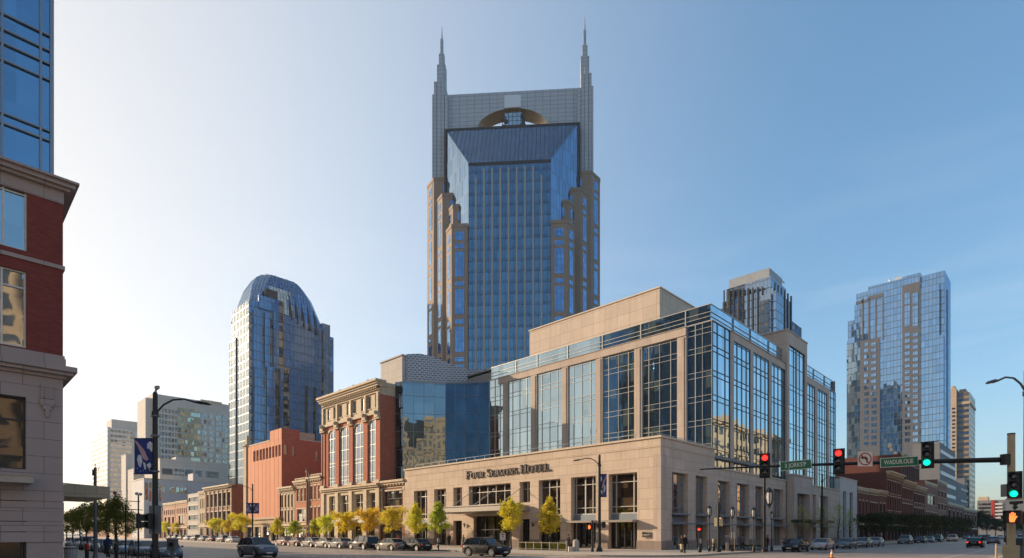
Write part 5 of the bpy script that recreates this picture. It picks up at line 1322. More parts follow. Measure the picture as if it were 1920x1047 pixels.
for i,(px,D,py,kw,lab) in enumerate(((1832,300,960,1.2,'tall rounded dark tree at the far bend of the right street'),(1822,320,968,1.2,'dark tree left of the tall rounded one'),(1850,330,972,1.3,'dark tree at the foot of the balcony block'),(1866,330,975,1.3,'dark tree under the red vertical stripe'),(1884,320,978,1.4,'dark tree just left of the walk signal pole, far off'),(1903,300,975,1.4,'dark far tree right of the walk signal pole'),(1918,290,972,1.4,'dark far tree at the right edge of the view'))):
    h=hh(py,D); T('d1',px,D,h=h,w=h/6.8*kw,label=lab,group=GD)

# hedge in front of the hotel
def hedge_leaves(b,x0,x1,y0,y1,z0,z1,n,s,r):
    for i in range(n):
        face=r.random(); p=Vector((r.uniform(x0,x1),r.uniform(y0,y1),r.uniform(z0,z1)))
        if face<.35: p.x=x0+r.uniform(-.06,.05)
        elif face<.6: p.z=z1+r.uniform(-.08,.06)
        elif face<.8: p.y=y0+r.uniform(-.06,.05)
        u=Vector((r.gauss(0,1),r.gauss(0,1),r.gauss(0,1))).normalized(); w=u.cross(Vector((r.gauss(0,1),.3,r.gauss(0,1)))).normalized()
        b.poly([p-u*s*.5,p+w*s*.4,p+u*s*.5,p-w*s*.4])
for (pa_,pb_,D,lab) in ((974,1013,67,'clipped green hedge left of the hedge bed tree'),(1017,1060,65,'clipped green hedge right of the hedge bed tree')):
    x0_,ya_=at(pa_,D); yb_=YX(pb_,x0_)
    h_=thing('hedge',lab,'hedge',(x0_,yb_,0),'hedges before the hotel')
    lo,hi=min(ya_,yb_),max(ya_,yb_)
    part('inner_mass','leafgreen',h_,lambda b:b.box(x0_+.1,x0_+1.1,lo+.1,hi-.1,.12,.86))
    r=random.Random(int(D)); b=MB(); hedge_leaves(b,x0_,x0_+1.2,lo,hi,.15,.95,2600,.13,r); b.build('foliage',M['leafgreen'],h_)
x0_,_=at(1017,64.2); lo,hi=YX(1062,x0_-1),YX(972,x0_-1)
fe=thing('hedge_railing','low metal railing in front of the clipped hotel hedges','railing',(x0_-1,lo,0))
part('rail','metal',fe,lambda b:(b.box(x0_-1,x0_-.95,lo,hi,.98,1.03),b.box(x0_-1,x0_-.95,lo,hi,.3,.34)))
for i in range(7): y=lo+(hi-lo)*i/6; part('post','metal',fe,lambda b:b.box(x0_-1.03,x0_-.92,y-.04,y+.04,.12,1.12))

# ================================================================== cars
def bool_cut(o,cyls):
    for c in cyls:
        m=o.modifiers.new('cut','BOOLEAN'); m.operation='DIFFERENCE'; m.solver='EXACT'; m.object=c
    dg=bpy.context.evaluated_depsgraph_get(); dg.update()
    me=bpy.data.meshes.new_from_object(o.evaluated_get(dg)); o.modifiers.clear(); o.data=me
    for c in cyls: bpy.data.objects.remove(c)
def make_car(kind):
    t_=thing('parked_car','','car',(0,0,0),None,0)
    if kind=='sedan': L,W,H=4.7,1.82,1.44; st_=[(-2.35,.62,.80,.36),(-2.22,.72,.90,.24),(-1.9,.80,.97,.21),(-1.3,.86,1.0,.20),(-.5,.88,.98,.18),(.5,.88,.96,.18),(1.05,.87,.93,.20),(1.7,.84,.84,.20),(2.15,.77,.74,.24),(2.35,.60,.60,.34)]; gh=[(-1.75,.96,.97),(-1.05,1.36,.95),(-.5,1.43,.94),(.1,1.43,.94),(.45,1.36,.94),(1.22,.93,.92)]; ax=(-1.38,1.42); wr=.33
    elif kind=='suv': L,W,H=4.6,1.88,1.70; st_=[(-2.3,.68,.95,.42),(-2.2,.80,1.04,.30),(-1.9,.87,1.09,.27),(-1.2,.90,1.10,.25),(-.4,.91,1.09,.24),(.5,.91,1.08,.24),(1.0,.90,1.07,.25),(1.6,.88,1.01,.26),(2.05,.83,.92,.30),(2.3,.66,.74,.42)]; gh=[(-2.12,1.06,1.06),(-1.7,1.56,1.07),(-.9,1.68,1.06),(0,1.70,1.06),(.35,1.62,1.06),(1.12,1.08,1.04)]; ax=(-1.35,1.42); wr=.37
    else: L,W,H=4.9,1.85,1.72; st_=[(-2.45,.80,1.0,.40),(-2.38,.86,1.05,.30),(-1.9,.90,1.08,.27),(-1.2,.91,1.08,.25),(-.4,.92,1.08,.24),(.5,.92,1.07,.24),(1.1,.91,1.05,.25),(1.8,.89,1.02,.26),(2.25,.85,.96,.30),(2.45,.74,.82,.40)]; gh=[(-2.38,1.06,1.07),(-2.15,1.62,1.06),(-1.2,1.74,1.06),(0,1.74,1.05),(.4,1.66,1.05),(1.15,1.07,1.03)]; ax=(-1.45,1.5); wr=.37
    b=MB(); rings=[]
    for x,hw,zt,zb in st_:
        sec=[(0,zb),(hw*.88,zb),(hw*.99,zb+.10),(hw*1.03,zb+(zt-zb)*.5),(hw*.99,zt-.12),(hw*.90,zt-.02),(hw*.45,zt+.03),(0,zt+.04)]
        full=[(-y,z) for y,z in reversed(sec[1:-1])]; ring=sec+full
        rings.append(len(b.v)); b.v+=[(x,y,z) for y,z in ring]
    n=len(ring)
    for i in range(len(rings)-1):
        for k in range(n):
            k2=(k+1)%n; b.f.append((rings[i]+k,rings[i]+k2,rings[i+1]+k2,rings[i+1]+k)); b.m.append(0); b.uv.append(None)
    b.f.append(tuple(rings[0]+k for k in reversed(range(n)))); b.m.append(0); b.uv.append(None)
    b.f.append(tuple(rings[-1]+k for k in range(n))); b.m.append(0); b.uv.append(None)
    body=b.build('body',M['paint'],t_,True)
    cy=[]
    for a in ax:
        for sg in (-1,1):
            q=MB(); q.tube([(a,sg*(W/2-.28),wr),(a,sg*(W/2+.3),wr)],wr+.06,20); cy.append(q.build('tmp',M['rubber']))
    bool_cut(body,cy)
    for p in body.data.polygons: p.use_smooth=True
    # greenhouse: glass sides, painted roof and pillars
    gb=MB(); g=[]
    for x,z,zb in gh:
        hw=st_[4][1]*(.97-(z-zb)*.42) if z>zb+.1 else st_[4][1]*.86
        hb=st_[4][1]*.93
        g.append((x,z,zb-.05,hb,hw))
    for i in range(len(g)-1):
        a,c=g[i],g[i+1]
        for sg in (-1,1): gb.poly([(a[0],sg*a[3],a[2]),(c[0],sg*c[3],c[2]),(c[0],sg*c[4],c[1]-.02),(a[0],sg*a[4],a[1]-.02)])
        if i in (0,len(g)-2): gb.poly([(a[0],-a[4],a[1]-.01),(c[0],-c[4],c[1]-.01),(c[0],c[4],c[1]-.01),(a[0],a[4],a[1]-.01)])
    gb.poly([(g[0][0],-g[0][3],g[0][2]),(g[0][0],g[0][3],g[0][2]),(g[0][0],g[0][4],g[0][1]-.01),(g[0][0],-g[0][4],g[0][1]-.01)])
    gb.build('window_glass',M['carglass'],t_)
    rb=MB(); 
    for i in range(1,len(g)-2):
        a,c=g[i],g[i+1]
        for (s0,s1,dz0,dz1) in ((-1,-.72,-.03,.015),(-.72,.72,.015,.015),(.72,1,.015,-.03)):
            rb.poly([(a[0],s0*a[4],a[1]+dz0),(c[0],s0*c[4],c[1]+dz0),(c[0],s1*c[4],c[1]+dz1),(a[0],s1*a[4],a[1]+dz1)])
        rb.poly([(a[0],-a[4],a[1]-.035),(c[0],-c[4],c[1]-.035),(c[0],c[4],c[1]-.035),(a[0],a[4],a[1]-.035)])
    for sg in (-1,1):
        rb.tube([(x,sg*(hw+.005),z-.02) for x,z,zb,hb,hw in g],.035,6)
        k=g[-2]; rb.tube([(g[-1][0],sg*g[-1][4]*1.02,g[-1][1]-.02),(k[0],sg*(k[4]+.01),k[1]-.02)],.04,6)
        for x_ in (g[2][0]-.25,g[3][0]-.05):
            zz=g[2][1] if x_<g[2][0]+.1 else g[3][1]
            hwz=g[2][4] if x_<g[2][0]+.1 else g[3][4]
            rb.tube([(x_,sg*(g[2][3]+.008),g[2][2]),(x_+.02,sg*(hwz+.008),zz-.05)],.04,6)
        k0,k1=g[0],g[1]; rb.tube([(k0[0],sg*(k0[4]),k0[1]-.02),(k1[0],sg*k1[4],k1[1]-.02)],.06,6)
    rb.build('roof',M['paint'],t_,False)
    xf=L/2
    gr=MB(); gr.box(xf-.09,xf-.015,-.5,.5,.50,.66 if kind=='sedan' else .80); gr.box(xf-.16,xf-.03,-.62,.62,.30,.44)
    gr.build('grille',M['black'],t_)
    ch=MB(); ch.box(xf-.03,xf-.005,-.42,.42,.59,.625); ch.build('trim',M['chrome'],t_)
    zt=st_[-2][2]
    for sg in (-1,1):
        q=MB(); q.poly([(xf-.12,sg*.52,zt-.14),(xf-.34,sg*.76,zt-.13),(xf-.5,sg*.80,zt-.02),(xf-.22,sg*.56,zt+.015)]) ; q.box(xf-.2,xf-.07,sg*.46,sg*.66,zt-.16,zt-.045); q.box(xf-.36,xf-.16,sg*.64,sg*.79,zt-.15,zt-.03)
        q.build('headlight',M['lens'],t_)
        q=MB(); zr=st_[1][2]-.13; q.box(-xf+.03,-xf+.3,sg*.54,sg*(.755 if kind=='sedan' else .83),zr-.1,zr+.07); q.build('tail_light',M['tail'],t_)
        q=MB(); q.box(gh[-1][0]-.28,gh[-1][0]-.12,sg*(W/2-.02),sg*(W/2+.13),gh[-1][2]-.02,gh[-1][2]+.13); q.build('mirror',M['paint'],t_)
        q=MB()
        for x_ in (-.55,.45): q.box(x_,x_+.17,sg*(W/2-.0),sg*(W/2+.035),.80,.83)
        q.build('door_handle',M['chrome'],t_)
        q=MB(); q.box(ax[0]+wr+.08,ax[1]-wr-.08,sg*(W/2-.14),sg*(W/2-.01),st_[4][3]-.02,st_[4][3]+.08); q.build('sill',M['black'],t_)
    q=MB(); q.box(-xf+.0,-xf+.05,-.26,.26,.62,.75); q.build('number_plate',M['plate'],t_)
    q=MB(); q.box(xf-.04,xf+.01,-.26,.26,.36,.48); q.build('number_plate',M['plate'],t_)
    q=MB(); q.box(-xf+.2,xf-.25,-W/2+.25,W/2-.25,.16,.34); q.box(-xf+.02,-xf+.2,-.7,.7,.28,.42); q.build('underbody',M['black'],t_)
    for a in ax:
        for sg in (-1,1):
            y0=W/2-.24
            q=MB(); q.tube([(a,sg*y0,wr),(a,sg*(y0+.03),wr),(a,sg*(y0+.19),wr),(a,sg*(y0+.215),wr)],[wr-.03,wr,wr,wr-.04],24)
            wh=q.build('wheel',M['rubber'],t_,False)
            q=MB(); q.tube([(a,sg*(y0+.20),wr),(a,sg*(y0+.222),wr)],[wr*.30,wr*.28],12)
            for k in range(7):
                an=2*math.pi*k/7; c,s=math.cos(an),math.sin(an)
                p=[(a+c*wr*.2-s*.035,wr+s*wr*.2+c*.035),(a+c*wr*.68-s*.05,wr+s*wr*.68+c*.05),(a+c*wr*.68+s*.05,wr+s*wr*.68-c*.05),(a+c*wr*.2+s*.035,wr+s*wr*.2-c*.035)]
                q.poly([(x,sg*(y0+.226),z) for x,z in p])
            for k in range(24):
                a0,a1=2*math.pi*k/24,2*math.pi*(k+1)/24
                q.poly([(a+math.cos(w_)*wr*rr,sg*(y0+.224),wr+math.sin(w_)*wr*rr) for w_,rr in ((a0,.66),(a1,.66),(a1,.74),(a0,.74))])
            q.build('rim',M['rim'],wh)
    return t_
CAR={k:make_car(k) for k in ('sedan','suv','van')}
CU=set()
def car(kind,pos,head,color,label,group=None,name='parked_car',scale=None,z=0):
    o=CAR[kind] if kind not in CU else clone(CAR[kind])
    CU.add(kind); o.location=(pos[0],pos[1],z); o.rotation_euler=(0,0,math.radians(head)); paint(o,color); o['label']=label; o.name=name
    if group and 'group' in o and 0: pass
    if group: o['group']=group
    elif 'group' in o: del o['group']
    if scale: o.scale=(scale,)*3
    return o
BLK=(.006,.0065,.009); SIL=(.20,.195,.185); CHA=(.05,.055,.06); WHT=(.42,.42,.42); GRY=(.15,.155,.16); MAR=(.09,.02,.02); BLU=(.03,.05,.10); TAN=(.30,.24,.17); STEEL=(.13,.15,.18)
KEEP=[]
car('suv',at(483,49.0),-90+2,STEEL,'steel grey car driving towards the corner at lower left, its headlights toward us',name='moving_car')
car('suv',at(912,50.5),-90+4,BLK,'shiny black car driving past the hotel canopy, front to the right',name='moving_car')
GP='cars parked along the far kerb of the left street'
row=[(779,66.5,'sedan',BLK,'black car parked nearest the hotel corner of the row'),(733,68,'sedan',(.19,.17,.14),'silver beige sedan next to the black car in front of the ornate shop'),(681,72,'van',(.03,.018,.02),'dark maroon tall car parked between two silver sedans'),(638,77,'sedan',SIL,'silver sedan just left of the tall maroon car'),(612,81,'sedan',(.28,.26,.23),'pale sedan parked below the left corner of the tall bay building'),(585,85,'sedan',SIL,'silver sedan below the red brick shop'),(558,90,'sedan',MAR,'dark red car below the pediment shop'),(534,95,'sedan',(.22,.08,.07),'reddish car just right of the moving grey car'),
 (436,118,'sedan',WHT,'pale car just left of the moving grey car'),(418,125,'suv',SIL,'silver car under the blank brick block'),(398,133,'sedan',MAR,'dark car under the corner warehouse'),(382,141,'sedan',SIL,'silver car under the narrow stone front'),(367,149,'suv',GRY,'grey car under the striped modern block'),(353,157,'sedan',WHT,'white car under the pink shop'),(341,166,'sedan',TAN,'tan car below the pink brick house'),(330,176,'suv',GRY,'small grey car far down the row'),(320,188,'sedan',SIL,'small silver car far down the row, before the banner pole'),(308,205,'sedan',WHT,'tiny pale car half hidden by the banner pole'),(297,225,'suv',BLK,'tiny dark car behind the banner pole'),(280,250,'sedan',SIL,'tiny silver car far off left of the banner pole'),(267,275,'sedan',WHT,'tiny white car far off between slim poles')]
for px,D,k,c,l in row: car(k,at(px,D),-90+180,c,l,GP)
GL='cars parked by the near left pavement'
for px,D,k,c,l in ((311,46.5,'sedan',(.13,.17,.21),'dark sedan nose on, right beside the banner pole base'),(268,49,'sedan',(.24,.29,.34),'grey blue sedan just left of the banner pole'),(232,53,'sedan',(.36,.43,.48),'pale blue sedan behind the slim dark poles'),(207,58,'sedan',(.34,.42,.48),'sedan behind the second green tree trunk'),(186,64,'sedan',(.4,.45,.48),'silver sedan behind the grey slim pole'),(167,70,'suv',(.3,.33,.36),'pale car behind the red hydrant'),(151,77,'sedan',WHT,'white car among the green tree trunks'),(137,85,'sedan',(.25,.3,.33),'last blue grey car by the building corner')):
    x,y=at(px,D); car(k,(x,y),-90-4,c,l,GL)
GR='cars parked beside the hotel side street'
for px,py,k,c,l in ((1463,1035,'sedan',BLK,'black sedan nearest the corner on the right street'),(1533,1032,'sedan',WHT,'white sedan second from the corner on the right street'),(1579,1029.5,'sedan',STEEL,'dark sedan before the white slit building'),(1612,1027,'sedan',SIL,'silver sedan before the low red shop'),(1634,1025,'sedan',(.28,.28,.27),'pale sedan before the low brick house'),(1679,1021,'suv',GRY,'grey car before the tall side wall building'),(1702,1019,'sedan',BLK,'black car before the carved head building'),(1722,1018,'sedan',STEEL,'dark blue car before the carved band building'),(1746,1017,'van',BLU,'large dark blue car, tallest in the right hand row'),(1759,1015,'van',GRY,'grey van at the far end of the parked row')):
    D=EYE*FPX/(py-1000); x,y=at(px,D*1.0); car(k,(x+2.0,min(y,21.9)),180,c,l,GR)
GM='traffic on the right street'
for px,D,k,h_,c,l in ((1786,140,'suv',180,(.4,.38,.33),'beige car driving toward us up the right street'),(1812,190,'sedan',180,GRY,'grey car behind the beige oncoming car'),(1829,82,'sedan',0,BLK,'black car driving away with red tail lights'),(1863,108,'sedan',0,(.12,.14,.18),'grey blue car driving away, left of the walk signal pole'),(1850,160,'suv',0,BLU,'dark blue car further off between two departing cars'),(1908,88,'sedan',0,(.2,.22,.26),'blue grey car right of the walk signal pole with lit brake lights'),(1893,130,'suv',0,MAR,'dark red car behind the walk signal pole'),(1876,190,'sedan',0,WHT,'small white car far off in the right street traffic'),(1840,240,'sedan',0,GRY,'tiny grey car far off in the right street traffic'),(1915,150,'van',0,GRY,'grey van far off at the right edge'),(1822,260,'sedan',180,SIL,'tiny silver oncoming car far down the right street')):
    x,y=at(px,D); car(k,(x,y),h_,c,l,GM,'moving_car')
for o in list(bpy.data.objects):
    if o.name.startswith('tail_light') and o.parent and o.parent.get('label','').find('tail lights')>=0 or o.name.startswith('tail_light') and o.parent and o.parent.get('label','').find('brake lights')>=0:
        o.material_slots[0].link='OBJECT'; o.material_slots[0].material=M['taillit']
# ================================================================== street furniture
def lamp(name,label,loc,h,arm,ang,mat='black',r=.13,droop=.0,group='street lamps',extra=None):
    t_=thing(name,label,'street lamp',loc,group,math.radians(ang))
    part('pole',mat,t_,lambda b:(b.tube([(0,0,0),(0,0,.25),(0,0,.5),(0,0,h)],[r*2.2,r*2.1,r*1.15,r*.85],12),b.ball((0,0,h),r*.9,10),b.cyl(0,0,h-1.1,h-.9,r*1.25,n=12)),False)
    part('arm',mat,t_,lambda b:b.tube([(0,0,h-1.0),(arm*.18,0,h-.55),(arm*.38,0,h-.30),(arm*.62,0,h-.26),(arm*.85,0,h-.42),(arm,0,h-.5)],.045,8))
    part('lamp_head',mat,t_,lambda b:b.tube([(arm*.84,0,h-.40),(arm*.95,0,h-.43),(arm*1.12,0,h-.5),(arm*1.2,0,h-.56)],[.05,.17,.15,.03],10,flat=.45))
    return t_
def head_to(px):  # angle so that local +x points along image direction from a pole
    return math.degrees(math.atan2(Ry,Rx))
RA=math.degrees(math.atan2(Ry,Rx))
x,y=at(291,28.6); ban_lamp=lamp('street_lamp','tall black street lamp at left carrying the blue banner',(x,y,.12),8.9,2.35,RA,'black',.125)
part('camera','metal',ban_lamp,lambda b:(b.tube([(0,0,8.9),(.05,0,9.15)],.05,8),b.ball((.08,0,9.2),.11,8),b.box(.05,.2,-.05,.05,9.16,9.3)))
part('clamp','polegrey',ban_lamp,lambda b:(b.cyl(0,0,6.75,6.83,.19,n=12),b.cyl(0,0,4.98,5.06,.19,n=12),b.cyl(0,0,7.75,7.82,.18,n=12),b.box(-.24,.24,-.12,.12,1.9,3.3)))
def banner(label,loc,ang,w,h,side=-1,rich=True):
    t_=thing('banner',label,'banner',loc,'street banners',math.radians(ang))
    b=MB(); n=10
    for i in range(n):
        for sgn in (-1,1):
            f=lambda k:(side*w*k/n, sgn*.006+.03*math.sin(k*.7))
            a,c=f(i),f(i+1); b.poly([(a[0],a[1],0),(c[0],c[1],-.0),(c[0],c[1],h),(a[0],a[1],h)])
    b.build('cloth',M['bannerblue'],t_)
    part('bracket','black',t_,lambda b:(b.tube([(.12,0,h+.01),(side*w*1.04,0,h+.01)],.022,6),b.tube([(.12,0,-.01),(side*w*1.04,0,-.01)],.022,6)))
    b=MB(); g=MB(); r=random.Random(4)
    yf=-.05
    def Q(bb,pts): bb.poly([(side*w*(1-u),yf+.002*len(bb.f),h*v) for u,v in pts])
    Q(b,[(.04,.94),(.16,.93),(.52,.66),(.72,.40),(.60,.36),(.44,.44),(.22,.74)])
    Q(g,[(.66,.86),(.78,.92),(.92,.86),(.90,.74),(.98,.66),(.84,.62),(.76,.70),(.64,.72)])
    Q(g,[(.22,.54),(.36,.52),(.42,.36),(.34,.18),(.24,.22),(.16,.40)])
    Q(g,[(.44,.34),(.56,.30),(.60,.14),(.52,.12)])
    Q(g,[(.62,.26),(.78,.32),(.84,.20),(.72,.13)])
    for i in range(14): u=r.uniform(.1,.9); v=r.uniform(.03,.3); Q(g,[(u,v),(u+.05,v+.01),(u+.04,v+.035)])
    b.build('picture',M['bannerpink'],t_); g.build('picture',M['bannerwhite'],t_)
    return t_
banner('blue banner with a pink diagonal shape hanging from the tall black lamp at left',(x,y,5.02),RA,1.05,1.76)
# slim poles left
def spole(px,D,ztop,r,mat,label,cat='pole',extra=None,name='slim_pole'):
    x,y=at(px,D); t_=thing(name,label,cat,(x,y,.12),None,math.radians(RA))
    part('shaft',mat,t_,lambda b:b.tube([(0,0,0),(0,0,.3),(0,0,ztop)],[r*1.8,r,r*.8],10))
    if extra: extra(t_)
    return t_
spole(178.5,44,zat(880,44),.13,'polegrey','grey wooden pole with a bracket top among the green trees',extra=lambda t:part('bracket','black',t,lambda b:(b.tube([(0,0,zat(880,44)),(0,0,zat(873,44))],.03,6),b.tube([(0,0,zat(884,44)),(.25,0,zat(886,44)),(.3,0,zat(880,44))],.025,6),b.box(-.2,-.05,-.06,.06,zat(895,44),zat(884,44)))))
spole(235.5,40,zat(950,40),.055,'black','slim dark lamp post with two thin arms behind the railing bins',cat='lamp post',extra=lambda t:part('arm','black',t,lambda b:(b.tube([(0,0,zat(943,40)),(1.0,0,zat(944,40))],.03,6),b.tube([(0,0,zat(958,40)),(1.2,0,zat(960,40))],.03,6))))
spole(259.5,42,zat(931,42),.06,'black','slim black post with a twin globe head left of the pedestrian boxes',cat='lamp post',extra=lambda t:part('globe','lamppane',t,lambda b:(b.ball((-.12,0,zat(929,42)),.12,8),b.ball((.16,0,zat(930,42)),.12,8))))
spole(215.5,52,zat(924,52),.05,'black','thin post with red lamp above the tallest green tree',cat='lamp post',extra=lambda t:(part('arm','black',t,lambda b:b.tube([(0,0,zat(926,52)),(-1.7,0,zat(921,52))],.03,6)),part('red_lamp','signred',t,lambda b:b.ball((0,0,zat(927,52)),.16,8))))
# pedestrian signal boxes (seen from behind) on the banner lamp
x,y=at(271,28.2); t_=thing('signal_box','black signal box facing away, bracketed to the tall left lamp','signal',(x,y,zat(990,28.2)),None,math.radians(RA))
part('housing','black',t_,lambda b:(b.box(-.27,.10,-.15,.15,0,.30),b.box(-.27,.10,-.15,.15,.33,.66),b.box(-.30,-.27,-.18,.18,-.02,.68)))
part('bracket','black',t_,lambda b:(b.tube([(.1,0,.68),(.5,0,.68)],.03,6),b.tube([(.1,0,-.02),(.5,0,-.02)],.03,6),b.box(.2,.33,-.06,.06,-.02,.7)))
# bins, hydrants, kiosk on the left pavement
x,y=at(133,40); t_=thing('litter_bin','concrete litter bin on the left pavement by the building corner','litter bin',(x,y,.12),None,.3)
part('drum','concrete',t_,lambda b:b.lathe(0,0,[(0,.30),(.05,.36),(.8,.40),(.85,.36)],16)); part('lid','polegrey',t_,lambda b:b.lathe(0,0,[(.85,.42),(.93,.42),(1.02,.2),(1.03,.02)],16))
for px,D,c,l in ((163,40.5,'signred','red topped black post beside the green trees'),(218,41,'framedark','dark brownish post at the foot of the tallest green tree')):
    x,y=at(px,D); t_=thing('bollard',l,'bollard',(x,y,.12),None,0)
    part('post','black',t_,lambda b:b.tube([(0,0,0),(0,0,.75)],.12,10)); part('cap',c,t_,lambda b:b.tube([(0,0,.751),(0,0,1.15),(0,0,1.25)],[.15,.14,.03],10))
x,y=at(323,34); t_=thing('parking_kiosk','grey parking kiosk with slanted head right of the banner pole','parking machine',(x,y,.05),None,math.radians(RA))
part('pedestal','polegrey',t_,lambda b:b.box(-.09,.09,-.09,.09,0,1.0)); part('head','polegrey',t_,lambda b:b.prism([(-.25,-.14),(.25,-.14),(.28,.14),(-.22,.14)],1.0,1.62)); part('hood','frameblue',t_,lambda b:b.box(-.28,.31,-.18,.18,1.62,1.7)); part('screen','doorvoid',t_,lambda b:b.box(-.12,.12,-.16,-.142,1.2,1.45))
t_=thing('bike_rack','row of dark rails on the pavement left of the banner pole','railing',(*at(248,36),.12),None,math.radians(RA))
for i in range(6): part('hoop','black',t_,lambda b:b.tube([(-.9+i*.32,0,0),(-.9+i*.32,0,.85),(-.8+i*.32,0,.92),(-.7+i*.32,0,.85),(-.7+i*.32,0,0)],.022,6))
# lamps on the far pavements
def l2(px,X,py,lab,r=.12,arm=2.4,ang=RA,ban=None):
    y=YX(px,X); D=dep(X,y); h=zat(py,D); lamp('street_lamp',lab,(X,y,.12),h,arm,ang,'black',r); return X,y,D
X_,y_,D_=l2(1124,48.7,857,'black street lamp in front of the hotel corner with small banner',.15,2.3,RA+180)
banner('small purple blue banner on the lamp before the hotel corner',(X_,y_,zat(932,D_)),RA,.75,2.35,1)
b_=thing('signal_box','black box bracketed to the hotel corner lamp','signal',(X_,y_,zat(990,D_)),None,math.radians(RA)); part('housing','black',b_,lambda b:(b.box(.25,.62,-.15,.15,0,.62),b.box(-.35,-.2,-.14,.14,.05,.5))); part('bracket','black',b_,lambda b:b.box(-.2,.25,-.04,.04,.25,.32))
X_,y_,D_=l2(473.5,41.8,910,'street lamp with two dark banners before the blank brick block',.14,4.0,RA+180)
banner('left one of two dark banners on the lamp before the blank brick block',(X_-.1,y_,zat(963,D_)),RA,1.1,1.9,-1); banner('right one of two dark banners on the lamp before the blank brick block',(X_+.1,y_,zat(963,D_)),RA,1.1,1.9,1)
spole(579,95,12.2,.10,'polegrey','tall slim pole in front of the two orange brick shops',cat='pole')
x,y=at(1925,26); lamp('street_lamp','pale street lamp whose head reaches in from the right edge',(x,y,0),9.4,1.55,RA+180,'polegrey',.12)
x,y=at(1570,70); 
X_=XY(1541.5,26.2); lamp('street_lamp','dark lamp pole in front of the far end of the hotel side',(X_,26.2,.12),zat(892,dep(X_,26.2)),2.2,RA,'black',.14)
# ---- main signal mast on the right
MD=24.0; mx,my=at(1896,MD); ex,ey=at(1312,28.4); mz=zat(862,MD)
mast=thing('signal_mast','tan and black signal mast whose long arm crosses the right side','signal mast',(mx,my,0))
part('pole','poletan',mast,lambda b:(b.tube([(mx,my,.1),(mx,my,.5),(mx,my,zat(815,MD))],[.17,.15,.13],16),b.box(mx-.26,mx+.26,my-.26,my+.26,.1,zat(1023,MD)+.0)))
part('cap','black',mast,lambda b:b.cyl(mx,my,zat(815,MD),zat(815,MD)+.05,.14,n=16))
def armf(b):
    n=10; pts=[]
    for i in range(n+1):
        f=i/n; pts.append((mx+(ex-mx)*f,my+(ey-my)*f,mz+.12*math.sin(f*2)-.03*f))
    b.tube(pts,[.115-.085*i/n for i in range(n+1)],12)
part('arm','black',mast,armf)
ax_,ay_=at(1884.5,MD); part('flange','black',mast,lambda b:b.tube([(ax_,ay_,mz-.22),(ax_,ay_,mz+.22)],.17,12))
mdir=math.degrees(math.atan2(my-ey,mx-ex))     # along the arm toward the pole, reading left to right
def armpt(px):
    t=tt(px); # intersect with arm line
    for i in range(1001):
        f=i/1000; X=mx+(ex-mx)*f; Y=my+(ey-my)*f
        if (X*Rx+Y*Ry)/(X*Fx+Y*Fy)<=t: return X,Y,dep(X,Y),f
    return ex,ey,28,1
def signal(label,loc,ang,lit,k=1.0,group='traffic signals',back=True,name='traffic_signal',mat='black'):
    """origin at the centre; local -y faces the viewer"""
    t_=thing(name,label,'traffic light',loc,group,math.radians(ang)); t_.scale=(k,k,k)
    part('housing',mat,t_,lambda b:[b.box(-.17,.17,-.1,.12,-.53+.355*i+.004,-.53+.355*(i+1)-.004) for i in range(3)]+([b.box(-.24,.24,.12,.135,-.6,.6)] if back else []))
    for i,(nm,mt) in enumerate((('green_lens','greenlamp'),('amber_lens','framedark'),('red_lens','redlamp'))):
        z=-.355+.355*i; on=(lit==nm[:-5])
        part(nm,mt if on else 'doorvoid',t_,lambda b:b.tube([(0,-.10,z),(0,-.125,z),(0,-.14,z)],[.135,.12,.05],18))
        def vis(b):
            for j in range(12):
                a0,a1=math.radians(5+j*170/12),math.radians(5+(j+1)*170/12)
                p=[(math.cos(a)*.155,math.sin(a)*.165+z) for a in (a0,a1)]
                b.poly([(p[0][0],-.1,p[0][1]),(p[1][0],-.1,p[1][1]),(p[1][0],-.26,p[1][1]+.01),(p[0][0],-.26,p[0][1]+.01)])
                b.poly([(p[0][0]*.95,-.1,p[0][1]-.008),(p[0][0]*.95,-.26,p[0][1]+.002),(p[1][0]*.95,-.26,p[1][1]+.002),(p[1][0]*.95,-.1,p[1][1]-.008)])
        part('visor',mat,t_,vis)
    return t_
def onarm(px,py,toward=.28):
    X,Y,D,f=armpt(px); d=D-toward; return at(px,d)+(zat(py,d),)
def FC(px): return math.degrees(math.atan2(-at(px,1)[0],at(px,1)[1]))
signal('red traffic light at the far left end of the mast arm',onarm(1434,873),FC(1434),'red',1.0*28*40/1072/1.07)
signal('red traffic light left of the no left turn sign',onarm(1572.5,865),FC(1572)-6,'red',.98)
signal('green traffic light on the mast arm right of the green street sign',onarm(1738.5,853),FC(1738)-8,'green',.97)
lx_,ly_=at(1902,MD-.45); signal('green traffic light fixed to the right hand pole',(lx_,ly_,zat(910.5,MD-.45)),FC(1902)-10,'green',.98)
t_=thing('edge_on_signal','dark signal seen edge on, left of the right hand pole','traffic light',(*at(1884.5,MD-.1),zat(932,MD)),None,math.radians(RA)); part('housing','polegrey',t_,lambda b:b.box(-.06,.06,-.15,.15,0,.52)); part('bracket','black',t_,lambda b:b.box(.06,.2,-.02,.02,.2,.26))
FONT=None
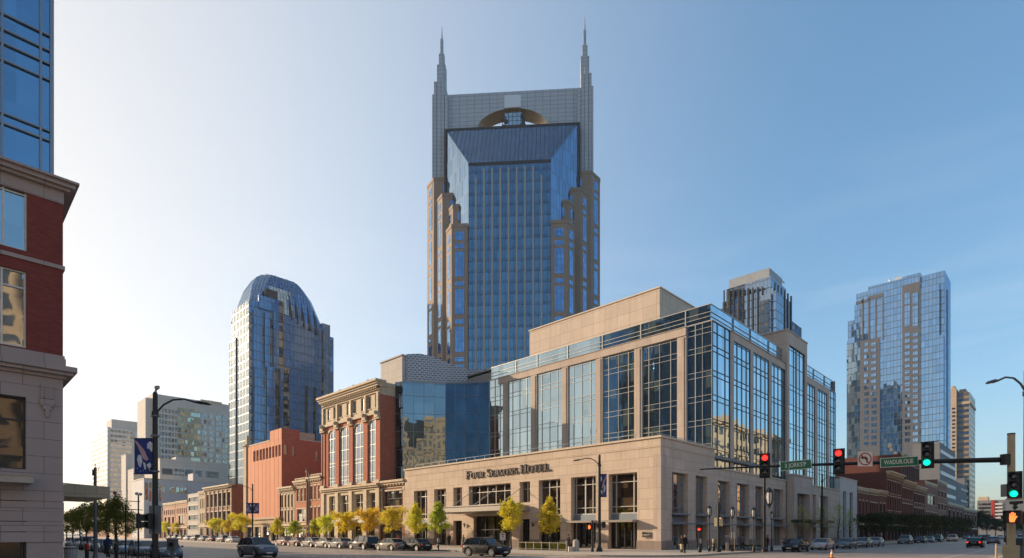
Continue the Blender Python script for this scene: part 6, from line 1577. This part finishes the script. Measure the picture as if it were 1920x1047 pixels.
def textmesh(s,size,parent,mat,loc,ext=.004,name='lettering',sx_=1,bold=.0):
    cu=bpy.data.curves.new('t','FONT'); cu.body=s; cu.size=size; cu.extrude=ext; cu.align_x='CENTER'; cu.align_y='CENTER'; cu.offset=bold
    o=bpy.data.objects.new('t',cu); COL.objects.link(o)
    dg=bpy.context.evaluated_depsgraph_get(); me=bpy.data.meshes.new_from_object(o.evaluated_get(dg))
    bpy.data.objects.remove(o); me.materials.clear(); me.materials.append(M[mat])
    for v in me.vertices: x,y,z=v.co; v.co=(x*sx_+loc[0],loc[1]-z,y+loc[2])
    o=bpy.data.objects.new(name,me); COL.objects.link(o); o.parent=parent; OFF[o.name]=Vector((0,0,0))
    me.update(); return o
def streetsign(label,p0,p1,py,hpx,text,skew=0,lsx=1):
    X,Y,D,f=armpt((p0+p1)/2); d=D-.2; loc=at((p0+p1)/2,d); w=(p1-p0)/FPX*d*1.01; h=hpx/FPX*d
    t_=thing('street_sign',label,'street sign',(loc[0],loc[1],zat(py,d)),None,math.radians(RA)+.0)
    t_.rotation_euler=(0,math.radians(-skew),math.radians(RA-14))
    w/=math.cos(math.radians(14))
    part('border','signwhite',t_,lambda b:b.box(-w/2,w/2,-.008,.008,-h/2,h/2)); part('panel','signgreen',t_,lambda b:b.box(-w/2+.025,w/2-.025,-.014,-.0085,-h/2+.025,h/2-.025))
    textmesh(text,h*.62,t_,'signwhite',(-.02,-.018,-.0),sx_=lsx,bold=.002)
    part('bracket','black',t_,lambda b:(b.box(-w*.3,-w*.3+.05,.01,.16,-.08,.08),b.box(w*.3,w*.3+.05,.01,.16,-.08,.08)))
    return t_
streetsign('green street name sign nearer the left end of the mast arm',1466,1518,872.5,17.5,"3 JORKS'P",4,.8)
streetsign('green street name sign between the no left turn sign and the green light',1655.5,1716,866.5,18,"WADUR.OLIE",2,.72)
X,Y,D,f=armpt(1622); d=D-.22; loc=at(1622,d); s_=27.5/FPX*d
t_=thing('no_left_turn_sign','white square no left turn sign with red ring on the mast arm','traffic sign',(loc[0],loc[1],zat(861,d)),None,math.radians(RA))
part('panel','signwhite',t_,lambda b:b.box(-s_/2,s_/2,-.008,.008,-s_/2,s_/2))
def ringm(b,r0,r1,y,n=32):
    for i in range(n):
        a0,a1=2*math.pi*i/n,2*math.pi*(i+1)/n
        b.poly([(math.cos(a)*r,y,math.sin(a)*r) for a,r in ((a0,r0),(a1,r0),(a1,r1),(a0,r1))])
k=s_/2
part('arrow','black',t_,lambda b:(b.poly([(-.62*k,-.012,.18*k),(-.28*k,-.012,.52*k),(-.28*k,-.012,.32*k),(.08*k,-.012,.34*k),(.34*k,-.012,.10*k),(.36*k,-.012,-.5*k),(.14*k,-.012,-.5*k),(.12*k,-.012,-.02*k),(0,-.012,.08*k),(-.28*k,-.012,.08*k),(-.28*k,-.012,-.12*k)])))
part('ring','signred',t_,lambda b:(ringm(b,.72*k,.88*k,-.016),b.poly([(-.56*k,-.017,.46*k),(-.46*k,-.017,.56*k),(.56*k,-.017,-.46*k),(.46*k,-.017,-.56*k)])))
# sign and walk signal on the right pole
d=MD-.42; loc=at(1904,d); w=29/FPX*d/2; h=26/FPX*d/2
t_=thing('turn_arrow_sign','cream square sign with a bent black arrow on the right hand pole','traffic sign',(loc[0],loc[1],zat(947.5,d)),None,math.radians(FC(1904)-12))
part('panel','signwhite',t_,lambda b:b.box(-w,w,-.008,.008,-h,h))
part('arrow','black',t_,lambda b:(b.poly([(-.6*w,-.012,.55*h),(.75*w,-.012,.6*h),(.8*w,-.012,.2*h),(.3*w,-.012,.15*h),(.1*w,-.012,-.1*h),(.3*w,-.012,-.3*h),(-.1*w,-.012,-.75*h),(-.35*w,-.012,-.2*h),(-.15*w,-.012,-.2*h),(-.25*w,-.012,.1*h),(-.6*w,-.012,.15*h)])))
part('border','signred',t_,lambda b:(b.box(-w*.95,w*.95,-.0115,-.0085,h*.86,h*.93),b.box(-w*.95,w*.95,-.0115,-.0085,-h*.93,-h*.86)))
def hand(b,s,y):
    # palm, four fingers and a thumb of the raised hand symbol
    P=lambda pts:b.poly([(x*s,y,z*s) for x,z in pts])
    P([(-.22,-.5),(.16,-.5),(.24,-.2),(.24,.08),(-.24,.08),(-.26,-.1)])
    for i,(x0,hh_) in enumerate(((-.24,.36),(-.115,.48),(.01,.5),(.135,.40))): P([(x0,.08),(x0+.105,.08),(x0+.1,hh_),(x0+.01,hh_)])
    P([(.24,-.2),(.40,.06),(.33,.12),(.2,-.02)])
def pedsig(label,loc,k=1.0,ang=RA):
    t_=thing('pedestrian_signal',label,'pedestrian signal',loc,'pedestrian signals',math.radians(ang)); t_.scale=(k,)*3
    part('housing','black',t_,lambda b:(b.box(-.23,.23,-.1,.14,-.22,.22),b.box(-.25,.25,-.26,-.1,.22,.24),b.box(-.25,-.23,-.26,.1,-.24,.22),b.box(.23,.25,-.26,.1,-.24,.22),b.box(-.34,-.23,-.05,.05,-.05,.05)))
    part('hand_symbol','orangelamp',t_,lambda b:hand(b,.36,-.104)); return t_
d=MD-.5; loc=at(1899.5,d); pedsig('pedestrian signal with orange raised hand on the right hand pole',(loc[0],loc[1],zat(970,d)),1.12,FC(1899)-10)
t_=thing('signal_box','black signal box side on, right of the orange hand','signal',(*at(1913,MD),zat(985,MD)),None,math.radians(RA)); part('housing','black',t_,lambda b:(b.box(-.22,.35,-.14,.14,.05,.62))); part('bracket','black',t_,lambda b:b.box(-.45,-.22,-.03,.03,.3,.36))
# ---- signals and posts at the hotel corner
def post(px,D,z,r,lab,mat='black',name='signal_post',cat='signal post'):
    x,y=at(px,D); t_=thing(name,lab,cat,(x,y,.12),None,0); part('shaft',mat,t_,lambda b:b.tube([(0,0,0),(0,0,.35),(0,0,.5),(0,0,z)],[r*2,r*1.9,r,r*.9],12)); return x,y
x,y=post(1433,58,zat(893,58),.16,'tall black post directly under the leftmost red light')
x,y=post(1347,58,zat(946,58),.14,'black post with cream signal heads at the hotel corner')
r0=at(1347,57.7)
for px,zpy,lab in ((1342.2,979,'left cream signal head on the hotel corner post'),(1352,979,'right cream signal head on the hotel corner post')):
    a=at(px,57.8); signal(lab,(a[0],a[1],zat(zpy,57.8)),RA+ (150 if px<1345 else -150),'none',.82,'corner signal heads',False,mat='litcream')
x,y=post(1311,57,zat(996,57)+.2,.05,'thin dark post carrying the small red lamp'); a=at(1311,56.8)
t_=thing('red_beacon','small round red lamp on the thin post at the hotel corner','signal',(a[0],a[1],zat(993,56.8)),None,math.radians(RA)); part('housing','black',t_,lambda b:b.box(-.16,.16,.0,.16,-.2,.22)); part('lens','redlamp',t_,lambda b:b.tube([(0,-.001,0),(0,-.05,0)],[.13,.1],14))
# ornamental lanterns
def lantern(px,py,D,k,lab,postz=None):
    a=at(px,D); t_=thing('street_lantern',lab,'lantern',(a[0],a[1],.12 if postz else zat(py,D)),'ornate lanterns',.3)
    z0=zat(py,D)-.12 if postz else 0
    if postz: part('post','black',t_,lambda b:b.tube([(0,0,0),(0,0,.4),(0,0,.6),(0,0,z0-.75*k)],[.16,.14,.06,.05],10))
    part('frame','black',t_,lambda b:(b.tube([(0,0,z0+.5*k),(0,0,z0+.75*k),(0,0,z0+.95*k)],[.36*k,.2*k,.02],8),b.tube([(0,0,z0-.78*k),(0,0,z0-.6*k),(0,0,z0-.5*k)],[.05,.18*k,.24*k],8),[b.tube([(.22*k*math.cos(i*math.pi/3),.22*k*math.sin(i*math.pi/3),z0-.5*k),(.32*k*math.cos(i*math.pi/3),.32*k*math.sin(i*math.pi/3),z0),(.28*k*math.cos(i*math.pi/3),.28*k*math.sin(i*math.pi/3),z0+.5*k)],.03*k+.01,5) for i in range(6)]))
    part('glass','lamppane',t_,lambda b:b.tube([(0,0,z0-.48*k),(0,0,z0),(0,0,z0+.48*k)],[.19*k,.28*k,.25*k],8))
    part('scroll','black',t_,lambda b:[b.tube([(0,0,z0-.8*k),(s*.3*k,0,z0-.9*k),(s*.5*k,0,z0-.6*k),(s*.42*k,0,z0-.3*k)],.03,5) for s in (-1,1)])
lantern(1330,960,60,.75,'ornate lantern left of the cream signal heads',1); lantern(1347.5,953,58.3,.65,'ornate lantern on top of the cream signal head post',None)
lantern(1373.5,962,60,.75,'ornate lantern between the two black corner posts',1); lantern(1413,963,60,.75,'ornate lantern just left of the tall black post',1); lantern(1442.5,934,57.6,1.15,'big hanging lantern on the tall black post, highest of the lanterns',None)
lantern(1447,968,62,.6,'low lantern right of the tall black post, before the dark doorway',1)
x,y=post(1110.5,58.5,zat(978,58.5),.08,'short black post with the red hand signal before the hotel doors'); a=at(1104.5,58.2); pedsig('pedestrian signal with red hand before the hotel corner doors',(a[0],a[1],zat(988.5,58.2)),1.15)
# small pavement things at the corner
def small(name,cat,px,D,lab,parts_,ang=0,z=.13):
    a=at(px,D); t_=thing(name,lab,cat,(a[0],a[1],z),None,math.radians(ang))
    for nm,mt,fn in parts_: part(nm,mt,t_,fn)
    return t_
small('stone_bollard','bollard',1080,60,'pale stone bollard with rounded top before the hotel doors',[('block','concrete',lambda b:b.tube([(0,0,0),(0,0,1.0),(0,0,1.2),(0,0,1.28)],[.34,.33,.24,.05],12)),('foot','concrete',lambda b:b.box(-.8,-.3,-.4,.4,0,.5))],RA)
small('post','post',1062.5,58,'short metal post at the end of the hedge railing',[('shaft','metal',lambda b:b.cyl(0,0,0,1.0,.07,n=8)),('cap','metal',lambda b:b.ball((0,0,1.02),.1,8))])
for px,D,l in ((822,64,'parking meter on the kerb left of the moving black car'),(1338,60.5,'squat hydrant like post at the hotel side kerb'),(1313,57.5,'grey control box at the foot of the thin red lamp post')):
    small('parking_meter' if px==822 else 'hydrant' if px==1338 else 'control_box','meter' if px==822 else 'hydrant' if px==1338 else 'box',px,D,l,[('shaft','black',lambda b:b.cyl(0,0,0,.85,.07 if px==822 else .16,n=8)),('head','metal' if px!=1338 else 'poletan',lambda b:(b.tube([(0,0,.85),(0,0,1.05),(0,0,1.3),(0,0,1.36)],[.1,.16,.15,.04],10),b.box(-.22,.22,-.06,.06,.55,.68)))])
small('kerb_sign','sign',942.5,58,'small square parking sign before the trunk of the canopy tree',[('shaft','polegrey',lambda b:b.cyl(0,0,0,1.9,.035,n=8)),('panel','signwhite',lambda b:b.box(-.28,.28,-.06,-.04,1.2,1.95)),('symbol','signred',lambda b:(b.box(-.18,.18,-.066,-.061,1.75,1.86),b.box(-.05,.1,-.066,-.061,1.5,1.68),b.box(-.2,.2,-.066,-.061,1.3,1.34)))],RA)
small('bus_stop_sign','sign',1367,62,'small bent topped grey sign post in the shade of the hotel side',[('shaft','polegrey',lambda b:b.cyl(0,0,0,1.5,.05,n=8)),('panel','metal',lambda b:(b.box(-.4,.4,-.03,.03,1.5,1.72),b.box(-.35,-.05,-.1,.1,.0,.9)))],RA)
small('planter','planter',1396,63,'low dark planting bed at the kerb of the hotel side',[('rim','polegrey',lambda b:b.box(-2.3,2.3,-.7,.7,0,.22)),('foliage','leafdark',lambda b:hedge_leaves(b,-2.2,2.2,-.6,.6,.1,.55,900,.16,random.Random(8)))],RA)
small('notice_stand','sign',1375,60.5,'small pale notice on a stand beside the hotel side pier',[('shaft','poletan',lambda b:(b.cyl(-.12,0,0,1.4,.03,n=6),b.cyl(.12,0,0,1.4,.03,n=6))),('panel','signwhite',lambda b:b.box(-.16,.16,-.02,.02,1.4,2.0))],RA)
# railing at the lower right corner
x,y=at(1868,38); t_=thing('corner_railing','yellowish kerb railing at the lower right beside the signal pole','railing',(x,y,.1),None,math.radians(14))
for i in range(6): part('post','poletan' if i==0 else 'polegrey',t_,lambda b:b.tube([(-i*1.7,-.55*i*.3,0),(-i*1.7,-.55*i*.3,1.15),(-i*1.7,-.55*i*.3,1.25)],[.07,.06,.02],8))
part('rail','polegrey',t_,lambda b:[b.tube([(0,0,z),(-8.5,-.83,z)],.03,6) for z in (1.05,.6,.25)])
part('bar','polegrey',t_,lambda b:[b.tube([(-i*.25,-.0245*i,.2),(-i*.25,-.0245*i,1.05)],.012,5) for i in range(33)])
x,y=at(1912,27.5); t_=thing('utility_cabinet','black utility cabinet at the lower right beside the signal pole','cabinet',(x,y,.1),None,math.radians(RA))
part('case','black',t_,lambda b:(b.box(-.42,.5,-.3,.3,0,1.62),b.box(-.46,.54,-.34,.34,1.62,1.7))); part('grille','polegrey',t_,lambda b:[b.box(-.35,-.05,-.31,-.301,.3+.12*i,.36+.12*i) for i in range(9)])

small('traffic_cone','cone',1559.5,47.5,'small orange cone on the sunlit road before the white sedan',[('base','black',lambda b:b.box(-.19,.19,-.19,.19,0,.04)),('cone','coneorange',lambda b:b.tube([(0,0,.041),(0,0,.70)],[.14,.03],12)),('band','white',lambda b:b.tube([(0,0,.34),(0,0,.50)],[.094,.063],12))],0,0)
# ================================================================== people
def capsule_chain(bm,pts,rad,n=10):
    b=MB(); b.tube(pts,rad,n); 
    for p,r in zip(pts,rad): b.ball(p,r*.99,n)
    return b
def remesh(objs_b,name,mat,parent,vox=.014,smooth=3):
    me=bpy.data.meshes.new('tmp'); me.from_pydata(objs_b.v,[],objs_b.f)
    o=bpy.data.objects.new('tmp',me); COL.objects.link(o)
    m=o.modifiers.new('r','REMESH'); m.mode='VOXEL'; m.voxel_size=vox
    m=o.modifiers.new('s','SMOOTH'); m.factor=.5; m.iterations=smooth
    dg=bpy.context.evaluated_depsgraph_get(); dg.update(); me2=bpy.data.meshes.new_from_object(o.evaluated_get(dg))
    bpy.data.objects.remove(o); me2.materials.append(M[mat] if isinstance(mat,str) else mat)
    for p in me2.polygons: p.use_smooth=True
    r=bpy.data.objects.new(name,me2); COL.objects.link(r); r.parent=parent; OFF[r.name]=Vector((0,0,0)); return r
def person(px,D,face,label,top,legs,pose='stand',H=1.75,bag=None,z=.13,hair=True):
    x,y=at(px,D); t_=thing('person',label,'person',(x,y,z),None,math.radians(face)); k=H/1.75
    # local: -y is the way the person faces, z up
    hip=.92; lf={'stand':((-.09,-.02),(.10,.03)),'walk':((-.09,-.30),(.09,.30)),'step':((-.09,-.16),(.10,.18))}[pose]
    J={}
    B=MB()
    def ch(bb,pts,rad,n=10):
        bb.tube(pts,rad,n)
        for p,r in zip(pts,rad): bb.ball(p,r*.98,n)
    ch(B,[(0,0,hip),(0,.0,1.08),(0,.01,1.28),(0,.0,1.42)],[.145,.13,.155,.10]); ch(B,[(-.14,0,1.38),(.14,0,1.38)],[.065,.065]); ch(B,[(0,0,1.42),(0,-.01,1.53)],[.055,.052])
    B.tube([(0,-.01,1.51),(0,-.02,1.56),(0,-.015,1.64),(0,-.005,1.70),(0,0,1.75)],[.055,.078,.088,.078,.02],14)
    B.ball((0,-.105,1.625),.016,8); B.tube([(0,-.095,1.66),(0,-.118,1.62)],[.008,.014],6); B.tube([(-.02,-.1,1.58),(.02,-.1,1.58)],[.006,.006],6)
    for s in (-1,1): B.ball((s*.086,0,1.63),.02,6)
    legj=[]
    for s,(fx,fy) in ((-1,lf[0]),(1,lf[1])):
        kn=(fx,fy*.55-.03,.50); an=(fx,fy,.09)
        ch(B,[(s*.09,0,hip-.02),kn,an],[.092,.060,.042]); ch(B,[(fx,fy+.04,.05),(fx,fy-.14,.035)],[.042,.03]); legj.append((s,fx,fy,kn,an))
    armj=[]
    for s in (-1,1):
        if bag=='phone' and s==1: el=(s*.24,-.02,1.12); wr=(s*.12,-.26,1.20)
        elif pose=='walk': el=(s*.24,.04*s,1.12); wr=(s*.25,-.12*s,.88)
        else: el=(s*.245,.03,1.10); wr=(s*.26,-.06,.86)
        ch(B,[(s*.185,0,1.375),el,wr],[.052,.040,.027]); armj.append((s,el,wr))
        d=Vector(wr)-Vector(el); d.normalize(); w=Vector(wr); side=Vector((0,1,0)) if abs(d.y)<.8 else Vector((1,0,0)); side=(side-d*side.dot(d)).normalized(); cn=d.cross(side)
        ch(B,[tuple(w),tuple(w+d*.05),tuple(w+d*.085)],[.026,.034,.032])
        for i in range(4):
            o=(i-1.5)*.019; Lf=(.062,.075,.07,.055)[i]
            a=w+d*.085+side*o; b1=a+d*Lf*.6+cn*.006*s; c1=b1+d*Lf*.35-cn*.02*s
            ch(B,[tuple(a),tuple(b1),tuple(c1)],[.0095,.009,.0075],6)
        a=w+d*.03+side*.03; ch(B,[tuple(a),tuple(a+d*.035+side*.022),tuple(a+d*.065+side*.024)],[.012,.0105,.009],6)
    remesh(B,'body','skin',t_,.009,2)
    Jk=MB()
    ch(Jk,[(0,0,hip-.04),(0,0,1.08),(0,.01,1.28),(0,0,1.41)],[.168,.155,.178,.12]); ch(Jk,[(-.15,0,1.38),(.15,0,1.38)],[.085,.085])
    for s,el,wr in armj: ch(Jk,[(s*.19,0,1.375),el,tuple(Vector(el).lerp(Vector(wr),.92))],[.072,.058,.046])
    remesh(Jk,'jacket',cloth('cloth_top',top),t_,.016,3)
    Tr=MB()
    for s,fx,fy,kn,an in legj: ch(Tr,[(s*.085,0,hip),kn,(an[0],an[1],.10)],[.118,.082,.066])
    ch(Tr,[(0,0,hip),(0,0,hip+.08)],[.15,.155]); remesh(Tr,'trousers',cloth('cloth_legs',legs),t_,.016,3)
    for s,fx,fy,kn,an in legj:
        q=MB(); q.tube([(fx,fy+.08,.04),(fx,fy+.02,.055),(fx,fy-.09,.045),(fx,fy-.17,.03)],[.04,.055,.05,.025],8); q.build('shoe',M['black'],t_)
        q=MB(); q.ball((s*.03,-.088,1.645),.009,6); q.build('eye',M['black'],t_)
    q=MB(); q.tube([(0,.02,1.60),(0,.022,1.67),(0,.015,1.73),(0,.01,1.775)],[.085,.099,.085,.02],12); q.build('hair',M['hair'],t_,True)
    if bag=='bag':
        g=thing('shoulder_bag','pale bag carried low by the dark dressed person at the corner','bag',t_.location,None,math.radians(face)); part('pouch','poletan',g,lambda b:b.prism([(-.5,-.2),(-.28,-.2),(-.28,.12),(-.5,.12)],.35,.86)); part('strap','black',g,lambda b:b.tube([(-.39,-.04,.86),(-.28,-.06,1.0),(-.1,-.02,1.46)],.015,6))
    t_.scale=(k,k,k)
    return t_
person(1284,55.5,-30,'person in black coat at the kerb of the hotel corner holding a pale bag',(.015,.014,.016),(.02,.02,.022),'step',1.78,'bag')
person(922,55.5,10,'person in a dark red top on the kerb left of the moving black car',(.12,.02,.02),(.03,.03,.04),'stand',1.72)
person(1066,62,60,'person in dark clothes looking at a phone beside the hedge railing',(.03,.026,.024),(.025,.024,.03),'stand',1.8,'phone')
person(1278.5,57,150,'person in brown jacket walking behind the black coated one',(.10,.045,.03),(.02,.02,.03),'walk',1.7)
person(1433+6,66,200,'person in shade standing by the wall behind the tall black post',(.06,.03,.025),(.03,.03,.03),'stand',1.7)
person(747,84,150,'person in a red shirt on the pavement behind the parked black car',(.35,.04,.05),(.03,.03,.04),'walk',1.72)
person(757,83,20,'person in a pale shirt beside the hotel left corner',(.45,.4,.36),(.04,.04,.06),'stand',1.76)

person(1392,64,100,'person in grey walking past the planting bed on the hotel side',(.10,.10,.11),(.03,.03,.04),'walk',1.74)
person(1500,80,260,'person in a blue jacket by the shaded doorway trees',(.04,.06,.12),(.02,.02,.03),'walk',1.7)
person(842,88,150,'person in black standing by the left pier under the hotel canopy',(.02,.02,.02),(.02,.02,.02),'stand',1.76)
person(869,84,190,'person in a pale top under the hotel canopy',(.40,.36,.3),(.04,.04,.06),'walk',1.68)
person(203,46,200,'person in dark blue walking on the near left pavement by the trees',(.03,.04,.09),(.03,.03,.03),'walk',1.75)
# ================================================================== haze, light, sky, camera
SUNX,SUNY=-.40,.9165; EL=math.radians(16.5)
sd=bpy.data.lights.new('sun','SUN'); sd.energy=SUN_E; sd.angle=math.radians(.53); sd.color=(1.0,.78,.54)
so=bpy.data.objects.new('sun',sd); COL.objects.link(so); so.location=(0,0,60)
dirv=Vector((SUNX*math.cos(EL),SUNY*math.cos(EL),math.sin(EL)))
so.rotation_euler=dirv.to_track_quat('Z','Y').to_euler()
w=bpy.data.worlds.new('World'); S.world=w; w.use_nodes=True; t=w.node_tree; t.nodes.clear()
sky=t.nodes.new('ShaderNodeTexSky'); sky.sky_type='NISHITA'; sky.sun_disc=False; sky.sun_elevation=EL; sky.sun_rotation=math.atan2(SUNX,SUNY)
sky.air_density=AIR; sky.dust_density=DUST; sky.ozone_density=OZ; sky.altitude=150
bg=t.nodes.new('ShaderNodeBackground'); bg.inputs[1].default_value=SKY_E; ou=t.nodes.new('ShaderNodeOutputWorld')
tc=t.nodes.new('ShaderNodeTexCoord'); mp=t.nodes.new('ShaderNodeMapping'); mp.inputs['Scale'].default_value=(1.2,1.2,7.0); mp.inputs['Rotation'].default_value=(.12,.18,.5)
nz=t.nodes.new('ShaderNodeTexNoise'); nz.inputs['Scale'].default_value=2.2; nz.inputs['Detail'].default_value=6; nz.inputs['Distortion'].default_value=.6
mr=t.nodes.new('ShaderNodeMapRange'); mr.inputs[1].default_value=.52; mr.inputs[2].default_value=.80; mr.inputs[3].default_value=0; mr.inputs[4].default_value=.07
sx3=t.nodes.new('ShaderNodeSeparateXYZ'); mz_=t.nodes.new('ShaderNodeMapRange'); mz_.inputs[1].default_value=.55; mz_.inputs[2].default_value=.15; mz_.inputs[3].default_value=0; mz_.inputs[4].default_value=1
mm=t.nodes.new('ShaderNodeMath'); mm.operation='MULTIPLY'
mx_=t.nodes.new('ShaderNodeMix'); mx_.data_type='RGBA'; mx_.inputs[7].default_value=(10,9.2,8.2,1)
L=t.links.new
L(tc.outputs['Generated'],mp.inputs[0]); L(mp.outputs[0],nz.inputs['Vector']); L(nz.outputs[0],mr.inputs[0]); L(tc.outputs['Generated'],sx3.inputs[0]); L(sx3.outputs[2],mz_.inputs[0]); L(mr.outputs[0],mm.inputs[0]); L(mz_.outputs[0],mm.inputs[1]); L(mm.outputs[0],mx_.inputs[0]); L(sky.outputs[0],mx_.inputs[6]); ga=t.nodes.new('ShaderNodeGamma'); ga.inputs[1].default_value=SKG; hv=t.nodes.new('ShaderNodeHueSaturation'); hv.inputs['Hue'].default_value=.493; hv.inputs['Saturation'].default_value=1.16; hv.inputs['Value'].default_value=SKK; L(mx_.outputs[2],ga.inputs[0]); L(ga.outputs[0],hv.inputs['Color']); wm_=t.nodes.new('ShaderNodeVectorMath'); wm_.operation='MULTIPLY'; wm_.inputs[1].default_value=(1.03,1.0,.965); dt=t.nodes.new('ShaderNodeVectorMath'); dt.operation='DOT_PRODUCT'; dt.inputs[1].default_value=tuple(dirv); L(tc.outputs['Generated'],dt.inputs[0])
dm=t.nodes.new('ShaderNodeMapRange'); dm.inputs[1].default_value=0; dm.inputs[2].default_value=.92; L(dt.outputs['Value'],dm.inputs[0])
dp=t.nodes.new('ShaderNodeMath'); dp.operation='POWER'; dp.inputs[1].default_value=1.75; L(dm.outputs[0],dp.inputs[0])
dq=t.nodes.new('ShaderNodeMath'); dq.operation='MULTIPLY'; dq.inputs[1].default_value=.8; L(dp.outputs[0],dq.inputs[0])
cm=t.nodes.new('ShaderNodeMix'); cm.data_type='RGBA'; cm.inputs[7].default_value=(3.95,3.84,3.62,1); L(dq.outputs[0],cm.inputs[0]); L(hv.outputs[0],cm.inputs[6]); L(cm.outputs[2],wm_.inputs[0]); L(wm_.outputs[0],bg.inputs[0]); L(bg.outputs[0],ou.inputs[0])
if HAZE>0:
    hz=MB(); hz.box(-905,1405,-905,1405,-2,206); ho=hz.build('haze',[]); ho['kind']='stuff'
    N=NT('haze_air'); v=N.n('ShaderNodeVolumePrincipled',Density=HAZE,Color=(.95,.93,.90)); v.inputs['Anisotropy'].default_value=.35
    N.t.links.new(v.outputs[0],N.out.inputs['Volume']); ho.data.materials.append(N.mat)
cd=bpy.data.cameras.new('camera'); co=bpy.data.objects.new('camera',cd); COL.objects.link(co); S.camera=co
co.location=(0,0,EYE); co.rotation_euler=(math.pi/2,0,-(math.pi/2-A)); cd.sensor_width=36; cd.lens=36*FPX/1920; cd.shift_y=(HZ-523.5)/1920; cd.clip_end=6000; cd.clip_start=.1
S.view_settings.view_transform='Standard'; S.view_settings.look='None'; S.view_settings.gamma=1; S.view_settings.exposure=EXPO
S.render.engine='CYCLES'; S.cycles.max_bounces=8; S.cycles.volume_bounces=0; S.cycles.sample_clamp_indirect=6
